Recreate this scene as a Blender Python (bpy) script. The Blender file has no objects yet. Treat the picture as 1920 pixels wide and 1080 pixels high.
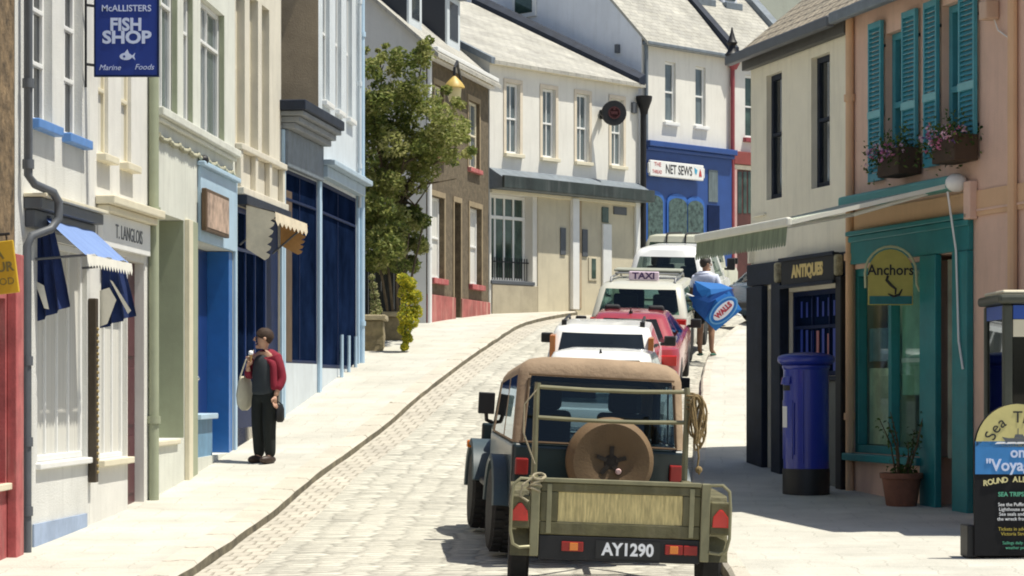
import bpy, bmesh, math, random
from mathutils import Vector, Matrix, noise
random.seed(7)
R = math.radians
SC = bpy.context.scene
COL = SC.collection

# ------------------------------------------------------------------ camera, world, sun
FPX = 4200.0            # focal length in photo pixels (1920 wide)
HZ = 720.0              # eye-level row of the photo
cam = bpy.data.cameras.new('camera')
cam.sensor_width = 36.0
cam.lens = 36.0 * FPX / 1920.0
cam.shift_y = (HZ - 540.0) / 1920.0
cam.clip_end = 600.0
cam_o = bpy.data.objects.new('camera', cam)
COL.objects.link(cam_o)
cam_o.location = (0, 0, 0)
cam_o.rotation_euler = (R(90), 0, 0)
SC.camera = cam_o

SUN_EL, SUN_TO = 69.0, Vector((0.985, -0.17))     # elevation; horizontal direction towards the sun
world = bpy.data.worlds.new('World')
SC.world = world
world.use_nodes = True
wn = world.node_tree
sky = wn.nodes.new('ShaderNodeTexSky')
sky.sky_type = 'NISHITA'
sky.sun_disc = False
sky.sun_elevation = R(SUN_EL)
sky.sun_rotation = math.atan2(SUN_TO.x, SUN_TO.y)
sky.air_density = 1.0
sky.dust_density = 1.2
wn.links.new(sky.outputs['Color'], wn.nodes['Background'].inputs['Color'])
wn.nodes['Background'].inputs['Strength'].default_value = 0.088
sl = bpy.data.lights.new('sun', 'SUN')
sl.energy = 4.9
sl.angle = R(0.5)
sl.color = (1.0, 0.95, 0.83)
sun_o = bpy.data.objects.new('sun', sl)
COL.objects.link(sun_o)
ts = Vector((SUN_TO.x * math.cos(R(SUN_EL)), SUN_TO.y * math.cos(R(SUN_EL)), math.sin(R(SUN_EL))))
sun_o.rotation_euler = ts.to_track_quat('Z', 'Y').to_euler()
sun_o.location = (20, 10, 40)
SC.view_settings.view_transform = 'Standard'
SC.view_settings.look = 'None'
SC.view_settings.exposure = 0.36
SC.cycles.filter_width = 1.9
SC.view_settings.gamma = 1.0

# ------------------------------------------------------------------ helpers
def P(px, py, Y):
    return Vector(((px - 960) / FPX * Y, Y, (HZ - py) / FPX * Y))

def lin(c):
    c = c / 255.0
    return c / 12.92 if c <= 0.04045 else ((c + 0.055) / 1.055) ** 2.4

def rgb(r, g, b, k=1.0):
    return (lin(r) * k, lin(g) * k, lin(b) * k)

MATS = {}
def M(name, col, rough=0.75, var=0.12, scale=3.0, bump=0.0, bscale=40.0, metal=0.0, spec=0.5, streak=0.0, coat=0.0, dirt=(0.18, 0.15, 0.11), stretch=(1, 1, 1)):
    m = bpy.data.materials.new(name)
    m.use_nodes = True
    nt = m.node_tree
    b = nt.nodes['Principled BSDF']
    b.inputs['Roughness'].default_value = rough
    b.inputs['Metallic'].default_value = metal
    b.inputs['Specular IOR Level'].default_value = spec
    if coat:
        b.inputs['Coat Weight'].default_value = coat
        b.inputs['Coat Roughness'].default_value = 0.08
    tc = nt.nodes.new('ShaderNodeTexCoord')
    mp = nt.nodes.new('ShaderNodeMapping')
    mp.inputs['Scale'].default_value = stretch
    nt.links.new(tc.outputs['Object'], mp.inputs['Vector'])
    def noise_n(sc, det, vec):
        n = nt.nodes.new('ShaderNodeTexNoise')
        n.inputs['Scale'].default_value = sc
        n.inputs['Detail'].default_value = det
        n.inputs['Roughness'].default_value = 0.65
        nt.links.new(vec, n.inputs['Vector'])
        return n
    n1 = noise_n(scale, 6, mp.outputs['Vector'])
    ra = nt.nodes.new('ShaderNodeValToRGB')
    ra.color_ramp.elements[0].position = 0.32
    ra.color_ramp.elements[1].position = 0.68
    lo = [max(0, c * (1 - var)) for c in col]
    hi = [min(0.9, c * (1 + var * 0.6)) for c in col]
    ra.color_ramp.elements[0].color = (*lo, 1)
    ra.color_ramp.elements[1].color = (*hi, 1)
    nt.links.new(n1.outputs['Fac'], ra.inputs['Fac'])
    out = ra.outputs['Color']
    if streak > 0:
        mp2 = nt.nodes.new('ShaderNodeMapping')
        mp2.inputs['Scale'].default_value = (5, 5, 0.55)
        nt.links.new(tc.outputs['Object'], mp2.inputs['Vector'])
        n2 = noise_n(1.4, 5, mp2.outputs['Vector'])
        r2 = nt.nodes.new('ShaderNodeMapRange')
        r2.inputs['From Min'].default_value = 0.5
        r2.inputs['From Max'].default_value = 0.8
        r2.inputs['To Min'].default_value = 0.0
        r2.inputs['To Max'].default_value = streak
        nt.links.new(n2.outputs['Fac'], r2.inputs['Value'])
        mx = nt.nodes.new('ShaderNodeMix')
        mx.data_type = 'RGBA'
        nt.links.new(r2.outputs['Result'], mx.inputs['Factor'])
        nt.links.new(out, mx.inputs[6])
        mx.inputs[7].default_value = (*[c * 0.45 + d * 0.4 for c, d in zip(col, dirt)], 1)
        out = mx.outputs[2]
    nt.links.new(out, b.inputs['Base Color'])
    if bump > 0:
        n3 = noise_n(bscale, 4, mp.outputs['Vector'])
        bp = nt.nodes.new('ShaderNodeBump')
        bp.inputs['Strength'].default_value = bump
        bp.inputs['Distance'].default_value = 0.02
        nt.links.new(n3.outputs['Fac'], bp.inputs['Height'])
        nt.links.new(bp.outputs['Normal'], b.inputs['Normal'])
    MATS[name] = m
    return m

def brick_mat(name, c1, c2, mortar, bw, rh, ms=0.012, rough=0.85, bump=0.4, blotch=0.25, bias=0.0, bscale=18, streaks=0.0):
    """courses laid by a brick texture on the mesh's UVs (metres)"""
    m = bpy.data.materials.new(name)
    m.use_nodes = True
    nt = m.node_tree
    b = nt.nodes['Principled BSDF']
    b.inputs['Roughness'].default_value = rough
    b.inputs['Specular IOR Level'].default_value = 0.3
    uv = nt.nodes.new('ShaderNodeUVMap')
    dn = nt.nodes.new('ShaderNodeTexNoise')
    dn.inputs['Scale'].default_value = 5.0
    dn.inputs['Detail'].default_value = 3
    nt.links.new(uv.outputs['UV'], dn.inputs['Vector'])
    vm = nt.nodes.new('ShaderNodeVectorMath')
    vm.operation = 'MULTIPLY_ADD'
    nt.links.new(dn.outputs['Color'], vm.inputs[0])
    vm.inputs[1].default_value = (bw * 0.25, rh * 0.35, 0)
    nt.links.new(uv.outputs['UV'], vm.inputs[2])
    br = nt.nodes.new('ShaderNodeTexBrick')
    br.inputs['Scale'].default_value = 1.0
    br.inputs['Brick Width'].default_value = bw
    br.inputs['Row Height'].default_value = rh
    br.inputs['Mortar Size'].default_value = ms
    br.inputs['Mortar Smooth'].default_value = 0.4
    br.inputs['Bias'].default_value = bias
    br.inputs['Color1'].default_value = (*c1, 1)
    br.inputs['Color2'].default_value = (*c2, 1)
    br.inputs['Mortar'].default_value = (*mortar, 1)
    nt.links.new(vm.outputs['Vector'], br.inputs['Vector'])
    n = nt.nodes.new('ShaderNodeTexNoise')
    n.inputs['Scale'].default_value = 0.9
    n.inputs['Detail'].default_value = 8
    n.inputs['Roughness'].default_value = 0.7
    nt.links.new(uv.outputs['UV'], n.inputs['Vector'])
    mr = nt.nodes.new('ShaderNodeMapRange')
    mr.inputs['From Min'].default_value = 0.3
    mr.inputs['From Max'].default_value = 0.7
    mr.inputs['To Min'].default_value = 1.0 - blotch
    mr.inputs['To Max'].default_value = 1.0 + blotch * 0.5
    nt.links.new(n.outputs['Fac'], mr.inputs['Value'])
    mu = nt.nodes.new('ShaderNodeVectorMath')
    mu.operation = 'SCALE'
    nt.links.new(br.outputs['Color'], mu.inputs[0])
    nt.links.new(mr.outputs['Result'], mu.inputs['Scale'])
    outc = mu.outputs['Vector']
    if streaks > 0:      # worn darker courses running across the street
        mp = nt.nodes.new('ShaderNodeMapping')
        mp.inputs['Scale'].default_value = (.9, 4.2, 1)
        nt.links.new(uv.outputs['UV'], mp.inputs['Vector'])
        ns = nt.nodes.new('ShaderNodeTexNoise')
        ns.inputs['Scale'].default_value = 1.6
        ns.inputs['Detail'].default_value = 6
        ns.inputs['Roughness'].default_value = .7
        nt.links.new(mp.outputs['Vector'], ns.inputs['Vector'])
        ms_ = nt.nodes.new('ShaderNodeMapRange')
        ms_.inputs['From Min'].default_value = .52
        ms_.inputs['From Max'].default_value = .72
        ms_.inputs['To Min'].default_value = 1.0
        ms_.inputs['To Max'].default_value = 1.0 - streaks
        nt.links.new(ns.outputs['Fac'], ms_.inputs['Value'])
        m2 = nt.nodes.new('ShaderNodeVectorMath')
        m2.operation = 'SCALE'
        nt.links.new(outc, m2.inputs[0])
        nt.links.new(ms_.outputs['Result'], m2.inputs['Scale'])
        outc = m2.outputs['Vector']
    nt.links.new(outc, b.inputs['Base Color'])
    n2 = nt.nodes.new('ShaderNodeTexNoise')
    n2.inputs['Scale'].default_value = bscale
    n2.inputs['Detail'].default_value = 5
    nt.links.new(uv.outputs['UV'], n2.inputs['Vector'])
    ad = nt.nodes.new('ShaderNodeMath')
    ad.operation = 'MULTIPLY_ADD'
    nt.links.new(br.outputs['Fac'], ad.inputs[0])
    ad.inputs[1].default_value = -0.8
    nt.links.new(n2.outputs['Fac'], ad.inputs[2])
    bp = nt.nodes.new('ShaderNodeBump')
    bp.inputs['Strength'].default_value = bump
    bp.inputs['Distance'].default_value = 0.03
    nt.links.new(ad.outputs['Value'], bp.inputs['Height'])
    nt.links.new(bp.outputs['Normal'], b.inputs['Normal'])
    MATS[name] = m
    return m

def leaf_mat(name, col, var=0.3):
    """leaves: diffuse with some light let through"""
    m = M(name, col, .6, var, 5)
    nt = m.node_tree
    b = nt.nodes['Principled BSDF']
    o = [nd for nd in nt.nodes if nd.type == 'OUTPUT_MATERIAL'][0]
    tl = nt.nodes.new('ShaderNodeBsdfTranslucent')
    src = b.inputs['Base Color'].links[0].from_socket
    nt.links.new(src, tl.inputs['Color'])
    b.inputs['Specular IOR Level'].default_value = .3
    mx = nt.nodes.new('ShaderNodeMixShader')
    mx.inputs['Fac'].default_value = .42
    nt.links.new(b.outputs['BSDF'], mx.inputs[1])
    nt.links.new(tl.outputs['BSDF'], mx.inputs[2])
    nt.links.new(mx.outputs['Shader'], o.inputs['Surface'])
    return m

def glass_mat(name, tint=(0.55, 0.62, 0.60), ior=1.5, rough=0.02):
    """see-through car or shop glass"""
    m = bpy.data.materials.new(name)
    m.use_nodes = True
    nt = m.node_tree
    for nd in list(nt.nodes):
        if nd.type == 'BSDF_PRINCIPLED':
            nt.nodes.remove(nd)
    o = [nd for nd in nt.nodes if nd.type == 'OUTPUT_MATERIAL'][0]
    tr = nt.nodes.new('ShaderNodeBsdfTransparent')
    tr.inputs['Color'].default_value = (*tint, 1)
    gl = nt.nodes.new('ShaderNodeBsdfGlossy')
    gl.inputs['Roughness'].default_value = rough
    gl.inputs['Color'].default_value = (0.9, 0.95, 1, 1)
    fr = nt.nodes.new('ShaderNodeFresnel')
    geo = nt.nodes.new('ShaderNodeNewGeometry')      # same reflectance from either side of a thin pane
    mi = nt.nodes.new('ShaderNodeMapRange')
    mi.inputs['To Min'].default_value = ior
    mi.inputs['To Max'].default_value = 1.0 / ior
    nt.links.new(geo.outputs['Backfacing'], mi.inputs['Value'])
    nt.links.new(mi.outputs['Result'], fr.inputs['IOR'])
    mx = nt.nodes.new('ShaderNodeMixShader')
    nt.links.new(fr.outputs['Fac'], mx.inputs['Fac'])
    nt.links.new(tr.outputs['BSDF'], mx.inputs[1])
    nt.links.new(gl.outputs['BSDF'], mx.inputs[2])
    nt.links.new(mx.outputs['Shader'], o.inputs['Surface'])
    MATS[name] = m
    return m

def sett_mat(name):
    """irregular granite setts: stretched cells with worn joints and streaky wear"""
    m = bpy.data.materials.new(name)
    m.use_nodes = True
    nt = m.node_tree
    b = nt.nodes['Principled BSDF']
    b.inputs['Roughness'].default_value = .85
    b.inputs['Specular IOR Level'].default_value = .3
    uv = nt.nodes.new('ShaderNodeUVMap')
    def mapping(sc):
        mp = nt.nodes.new('ShaderNodeMapping')
        mp.inputs['Scale'].default_value = sc
        nt.links.new(uv.outputs['UV'], mp.inputs['Vector'])
        return mp.outputs['Vector']
    def nz(sc, det, vec):
        n = nt.nodes.new('ShaderNodeTexNoise')
        n.inputs['Scale'].default_value = sc
        n.inputs['Detail'].default_value = det
        n.inputs['Roughness'].default_value = .7
        nt.links.new(vec, n.inputs['Vector'])
        return n.outputs['Fac']
    def mr(v, a, c, lo, hi):
        n = nt.nodes.new('ShaderNodeMapRange')
        for k_, q in (('From Min', a), ('From Max', c), ('To Min', lo), ('To Max', hi)):
            n.inputs[k_].default_value = q
        nt.links.new(v, n.inputs['Value'])
        return n.outputs['Result']
    cells = mapping((3.6, 6.4, 1))
    vd = nt.nodes.new('ShaderNodeTexVoronoi')
    vd.voronoi_dimensions = '2D'
    vd.feature = 'DISTANCE_TO_EDGE'
    vd.inputs['Randomness'].default_value = .55
    vd.inputs['Scale'].default_value = 1
    nt.links.new(cells, vd.inputs['Vector'])
    vc = nt.nodes.new('ShaderNodeTexVoronoi')
    vc.voronoi_dimensions = '2D'
    vc.inputs['Randomness'].default_value = .55
    vc.inputs['Scale'].default_value = 1
    nt.links.new(cells, vc.inputs['Vector'])
    sep = nt.nodes.new('ShaderNodeSeparateColor')
    nt.links.new(vc.outputs['Color'], sep.inputs['Color'])
    joint = mr(vd.outputs['Distance'], .02, .16, .74, 1.0)
    stone = mr(sep.outputs[0], 0, 1, .86, 1.06)
    patch = mr(nz(.7, 8, uv.outputs['UV']), .35, .65, .80, 1.08)
    streak = mr(nz(1.5, 6, mapping((.8, 4.0, 1))), .50, .72, 1.0, .62)
    acc = joint
    for f in (stone, patch, streak):
        mu = nt.nodes.new('ShaderNodeMath')
        mu.operation = 'MULTIPLY'
        nt.links.new(acc, mu.inputs[0])
        nt.links.new(f, mu.inputs[1])
        acc = mu.outputs['Value']
    sc = nt.nodes.new('ShaderNodeVectorMath')
    sc.operation = 'SCALE'
    sc.inputs[0].default_value = (.56, .54, .465)
    nt.links.new(acc, sc.inputs['Scale'])
    nt.links.new(sc.outputs['Vector'], b.inputs['Base Color'])
    hd = mr(vd.outputs['Distance'], 0, .3, 0, 1)
    ad = nt.nodes.new('ShaderNodeMath')
    ad.operation = 'MULTIPLY_ADD'
    nt.links.new(sep.outputs[1], ad.inputs[0])
    ad.inputs[1].default_value = .5
    nt.links.new(hd, ad.inputs[2])
    ad2 = nt.nodes.new('ShaderNodeMath')
    ad2.operation = 'MULTIPLY_ADD'
    nt.links.new(nz(9, 4, uv.outputs['UV']), ad2.inputs[0])
    ad2.inputs[1].default_value = .9
    nt.links.new(ad.outputs['Value'], ad2.inputs[2])
    bp = nt.nodes.new('ShaderNodeBump')
    bp.inputs['Strength'].default_value = .9
    bp.inputs['Distance'].default_value = .03
    nt.links.new(ad2.outputs['Value'], bp.inputs['Height'])
    nt.links.new(bp.outputs['Normal'], b.inputs['Normal'])
    MATS[name] = m
    return m

class MB:
    def __init__(s):
        s.v, s.f, s.uv, s.mi = [], [], {}, []
    def add(s, vs, fs, uvs=None):
        o = len(s.v)
        s.v += [Vector(p) for p in vs]
        for i, f in enumerate(fs):
            s.f.append([o + k for k in f])
            if uvs:
                s.uv[len(s.f) - 1] = uvs[i]
    def quad(s, a, b, c, d, uv=None):
        s.add([a, b, c, d], [(0, 1, 2, 3)], [uv] if uv else None)
    def hexa(s, p):
        """p: 8 points, bottom ring 0-3 then top ring 4-7"""
        s.add(p, [(3, 2, 1, 0), (4, 5, 6, 7), (0, 1, 5, 4), (1, 2, 6, 5), (2, 3, 7, 6), (3, 0, 4, 7)])
    def box(s, lo, hi, T=None):
        x0, y0, z0 = lo
        x1, y1, z1 = hi
        p = [Vector(q) for q in ((x0, y0, z0), (x1, y0, z0), (x1, y1, z0), (x0, y1, z0), (x0, y0, z1), (x1, y0, z1), (x1, y1, z1), (x0, y1, z1))]
        if T is not None:
            p = [T @ q for q in p]
        s.hexa(p)
    def cbox(s, c, d, T=None):
        s.box([c[i] - d[i] / 2 for i in range(3)], [c[i] + d[i] / 2 for i in range(3)], T)
    def tube(s, path, r, n=8, closed=False, flat=None):
        path = [Vector(p) for p in path]
        k = len(path)
        rs = r if isinstance(r, (list, tuple)) else [r] * k
        rings = []
        prev = None
        for i, p in enumerate(path):
            if closed:
                d = path[(i + 1) % k] - path[i - 1]
            else:
                d = path[min(i + 1, k - 1)] - path[max(i - 1, 0)]
            d.normalize()
            if prev is None:
                a = d.orthogonal().normalized()
            else:
                a = prev - d * prev.dot(d)
                a = a.normalized() if a.length > 1e-6 else d.orthogonal().normalized()
            prev = a
            b = d.cross(a)
            rings.append([p + (a * math.cos(2 * math.pi * j / n) + b * math.sin(2 * math.pi * j / n)) * rs[i] for j in range(n)])
        s.loft(rings, caps=not closed, wrap=closed)
    def loft(s, rings, caps=True, wrap=False):
        n = len(rings[0])
        vs = [p for rg in rings for p in rg]
        fs = []
        k = len(rings)
        for i in range(k if wrap else k - 1):
            i2 = (i + 1) % k
            for j in range(n):
                j2 = (j + 1) % n
                fs.append((i * n + j, i * n + j2, i2 * n + j2, i2 * n + j))
        if caps and not wrap:
            fs.append(tuple(range(n - 1, -1, -1)))
            fs.append(tuple((k - 1) * n + j for j in range(n)))
        s.add(vs, fs)
    def lathe(s, prof, n=24, T=None):
        """prof: (r, z) pairs about local z"""
        rings = []
        for r, z in prof:
            rg = [Vector((r * math.cos(2 * math.pi * j / n), r * math.sin(2 * math.pi * j / n), z)) for j in range(n)]
            if T is not None:
                rg = [T @ p for p in rg]
            rings.append(rg)
        s.loft(rings)
    def prism(s, poly, T, d):
        """poly: 2-D outline in local x,z of T; extruded from y=0 to y=d"""
        n = len(poly)
        a = [T @ Vector((x, 0, z)) for x, z in poly]
        b = [T @ Vector((x, d, z)) for x, z in poly]
        s.add(a + b, [tuple(range(n)), tuple(range(2 * n - 1, n - 1, -1))] + [(i, i + n, (i + 1) % n + n, (i + 1) % n) for i in range(n)])
    def ball(s, c, r, n=12, T=None, sq=(1, 1, 1)):
        rings = []
        for i in range(1, n):
            t = math.pi * i / n
            rg = [Vector((c[0] + sq[0] * r * math.sin(t) * math.cos(2 * math.pi * j / n), c[1] + sq[1] * r * math.sin(t) * math.sin(2 * math.pi * j / n), c[2] - sq[2] * r * math.cos(t))) for j in range(n)]
            if T is not None:
                rg = [T @ p for p in rg]
            rings.append(rg)
        s.loft(rings)
    def build(s, name, mat, parent=None, bevel=0.0, smooth=False, segs=2, org=None, sub=0):
        me = bpy.data.meshes.new(name)
        if org is None:
            org = ORG.get(parent.name, Vector((0, 0, 0))) if parent is not None else Vector((0, 0, 0))
        me.from_pydata([p - org for p in s.v], [], s.f)
        if s.uv:
            ul = me.uv_layers.new(name='UVMap')
            for pi, pl in enumerate(me.polygons):
                if pi in s.uv:
                    for li, uvc in zip(pl.loop_indices, s.uv[pi]):
                        ul.data[li].uv = uvc
        for mm in (mat if isinstance(mat, (list, tuple)) else [mat]):
            me.materials.append(mm)
        me.validate()
        bm = bmesh.new()
        bm.from_mesh(me)
        if not s.uv:
            bmesh.ops.recalc_face_normals(bm, faces=bm.faces)
        bm.to_mesh(me)
        bm.free()
        o = bpy.data.objects.new(name, me)
        COL.objects.link(o)
        if parent is not None:
            o.parent = parent
            ORG[o.name] = org
        if smooth:
            me.polygons.foreach_set('use_smooth', [True] * len(me.polygons))
            me.set_sharp_from_angle(angle=R(38))
        if bevel > 0:
            bv = o.modifiers.new('bevel', 'BEVEL')
            bv.width = bevel
            bv.segments = segs
            bv.limit_method = 'ANGLE'
            bv.angle_limit = R(35)
        if sub:
            sb = o.modifiers.new('subsurf', 'SUBSURF')
            sb.levels = sb.render_levels = sub
        return o

ORG = {}
def thing(name, label, cat, loc, rot=(0, 0, 0), group=None, local=False):
    o = bpy.data.objects.new(name, None)
    COL.objects.link(o)
    o.empty_display_size = 0.2
    o.location = loc
    o.rotation_euler = rot
    o['label'] = label
    o['category'] = cat
    if group:
        o['group'] = group
    ORG[o.name] = Vector((0, 0, 0)) if local else Vector(loc)
    return o

def tag(o, label, cat, group=None):
    o['label'] = label
    o['category'] = cat
    if group:
        o['group'] = group
    return o

def structure(o, kind='structure'):
    o['kind'] = kind
    return o

def text_mesh(body, size, T, ext=0.002, align='CENTER', sx=1.0, offs=0.0, shear=0.0, space=1.0):
    """lettering laid in local x (right), z (up) of matrix T, facing local -y"""
    cu = bpy.data.curves.new('lettering', 'FONT')
    cu.body = body
    cu.size = size
    cu.extrude = ext
    cu.offset = offs
    cu.shear = shear
    cu.space_character = space
    cu.align_x = align
    cu.align_y = 'CENTER'
    cu.resolution_u = 3
    ob = bpy.data.objects.new('lettering', cu)
    COL.objects.link(ob)
    dg = bpy.context.evaluated_depsgraph_get()
    dg.update()
    me = bpy.data.meshes.new_from_object(ob.evaluated_get(dg))
    bpy.data.objects.remove(ob)
    bpy.data.curves.remove(cu)
    S = Matrix.Diagonal((sx, 1, 1, 1))
    me.transform(T @ Matrix.Rotation(R(90), 4, 'X') @ S)
    return me

def text(name, body, size, T, mat, parent, **k):
    me = text_mesh(body, size, T, **k)
    org = ORG.get(parent.name, Vector((0, 0, 0)))
    me.transform(Matrix.Translation(-org))
    me.materials.clear()
    me.materials.append(mat)
    o = bpy.data.objects.new(name, me)
    COL.objects.link(o)
    o.parent = parent
    ORG[o.name] = org
    return o

def texts(name, items, T, mat, parent):
    """several lines as one mesh: items = (string, size, x, z, kwargs)"""
    bm = bmesh.new()
    for body, size, x, z, k in items:
        rot = k.pop('rot', 0.0)
        me = text_mesh(body, size, T @ Matrix.Translation((x, 0, z)) @ Matrix.Rotation(-rot, 4, 'Y'), **k)
        bm.from_mesh(me)
        bpy.data.meshes.remove(me)
    me = bpy.data.meshes.new(name)
    org = ORG.get(parent.name, Vector((0, 0, 0)))
    bm.to_mesh(me)
    bm.free()
    me.transform(Matrix.Translation(-org))
    me.materials.append(mat)
    o = bpy.data.objects.new(name, me)
    COL.objects.link(o)
    o.parent = parent
    ORG[o.name] = org
    return o

def interp(pts, x):
    if x <= pts[0][0]:
        a, b = pts[0], pts[1]
        return a[1] + (b[1] - a[1]) / (b[0] - a[0]) * (x - a[0])
    if x >= pts[-1][0]:
        a, b = pts[-2], pts[-1]
        return b[1] + (b[1] - a[1]) / (b[0] - a[0]) * (x - b[0])
    for i in range(len(pts) - 1):
        if pts[i][0] <= x <= pts[i + 1][0]:
            x0, y0 = pts[i]
            x1, y1 = pts[i + 1]
            h = x1 - x0
            d = (y1 - y0) / h
            dl = (y0 - pts[i - 1][1]) / (x0 - pts[i - 1][0]) if i > 0 else d
            dr = (pts[i + 2][1] - y1) / (pts[i + 2][0] - x1) if i + 2 < len(pts) else d
            m0, m1 = (d + dl) / 2, (d + dr) / 2
            t = (x - x0) / h
            return (2 * t**3 - 3 * t**2 + 1) * y0 + (t**3 - 2 * t**2 + t) * h * m0 + (-2 * t**3 + 3 * t**2) * y1 + (t**3 - t**2) * h * m1

class Fac:
    """a vertical facade from A (near) to B (far); w grows towards the street"""
    def __init__(s, A, B, side):
        s.A, s.B = Vector(A), Vector(B)
        s.t = (s.B - s.A).normalized()
        s.n = Vector((s.t.y, -s.t.x)) * side
        s.L = (s.B - s.A).length
    def pt(s, u, w, z):
        p = s.A + s.t * u + s.n * w
        return Vector((p.x, p.y, z))
    def u(s, px, w=0.0):
        k = (px - 960) / FPX
        a = s.A + s.n * w
        return (k * a.y - a.x) / (s.t.x - k * s.t.y)
    def z(s, px, py, w=0.0):
        y = (s.A + s.n * w + s.t * s.u(px, w)).y
        return (HZ - py) / FPX * y
    def T(s, u, w, z):
        """frame on the facade: local x runs to the viewer's right when facing it, -y points outwards"""
        right = s.t if s.n.x * s.t.y - s.n.y * s.t.x > 0 else -s.t
        out = s.n
        p = s.pt(u, w, z)
        return Matrix(((right.x, -out.x, 0, p.x), (right.y, -out.y, 0, p.y), (0, 0, 1, p.z), (0, 0, 0, 1)))

def fbox(mb, F, u0, u1, w0, w1, z0, z1):
    mb.hexa([F.pt(u0, w0, z0), F.pt(u1, w0, z0), F.pt(u1, w1, z0), F.pt(u0, w1, z0), F.pt(u0, w0, z1), F.pt(u1, w0, z1), F.pt(u1, w1, z1), F.pt(u0, w1, z1)])

def wall(F, root, mat, u0, u1, z0, z1, ops, D=5.0, name='wall', ends=True, gable=None):
    """front wall with real openings (u0,u1,z0,z1,depth), end walls and back; gable = ridge height"""
    mb = MB()
    us = sorted(set([u0, u1] + [min(max(o[i], u0), u1) for o in ops for i in (0, 1)]))
    zs = sorted(set([z0, z1] + [min(max(o[i], z0), z1) for o in ops for i in (2, 3)]))
    def q(pts, uv):
        mb.quad(*pts, uv=uv)
    for i in range(len(us) - 1):
        for j in range(len(zs) - 1):
            a, b, c, d = us[i], us[i + 1], zs[j], zs[j + 1]
            if b - a < 1e-5 or d - c < 1e-5:
                continue
            um, zm = (a + b) / 2, (c + d) / 2
            if any(o[0] < um < o[1] and o[2] < zm < o[3] for o in ops):
                continue
            q([F.pt(a, 0, c), F.pt(b, 0, c), F.pt(b, 0, d), F.pt(a, 0, d)], [(a, c), (b, c), (b, d), (a, d)])
    for o in ops:
        a, b, c, d, w = o[:5]
        w = -w
        q([F.pt(a, 0, c), F.pt(a, w, c), F.pt(a, w, d), F.pt(a, 0, d)], [(0, c), (w, c), (w, d), (0, d)])
        q([F.pt(b, 0, c), F.pt(b, w, c), F.pt(b, w, d), F.pt(b, 0, d)], [(0, c), (w, c), (w, d), (0, d)])
        q([F.pt(a, 0, d), F.pt(b, 0, d), F.pt(b, w, d), F.pt(a, w, d)], [(a, 0), (b, 0), (b, w), (a, w)])
        q([F.pt(a, 0, c), F.pt(b, 0, c), F.pt(b, w, c), F.pt(a, w, c)], [(a, 0), (b, 0), (b, w), (a, w)])
    if ends:
        for u in (u0, u1):
            q([F.pt(u, 0, z0), F.pt(u, -D, z0), F.pt(u, -D, z1), F.pt(u, 0, z1)], [(0, z0), (D, z0), (D, z1), (0, z1)])
            if gable:
                mb.add([F.pt(u, 0, z1), F.pt(u, -D, z1), F.pt(u, -D / 2, gable)], [(0, 1, 2)], [[(0, z1), (D, z1), (D / 2, gable)]])
        q([F.pt(u0, -D, z0), F.pt(u1, -D, z0), F.pt(u1, -D, z1), F.pt(u0, -D, z1)], [(u0, z0), (u1, z0), (u1, z1), (u0, z1)])
    return mb.build(name, mat, root)

def roof(F, root, mat, u0, u1, ze, zr, D, over=0.18, name='roof', ov_end=0.08, th=0.09):
    mb = MB()
    h = D / 2
    s = (zr - ze) / h
    L = math.hypot(h + over, (zr - ze) + over * s)
    for sgn in (0, 1):
        def pt(u, w, z):
            return F.pt(u, w if sgn == 0 else -D - w, z)
        a0, a1 = u0 - ov_end, u1 + ov_end
        zl = ze - over * s
        # top sheet, drawn in slate courses, with a thickness
        mb.quad(pt(a0, over, zl + th), pt(a1, over, zl + th), pt(a1, -h, zr + th), pt(a0, -h, zr + th), uv=[(a0, 0), (a1, 0), (a1, L), (a0, L)])
        mb.quad(pt(a0, over, zl), pt(a1, over, zl), pt(a1, -h, zr), pt(a0, -h, zr), uv=[(a0, 0), (a1, 0), (a1, L), (a0, L)])
        mb.quad(pt(a0, over, zl), pt(a1, over, zl), pt(a1, over, zl + th), pt(a0, over, zl + th), uv=[(a0, 0), (a1, 0), (a1, .09), (a0, .09)])
        for a in (a0, a1):
            mb.quad(pt(a, over, zl), pt(a, -h, zr), pt(a, -h, zr + th), pt(a, over, zl + th), uv=[(0, 0), (L, 0), (L, .09), (0, .09)])
    return mb.build(name, mat, root)

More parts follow.
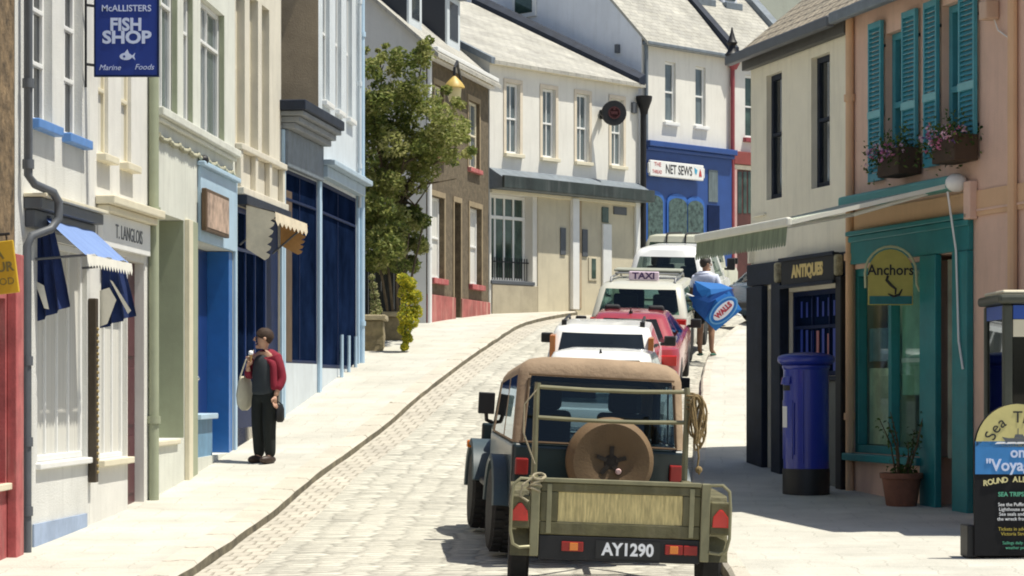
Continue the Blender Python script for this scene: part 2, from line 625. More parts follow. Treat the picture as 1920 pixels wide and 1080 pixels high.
def window(F, root, o, fmat, pmat, fr=0.05, rails=(0.5,), mull=(), sill=None, smat=None, name='window', bar=0.03, th=0.055, nosillpart=False):
    """o: (u0,u1,z0,z1,depth); frame and bars = the part, pane and sill = its sub-parts"""
    u0, u1, z0, z1, d = o[:5]
    mb = MB()
    wb, wf = -d + 0.004, -d + th
    fbox(mb, F, u0 + .002, u1 - .002, wb, wf, z0 + .002, z0 + fr)
    fbox(mb, F, u0 + .002, u1 - .002, wb, wf, z1 - fr, z1 - .002)
    fbox(mb, F, u0 + .002, u0 + fr, wb, wf, z0 + fr, z1 - fr)
    fbox(mb, F, u1 - fr, u1 - .002, wb, wf, z0 + fr, z1 - fr)
    zi0, zi1, ui0, ui1 = z0 + fr, z1 - fr, u0 + fr, u1 - fr
    zc = [zi0] + [zi0 + (zi1 - zi0) * r for r in rails] + [zi1]
    for r in rails:
        zz = zi0 + (zi1 - zi0) * r
        fbox(mb, F, ui0, ui1, wb, wf + .008, zz - bar * .7, zz + bar * .7)
    for m in mull:
        uu = ui0 + (ui1 - ui0) * m
        for k in range(len(zc) - 1):
            fbox(mb, F, uu - bar / 2, uu + bar / 2, wb, wf - .006, zc[k] + (bar * .7 if k else 0), zc[k + 1] - (bar * .7 if k < len(zc) - 2 else 0))
    wo = mb.build(name, fmat, root, bevel=0.006)
    pm = MB()
    fbox(pm, F, ui0 - .01, ui1 + .01, wb + .01, wb + .02, zi0 - .01, zi1 + .01)
    pm.build('pane', pmat, wo)
    if sill:
        proj, h, ex = sill
        sm = MB()
        fbox(sm, F, u0 - ex, u1 + ex, -d * .5, proj, z0 - h, z0 - .003)
        sm.build('sill', smat or fmat, wo, bevel=0.01)
    return wo

def pipe(F, root, mat, u, w, z0, z1, r=0.045, path=None, name='drainpipe', brackets=3):
    mb = MB()
    pts = path or [F.pt(u, w, z0), F.pt(u, w, z1)]
    mb.tube(pts, r, 10)
    for k in range(brackets):
        z = z0 + (z1 - z0) * (k + .5) / brackets
        if not path:
            T = Matrix.Translation(F.pt(u, w, z))
            mb.lathe([(r * 1.35, -.04), (r * 1.35, .04)], 10, T)
    return mb.build(name, mat, root, smooth=True)

# ------------------------------------------------------------------ shared materials
m_white = M('white_render', (.66, .66, .63), .85, .10, 1.2, .4, 60, streak=.5)
m_white2 = M('clean_white_render', (.70, .69, .65), .85, .08, 1.5, .3, 70, streak=.35)
m_cream = M('cream_render', (.64, .60, .50), .85, .10, 1.4, .3, 60, streak=.45)
m_cream2 = M('warm_cream_render', (.85, .80, .65), .85, .07, 1.4, .3, 60, streak=.35)
m_pale_green = M('pale_green_render', (.65, .66, .59), .85, .09, 1.4, .3, 60, streak=.42)
m_sage = M('sage_paint', (.33, .36, .25), .6, .1, 3, .1, 60, streak=.2)
m_bluewhite = M('blue_white_render', (.58, .63, .66), .85, .09, 1.4, .25, 60, streak=.35)
m_gable_blue = M('shaded_white_render', (.76, .79, .84), .85, .08, .8, .6, 30, streak=.25)  # white render with the gable's bluish shade put into the colour
m_brown_render = M('brown_render', (.42, .33, .22), .95, .22, 1.5, .35, 40, streak=.3)
m_stone = M('rubble_stone', (.19, .13, .07), .95, .75, 6, 1.0, 10)
m_granite = M('brown_granite', (.135, .105, .066), .95, .4, 8, .8, 16, streak=.25)
m_pink = M('pink_render', (.70, .48, .38), .85, .10, 1.5, .3, 60, streak=.35)
m_peach = M('peach_render', (.68, .44, .27), .85, .08, 1.5, .2, 60, streak=.2)
m_redpaint = M('worn_red_paint', (.42, .10, .10), .7, .35, 4, .2, 50, streak=.6, dirt=(.8, .7, .6))
m_trim_white = M('white_gloss_paint', (.78, .78, .76), .4, .06, 4, .05, 60)
m_trim_cream = M('cream_gloss_paint', (.72, .66, .50), .45, .08, 4, .05, 60)
m_grey_pipe = M('grey_pipe_paint', (.095, .105, .12), .5, .12, 5)
m_black = M('black_paint', (.016, .016, .018), .5, .25, 6, spec=.35)
m_navy = M('navy_shop_paint', (.008, .018, .065), .5, .2, 4, .05, 60, spec=.12)
m_navy2 = M('dark_slate_blue_paint', (.016, .023, .04), .6, .35, 4, .05, 60, spec=.3)
m_blue_sill = M('bright_blue_sill_paint', (.10, .24, .55), .5, .15, 5)
m_blue = M('bright_blue_shop_paint', (.02, .14, .44), .35, .12, 4, coat=.3)
m_lightblue = M('light_blue_paint', (.42, .57, .70), .5, .08, 3)
m_vetblue = M('royal_blue_shop_paint', (.025, .07, .25), .4, .12, 3)
m_maroon = M('maroon_door_paint', (.075, .012, .018), .35, .15, 4)
m_teal = M('teal_shop_paint', (.016, .20, .215), .38, .15, 4, .05, 40)
m_teal_shutter = M('teal_shutter_paint', (.06, .29, .36), .4, .15, 4)
m_slate = brick_mat('pale_lichened_slate', (.47, .455, .40), (.38, .37, .335), (.24, .23, .20), .28, .16, .008, .9, .5, .35)
m_slate_dark = brick_mat('dark_slate', (.045, .05, .06), (.03, .035, .045), (.015, .017, .02), .28, .18, .01, .6, .5, .2)
m_tile = brick_mat('brown_roof_tile', (.42, .36, .27), (.34, .30, .23), (.14, .12, .10), .25, .2, .02, .9, .8, .3)
m_lead = M('lead_grey', (.16, .19, .22), .55, .25, 5, .2, 30, streak=.3)
m_pane = M('dark_window_glass', (.018, .023, .028), .05, .3, 1.2, spec=.6)
m_pane_grey = M('grey_curtained_glass', (.13, .16, .17), .06, .35, 2.5, spec=.6, stretch=(3, 3, .6))
m_pane_green = M('green_shop_glass', (.05, .085, .07), .05, .6, 2.0, spec=.6)
m_pane_navy = M('navy_shop_glass', (.007, .015, .043), .2, .6, 1.2, spec=.0)
m_curtain = M('white_vertical_blind', (.62, .61, .56), .7, .15, 2, stretch=(14, 14, .3))
m_wood = M('bare_wood', (.30, .19, .09), .7, .25, 3, .2, 30, stretch=(8, 8, 1))
m_brown_in = M('brown_doorway_paint', (.10, .06, .03), .6, .3, 3)
m_gold = M('gold_lettering', (.72, .56, .22), .5, .1, 5)
m_text_white = M('white_lettering', (.82, .83, .86), .6, .05, 5)
m_text_black = M('black_lettering', (.015, .015, .018), .6, .05, 5)
m_rubber = M('tyre_rubber', (.022, .021, .02), .85, .25, 8, .3, 60)
m_chrome = M('bright_metal', (.6, .6, .6), .25, .08, 5, metal=1.0)
m_steel = M('dull_steel', (.32, .32, .31), .45, .15, 6, metal=.8)
m_dark_in = M('dark_interior', (.02, .022, .025), .8, .2, 5)
m_glass = glass_mat('car_glass', (.62, .70, .68))
m_glass_clear = glass_mat('clear_glass', (.85, .9, .88))
m_red_lens = M('red_light_lens', (.55, .02, .015), .2, .1, 8, coat=.5)
m_orange_lens = M('amber_light_lens', (.75, .22, .03), .2, .1, 8, coat=.5)
m_plate_black = M('black_number_plate', (.012, .012, .013), .5, .1, 8)
# ------------------------------------------------------------------ terrain, road, pavements
GL = [(5, -1.78), (14, -1.62), (19.6, -1.447), (24.1, -1.234), (27.6, -.97), (29, -.84), (32, -.49), (34.5, -.12), (38.3, .37), (44, 1.0), (47, 1.28), (52, 1.62), (56, 1.86), (62, 2.2), (75, 2.8)]
GR = [(5, -1.78), (14, -1.55), (18.3, -1.43), (21, -1.38), (23.2, -1.33), (26.2, -1.225), (29, -1.03), (33, -.50), (37, .02), (41, .53), (45, .95), (50, 1.42), (56, 1.84), (62, 2.2), (75, 2.8)]
KL = [(5, -2.85), (14, -2.8), (17.8, -2.67), (22.5, -2.5), (27, -2.3), (31.5, -1.8), (36.5, -1.13), (42, -.42), (49, .47), (55, 1.7), (60, 3.3), (66, 5.6), (75, 9.5)]
KR = [(5, 1.4), (14, 1.6), (18, 1.7), (24, 1.95), (28, 2.25), (34, 2.85), (40, 3.45), (46, 4.4), (52, 5.7), (58, 7.6), (66, 11), (75, 15)]
def kl(y): return interp(KL, y)
def kr(y): return interp(KR, y)
def gp(x, y):
    t = min(1, max(0, (x - kl(y)) / (kr(y) - kl(y))))
    t = t * t * (3 - 2 * t)
    return interp(GL, y) * (1 - t) + interp(GR, y) * t
def gr(x, y):      # road surface
    a, b = kl(y), kr(y)
    t = min(1, max(0, (x - a) / (b - a)))
    return gp(x, y) - 0.10 - 0.03 * t + 0.035 * math.sin(math.pi * t)

m_road = sett_mat('granite_setts')
m_gutter = brick_mat('gutter_setts', (.52, .485, .41), (.47, .435, .37), (.36, .33, .27), .17, .30, .014, .85, .8, .22, bscale=9)
m_pave = brick_mat('pavement_slabs', (.53, .515, .455), (.505, .49, .43), (.43, .415, .36), .62, .55, .008, .9, .3, .22, bscale=30)
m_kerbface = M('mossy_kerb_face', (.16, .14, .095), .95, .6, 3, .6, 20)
m_kerb = brick_mat('granite_kerb', (.54, .50, .43), (.50, .465, .39), (.24, .22, .17), 5.0, 1.05, .02, .85, .4, .18, bscale=20)
m_earth = M('dry_earth', (.30, .26, .19), .95, .3, 1.0, .3, 10)

YS = [6 + .5 * i for i in range(130)]
def strip(name, mat, fl, fr_, fz, n, label=None, drop=0.0):
    mb = MB()
    for i in range(len(YS) - 1):
        y0, y1 = YS[i], YS[i + 1]
        for k in range(n):
            def pt(y, a):
                x = fl(y) * (1 - a) + fr_(y) * a
                wob = noise.noise(Vector((x * 1.3, y * .9, 0))) * drop
                return Vector((x, y, fz(x, y) + wob)), (x - fl(y), y * 1.02)
            p = [pt(y0, k / n), pt(y0, (k + 1) / n), pt(y1, (k + 1) / n), pt(y1, k / n)]
            mb.quad(*[q[0] for q in p], uv=[q[1] for q in p])
    o = mb.build(name, mat, smooth=True)
    return structure(o)

g = MB()
gx = [-400, -120, -60, -30, -15, -8, -4, 0, 4, 8, 15, 30, 60, 120, 400]
gy = [-400, -100, -30, 0, 5] + [8 + 2 * i for i in range(34)] + [90, 130, 250, 400]
for i in range(len(gx) - 1):
    for j in range(len(gy) - 1):
        def gpt(x, y):
            yy = min(max(y, 5), 75)
            return Vector((x, y, gp(x, yy) - 0.35))
        a = [gpt(gx[i], gy[j]), gpt(gx[i + 1], gy[j]), gpt(gx[i + 1], gy[j + 1]), gpt(gx[i], gy[j + 1])]
        g.add(a, [(0, 1, 2, 3)])
structure(g.build('ground', m_earth))

strip('road', m_road, lambda y: kl(y) + .44, kr, gr, 10, drop=.018)
strip('gutter', m_gutter, kl, lambda y: kl(y) + .44, gr, 2, drop=.012)
strip('pavement_left', m_pave, lambda y: kl(y) - 3.2 - max(0, (y - 44) * .25), lambda y: kl(y) - .26, lambda x, y: gp(x, y) + .0, 6)
strip('pavement_right', m_pave, lambda y: kr(y) + .14, lambda y: kr(y) + 9.0, lambda x, y: gp(x, y), 6)
def kerb(name, f0, f1, sgn):
    mb = MB()
    for i in range(len(YS) - 1):
        y0, y1 = YS[i], YS[i + 1]
        def j(y): return 0.03 * noise.noise(Vector((y * 1.1, sgn * 7, 3)))
        P0 = [Vector((f0(y0) + j(y0), y0, gp(f0(y0), y0) - .3)), Vector((f0(y0) + j(y0), y0, gp(f0(y0), y0) - .025)), Vector((f0(y0) + sgn * .03 + j(y0), y0, gp(f0(y0), y0) + .004)), Vector((f1(y0), y0, gp(f1(y0), y0) + .004))]
        P1 = [Vector((f0(y1) + j(y1), y1, gp(f0(y1), y1) - .3)), Vector((f0(y1) + j(y1), y1, gp(f0(y1), y1) - .025)), Vector((f0(y1) + sgn * .03 + j(y1), y1, gp(f0(y1), y1) + .004)), Vector((f1(y1), y1, gp(f1(y1), y1) + .004))]
        vs = [0, .3, .33, .6]
        for k in range(3):
            mb.quad(P0[k], P0[k + 1], P1[k + 1], P1[k], uv=[(vs[k] + 2, y0), (vs[k + 1] + 2, y0), (vs[k + 1] + 2, y1), (vs[k] + 2, y1)])
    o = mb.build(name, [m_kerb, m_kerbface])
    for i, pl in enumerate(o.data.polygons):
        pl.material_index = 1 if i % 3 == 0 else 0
    return structure(o)
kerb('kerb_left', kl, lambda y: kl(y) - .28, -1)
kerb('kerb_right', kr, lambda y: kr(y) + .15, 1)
# ------------------------------------------------------------------ left side of the street
def LX(px, Y): return ((px - 960) / FPX * Y, Y)
cA, cC, cD, cF, cE, cZ = LX(28, 19.25), LX(283, 24.1), LX(440, 29.0), LX(527, 32.0), LX(597, 34.5), LX(672, 38.3)

def base(F, u=0): 
    p = F.pt(u, 0, 0)
    return Vector((p.x, p.y, gp(p.x, p.y)))

# --- stone building with the red shopfront at the left edge
FL = Fac(LX(-330, 14.4), cA, 1)
L = FL.L
b = thing('stone_building', 'rubble stone building with red shopfront at the left edge of the street', 'building', base(FL))
zt = FL.z(20, 475)
uo0, uo1 = FL.u(-75), FL.u(19)
wall(FL, b, m_stone, 0, L - .02, zt, 5.6, [], D=6, name='upper_wall')
lo_ops = [(L - 2.9, L - .32, FL.z(10, 905), FL.z(10, 560), .35)]
wall(FL, b, m_redpaint, 0, L - .02, -2.2, zt - .003, lo_ops, D=6, name='shopfront')
mb = MB()
fbox(mb, FL, L - 2.9, L - .32, -.34, -.30, lo_ops[0][2], lo_ops[0][3])
mb.build('shop_window', m_pane_navy, b)
mb = MB()
fbox(mb, FL, L - .28, L - .03, .003, .085, -2, zt - .01)
mb.build('pilaster', m_redpaint, b, bevel=.008)
mb = MB()
fbox(mb, FL, L - 3.0, L - .28, -.2, .05, lo_ops[0][2] - .06, lo_ops[0][2] - .003)
mb.build('window_sill', m_trim_cream, b, bevel=.008)
roof(FL, b, m_slate, 0, L - .05, 5.6, 7.8, 6)

# yellow sign hanging from it, facing down the street
Ys = 17.0
s = thing('hanging_sign', 'yellow shop sign with dark lettering hanging at the left edge of the street', 'sign', P(57, 500, Ys))
T = Matrix(((1, 0, 0, P(57, 0, Ys).x), (0, 1, 0, Ys), (0, 0, 1, 0), (0, 0, 0, 1))) @ Matrix.Rotation(R(-7), 4, 'Y')
x0 = -.52
zc = P(0, 497, Ys).z
mb = MB()
mb.box((x0, 0, zc - .2), (0, .035, zc + .2), T)
mb.build('sign_board', M('yellow_sign_paint', rgb(196, 160, 30), .5, .12, 5), s, bevel=.006)
texts('lettering', [('A', .11, -.12, zc + .10, dict(offs=.003)), ('OUR', .10, -.125, zc - .0, dict(offs=.003)), ('FOOD', .075, -.13, zc - .11, {})], T @ Matrix.Translation((0, -.003, 0)), M('olive_lettering', (.16, .13, .03), .6), s)
mb = MB()
mb.tube([FL.pt(FL.L - .55, 0, zc + .28), T @ Vector((-.4, .017, zc + .26)), T @ Vector((-.02, .017, zc + .25))], .012, 6)
mb.tube([T @ Vector((-.38, .017, zc + .26)), T @ Vector((-.38, .017, zc + .19))], .006, 5)
mb.tube([T @ Vector((-.05, .017, zc + .25)), T @ Vector((-.05, .017, zc + .19))], .006, 5)
mb.build('bracket', m_black, s)

# --- white fish shop house (A) and the cream-trimmed shop next to it (B): one long wall each
FA = Fac(cA, cC, 1)
uB = FA.u(168)
b = thing('fish_shop_house', 'white rendered house with blue window sills and a white-blinded shop window', 'house', base(FA, .3))
def op(F, pa, pb, pt_, pbm, d, top=None, bot=None):
    """opening from photo columns/rows; rows read at the left column"""
    u0, u1 = F.u(pa), F.u(pb)
    return (u0, u1, F.z(pa, pbm) if bot is None else bot, F.z(pa, pt_) if top is None else top, d)
zhead = 3.9
w1 = op(FA, 60, 98, 0, 222, .13, top=zhead)
w2 = op(FA, 120, 154, 0, 252, .13, top=zhead, bot=FA.z(60, 222) - .015)
zsh = FA.z(70, 445)          # shop window head
sh = op(FA, 70, 163, 445, 868, .10)
wall(FA, b, m_white, 0, uB, -2.2, 5.4, [w1, w2, sh], D=6)
for w in (w1, w2):
    window(FA, b, w, m_trim_white, m_pane, .05, (.33, .66), (.5,), sill=(.09, .09, .07), smat=m_blue_sill)
wo = window(FA, b, sh, m_trim_white, m_curtain, .06, (), (.25, .5, .75), sill=(.05, .06, .05), smat=m_trim_white, name='shop_window')
mb = MB()     # cornice over the shop window
z0 = FA.z(60, 395)
fbox(mb, FA, FA.u(44), uB - .08, .003, .16, z0, z0 + .10)
fbox(mb, FA, FA.u(46), uB - .11, .003, .09, z0 - .16, z0 - .003)
mb.build('cornice', m_grey_pipe, b, bevel=.01)
mb = MB()
fbox(mb, FA, FA.u(43), uB - .06, .003, .21, z0 + .103, z0 + .135)
mb.build('lead_flashing', m_trim_cream, b, bevel=.006)
mb = MB()      # blue plinth
p0 = gp(-4.2, 20.5)
fbox(mb, FA, FA.u(60), FA.u(160), .003, .02, -2.2, -1.24)
mb.build('plinth', M('faded_blue_plinth', (.32, .40, .55), .8, .2, 3, streak=.4), b)
# drainpipe with swan-neck
u = FA.u(53, .08)
zA, zB = FA.z(52, 345), FA.z(52, 435)
mb = MB()
mb.tube([FA.pt(u, .08, 5.2), FA.pt(u, .08, zA + .05), FA.pt(u + .06, .12, zA - .02), FA.pt(u + .22, .24, zA - .08), FA.pt(u + .27, .27, zA - .16), FA.pt(u + .27, .27, zB + .12), FA.pt(u + .2, .22, zB + .02), FA.pt(u + .03, .10, zB - .05), FA.pt(u, .07, zB - .14), FA.pt(u, .07, -1.5)], .038, 12)
for zz in (2.6, 1.9, .2, -.5, -1.1):
    mb.lathe([(.052, -.04), (.052, .04)], 12, Matrix.Translation(FA.pt(u, .08 if zz > zA else .07, zz)))
mb.build('drainpipe', m_grey_pipe, b, smooth=True)
roof(FA, b, m_slate, 0, uB - .05, 5.4, 7.6, 6)

b = thing('cream_trimmed_shop', 'narrow white house with maroon shop door beneath a cream fascia board', 'house', base(FA, uB + .2))
L = FA.L
v1 = op(FA, 184, 203, 0, 287, .09, top=3.55)
v2 = op(FA, 227, 246, 0, 315, .09, top=3.55, bot=FA.z(184, 287))
sh = op(FA, 187, 238, 470, 862, .10)
dr = (FA.u(238) + .03, FA.u(262), -1.30, FA.z(240, 487), .22)
dr = (dr[0], FA.u(270), dr[2], dr[3], .16)
wall(FA, b, m_white2, uB + .003, L, -2.2, 5.4, [v1, v2, sh, dr], D=6)
for w in (v1, v2):
    window(FA, b, w, m_trim_cream, m_curtain, .04, (.5,), (), sill=(.10, .08, .06), smat=m_trim_cream)
window(FA, b, sh, m_trim_white, m_curtain, .05, (.7,), (.33, .66), sill=(.07, .07, .06), smat=m_trim_cream, name='shop_window')
mb = MB()
fbox(mb, FA, dr[0] + .004, dr[1] - .004, -.155, -.10, dr[2], dr[3] - .004)
d = mb.build('door', m_maroon, b)
mb = MB()
for k in range(3):
    a = dr[2] + .15 + k * .72
    fbox(mb, FA, dr[0] + .08, dr[1] - .08, -.098, -.085, a, a + .6)
mb.build('door_panel', m_maroon, d, bevel=.008)
mb = MB()
mb.ball(FA.pt(dr[0] + .06, -.07, -.3), .03, 8)
mb.build('handle', m_chrome, d, smooth=True)
zc0 = FA.z(178, 372)
mb = MB()
ua, ub = FA.u(178), FA.u(276)
fbox(mb, FA, ua, ub, .003, .20, zc0 - .05, zc0 + .035)
fbox(mb, FA, ua + .05, ub - .05, .003, .13, zc0 - .12, zc0 - .053)
mb.build('cornice', m_trim_cream, b, bevel=.012)
mb = MB()
fz0, fz1 = FA.z(190, 462), zc0 - .123
fbox(mb, FA, ua + .08, ub - .1, .003, .06, fz0, fz1)
f = mb.build('fascia_board', m_trim_white, b, bevel=.005)
text('lettering', 'T. LANGLOIS', .2, FA.T((ua + ub) / 2 + .05, .063, (fz0 + fz1) / 2), m_grey_pipe, f, sx=.95)
pipe(FA, b, m_sage, L - .12, .06, -1.5, 5.2, .055)
roof(FA, b, m_slate, uB, L - .05, 5.4, 7.6, 6)

# FISH SHOP sign
Ys = 21.45
s = thing('hanging_sign', 'navy blue fish shop sign with white lettering hanging out from the white house', 'sign', P(240, 140, Ys))
q0, q1 = P(177, 143, Ys), P(297, -14, Ys)
mb = MB()
mb.box((q0.x, Ys, q0.z), (q1.x, Ys + .03, q1.z))
bd = mb.build('sign_board', M('navy_sign_paint', (.005, .03, .23), .45, .1, 4), s, bevel=.004)
mb = MB()
for a, c in (((q0.x - .004, q0.z - .004), (q0.x + .012, q1.z)), ((q1.x - .012, q0.z - .004), (q1.x + .004, q1.z))):
    mb.box((a[0], Ys - .004, a[1]), (c[0], Ys + .034, c[1]))
mb.box((q0.x + .013, Ys - .004, q0.z - .004), (q1.x - .013, Ys + .034, q0.z + .012))
mb.build('frame', m_navy, s)
T = Matrix.Translation((0, Ys - .003, 0))
cx = (q0.x + q1.x) / 2
def sz(py): return P(0, py, Ys).z
texts('lettering', [('McALLISTERS', .085, cx, sz(16), dict(offs=.001, sx=.98)), ('FISH', .165, cx - .005, sz(47), dict(offs=.006, sx=.98)), ('SHOP', .165, cx + .003, sz(71), dict(offs=.006, sx=1.12)),
      ('Marine', .075, cx - .16, sz(127), dict(shear=.3)), ('Foods', .075, cx + .17, sz(126), dict(shear=.3))], T, M('pale_blue_lettering', (.55, .62, .82), .6, .05), s)
# little fish emblem
mb = MB()
fz = sz(106)
pts = []
for i in range(14):
    t = 2 * math.pi * i / 14
    pts.append((cx - .005 + .06 * math.cos(t), fz + .035 * math.sin(t)))
mb.prism(pts, Matrix.Translation((0, Ys - .006, 0)), .005)
mb.prism([(cx + .045, fz), (cx + .085, fz + .035), (cx + .075, fz), (cx + .085, fz - .035)], Matrix.Translation((0, Ys - .0055, 0)), .004)
mb.prism([(cx - .02, fz + .03), (cx + .01, fz + .07), (cx + .025, fz + .03)], Matrix.Translation((0, Ys - .005, 0)), .0035)
fo = mb.build('fish_emblem', MATS['pale_blue_lettering'], s)
mb = MB()
mb.lathe([(.012, 0), (.012, .003)], 8, Matrix.Translation((cx - .02, Ys - .0065, fz)) @ Matrix.Rotation(R(90), 4, 'X'))
mb.build('fish_eye', MATS['navy_sign_paint'], fo)
mb = MB()
wp = FA.u(155)
a = FA.pt(wp, .03, 0)
mb.tube([(a.x, a.y, sz(165)), (a.x, a.y, sz(-20))], .013, 6)
for py in (11, 122):
    mb.tube([(a.x, a.y, sz(py)), (q0.x, Ys + .015, sz(py))], .014, 6)
mb.build('bracket', m_black, s)

# blue and white striped awning with dangling flags over the two shops
aw = thing('shop_awning', 'small blue and white awning blown open over the white blinded shop window', 'awning', FA.pt(.8, .2, FA.z(80, 420)))
m_awn_lt = M('light_blue_canvas', (.17, .26, .50), .9, .2, 3, stretch=(1, 9, 1))
m_awn_nv = M('navy_canvas', (.012, .03, .12), .9, .25, 3)
m_awn_wh = M('white_canvas', (.72, .70, .62), .9, .1, 4)
def cloth(mbx, a, b_, c, d, nu=14, nv=8, amp=.03, seed=0):
    """a-b top edge, d-c lower edge, rippled sheet"""
    rows = []
    nrm = (b_ - a).cross(d - a).normalized()
    for j in range(nv + 1):
        row = []
        for i in range(nu + 1):
            s_, t_ = i / nu, j / nv
            p = (a * (1 - s_) + b_ * s_) * (1 - t_) + (d * (1 - s_) + c * s_) * t_
            p = p + nrm * amp * (.3 + t_) * math.sin(s_ * 19 + seed + t_ * 2) 
            row.append(p)
        rows.append(row)
    for j in range(nv):
        for i in range(nu):
            mbx.quad(rows[j][i], rows[j][i + 1], rows[j + 1][i + 1], rows[j + 1][i], uv=[(i / nu, j / nv)] * 4)
ua, ub = FA.u(86, .12), FA.u(176, .12)
zt = FA.z(90, 412, .12)
mb = MB()
cloth(mb, FA.pt(ua, .12, zt), FA.pt(ub, .12, zt), FA.pt(ub + .1, .46, zt - .30), FA.pt(ua + .1, .46, zt - .30), amp=.012)
mb.build('canopy', m_awn_lt, aw, smooth=True)
mb = MB()
n = 16
for i in range(n):
    s0, s1 = i / n, (i + 1) / n
    a0, a1 = ua + .1 + (ub - ua) * s0, ua + .1 + (ub - ua) * s1
    zz = zt - .302
    mb.add([FA.pt(a0, .462, zz), FA.pt(a1, .462, zz), FA.pt(a1, .47, zz - .07), FA.pt((a0 + a1) / 2, .475, zz - .12), FA.pt(a0, .47, zz - .07)], [(0, 1, 2, 3, 4)])
mb.build('valance', m_awn_wh, aw)
for u_ in (ua + .05, ub - .02):
    mb = MB()
    mb.tube([FA.pt(u_, .01, zt - .35), FA.pt(u_ + .08, .45, zt - .31)], .012, 6)
    mb.build('arm', m_grey_pipe, aw)
def flag(name, label, u_, quadpts, white):
    fl = thing(name, label, 'flag', quadpts[0], group=None)
    a, b_, c, d = quadpts
    mbx = MB()
    cloth(mbx, a, b_, c, d, 12, 10, .035, 1.3)
    mbx.build('cloth', m_awn_nv, fl, smooth=True)
    mbx = MB()
    nrm = (b_ - a).cross(d - a).normalized()
    if nrm.y > 0: nrm = -nrm
    def on(s_, t_): return (a * (1 - s_) + b_ * s_) * (1 - t_) + (d * (1 - s_) + c * s_) * t_ + nrm * .045
    for poly in white:
        k = [on(*p) for p in poly]
        mbx.add(k, [tuple(range(len(k)))])
    mbx.build('white_stripe', m_awn_wh, fl)
    mbx = MB()
    mbx.tube([a - Vector((.1, 0, -.02)), a, b_], .012, 6)
    mbx.build('staff', m_grey_pipe, fl)
    return fl
Yf = 19.95
flag('bunting_flag', 'navy blue flag with a white slash draped beside the grey drainpipe', 0, [P(62, 400, Yf), P(95, 408, Yf - .05), P(133, 572, Yf - .1), P(62, 607, Yf)], [[(.12, .62), (.42, .70), (.5, .95), (.38, .92)]])
Yf = 22.1
flag('bunting_flag', 'navy and white crossed flag hanging in front of the maroon shop door', 0, [P(188, 500, Yf), P(225, 482, Yf - .1), P(257, 590, Yf - .15), P(185, 618, Yf)], [[(.05, .4), (.45, .42), (.62, .66), (.3, .98), (.1, .98)], [(.5, .3), (.6, .35), (.95, .92), (.85, .95)]])

# slim painted post with carved gilt pattern between the two shops
mb = MB()
u_ = uB - .02
fbox(mb, FA, u_ - .05, u_ + .05, .003, .08, -.95, FA.z(170, 560))
ph = thing('carved_post', 'dark narrow carved post between the two white blinded shop windows', 'post', FA.pt(u_, .05, -.95))
mb.build('post', M('dark_carved_wood', (.05, .035, .02), .6, .3, 5), ph, bevel=.01)
mb = MB()
for k in range(24):
    mb.ball(FA.pt(u_, .082, -.85 + k * .06), .018, 6)
mb.build('beading', M('dull_gilt', (.34, .25, .10), .6, .4, 12), ph)

# --- pale green building
FC = Fac(cC, cD, 1)
L = FC.L
b = thing('pale_green_building', 'pale green rendered building with a light blue doorway and wide upper windows', 'building', base(FC))
zw = FC.z(300, 205)
g1 = (FC.u(299), FC.u(333), zw, 4.75, .13)
g2 = (FC.u(344), FC.u(362), zw, 4.55, .12)
g3 = (FC.u(376), FC.u(421), zw, 4.65, .13)
zl = FC.z(292, 395)
rec = (FC.u(292), FC.u(345), -.62, zl, .8)
blu = (FC.u(371), FC.u(409), FC.z(371, 792), FC.z(371, 450), .25)
blu = (FC.u(371), FC.u(436), gp(-3.6, 27.5) + .10, FC.z(371, 452), .35)
wall(FC, b, m_pale_green, 0, L, -2.2, 6.0, [g1, g2, g3, rec, blu], D=6)
for w, ml in ((g1, (.5,)), (g2, ()), (g3, (.5,))):
    window(FC, b, w, m_trim_white, m_pane_grey, .06, (.72,), ml, name='window')
# green painted reveals and pilasters
for w in (g1, g2, g3, rec):
    mb = MB()
    fbox(mb, FC, w[1] - .02, w[1] - .002, -w[4] + .07, -.004, w[2] + .004, w[3] - .004)
    mb.build('window_reveal', m_sage, b)
mb = MB()
fbox(mb, FC, FC.u(288), FC.u(437), .003, .11, zw - .10, zw - .005)
fbox(mb, FC, FC.u(290), FC.u(436), .003, .06, zw - .15, zw - .103)
mb.build('cornice', m_pale_green, b, bevel=.012)
mb = MB()
zr_ = FC.z(292, 252)
n = 34
pts = []
for k in range(2 * n):
    uu = FC.u(292) + (FC.u(436) - FC.u(292)) * k / (2 * n - 1)
    pts.append(FC.pt(uu, .03, zr_ - .035 * abs(math.sin(k * math.pi / 8))))
mb.tube(pts, [.014 if k % 2 else .032 for k in range(2 * n)], 7)
mb.build('plaster_swag', M('aged_plaster_moulding', (.38, .37, .27), .9, .3, 6), b)
mb = MB()
mb.ball(FC.pt(FC.u(373), .06, FC.z(373, 300)), .06, 8)
mb.build('alarm_knob', m_black, b, smooth=True)
for pa, pb, mt, w_ in ((346, 353, m_trim_cream, .06), (355, 366, m_sage, .035)):
    mb = MB()
    fbox(mb, FC, FC.u(pa), FC.u(pb), .003, w_, -2, zl + .02)
    mb.build('pilaster', mt, b, bevel=.008)
mb = MB()     # recessed dark display + sill in the first opening
fbox(mb, FC, rec[0] + .01, rec[0] + .5, -.78, -.70, rec[2] + .01, rec[3] - .01)
mb.build('recessed_window', m_brown_in, b)
mb = MB()
fbox(mb, FC, rec[0] + .02, rec[1] - .02, -.79, -.60, rec[2] + .01, rec[3] - .015)
mb.build('recessed_window', m_pane_green, b)
mb = MB()
fbox(mb, FC, rec[0] - .02, rec[1] - .35, -.5, .04, rec[2] - .06, rec[2] - .003)
mb.build('stone_sill', m_trim_cream, b, bevel=.012)
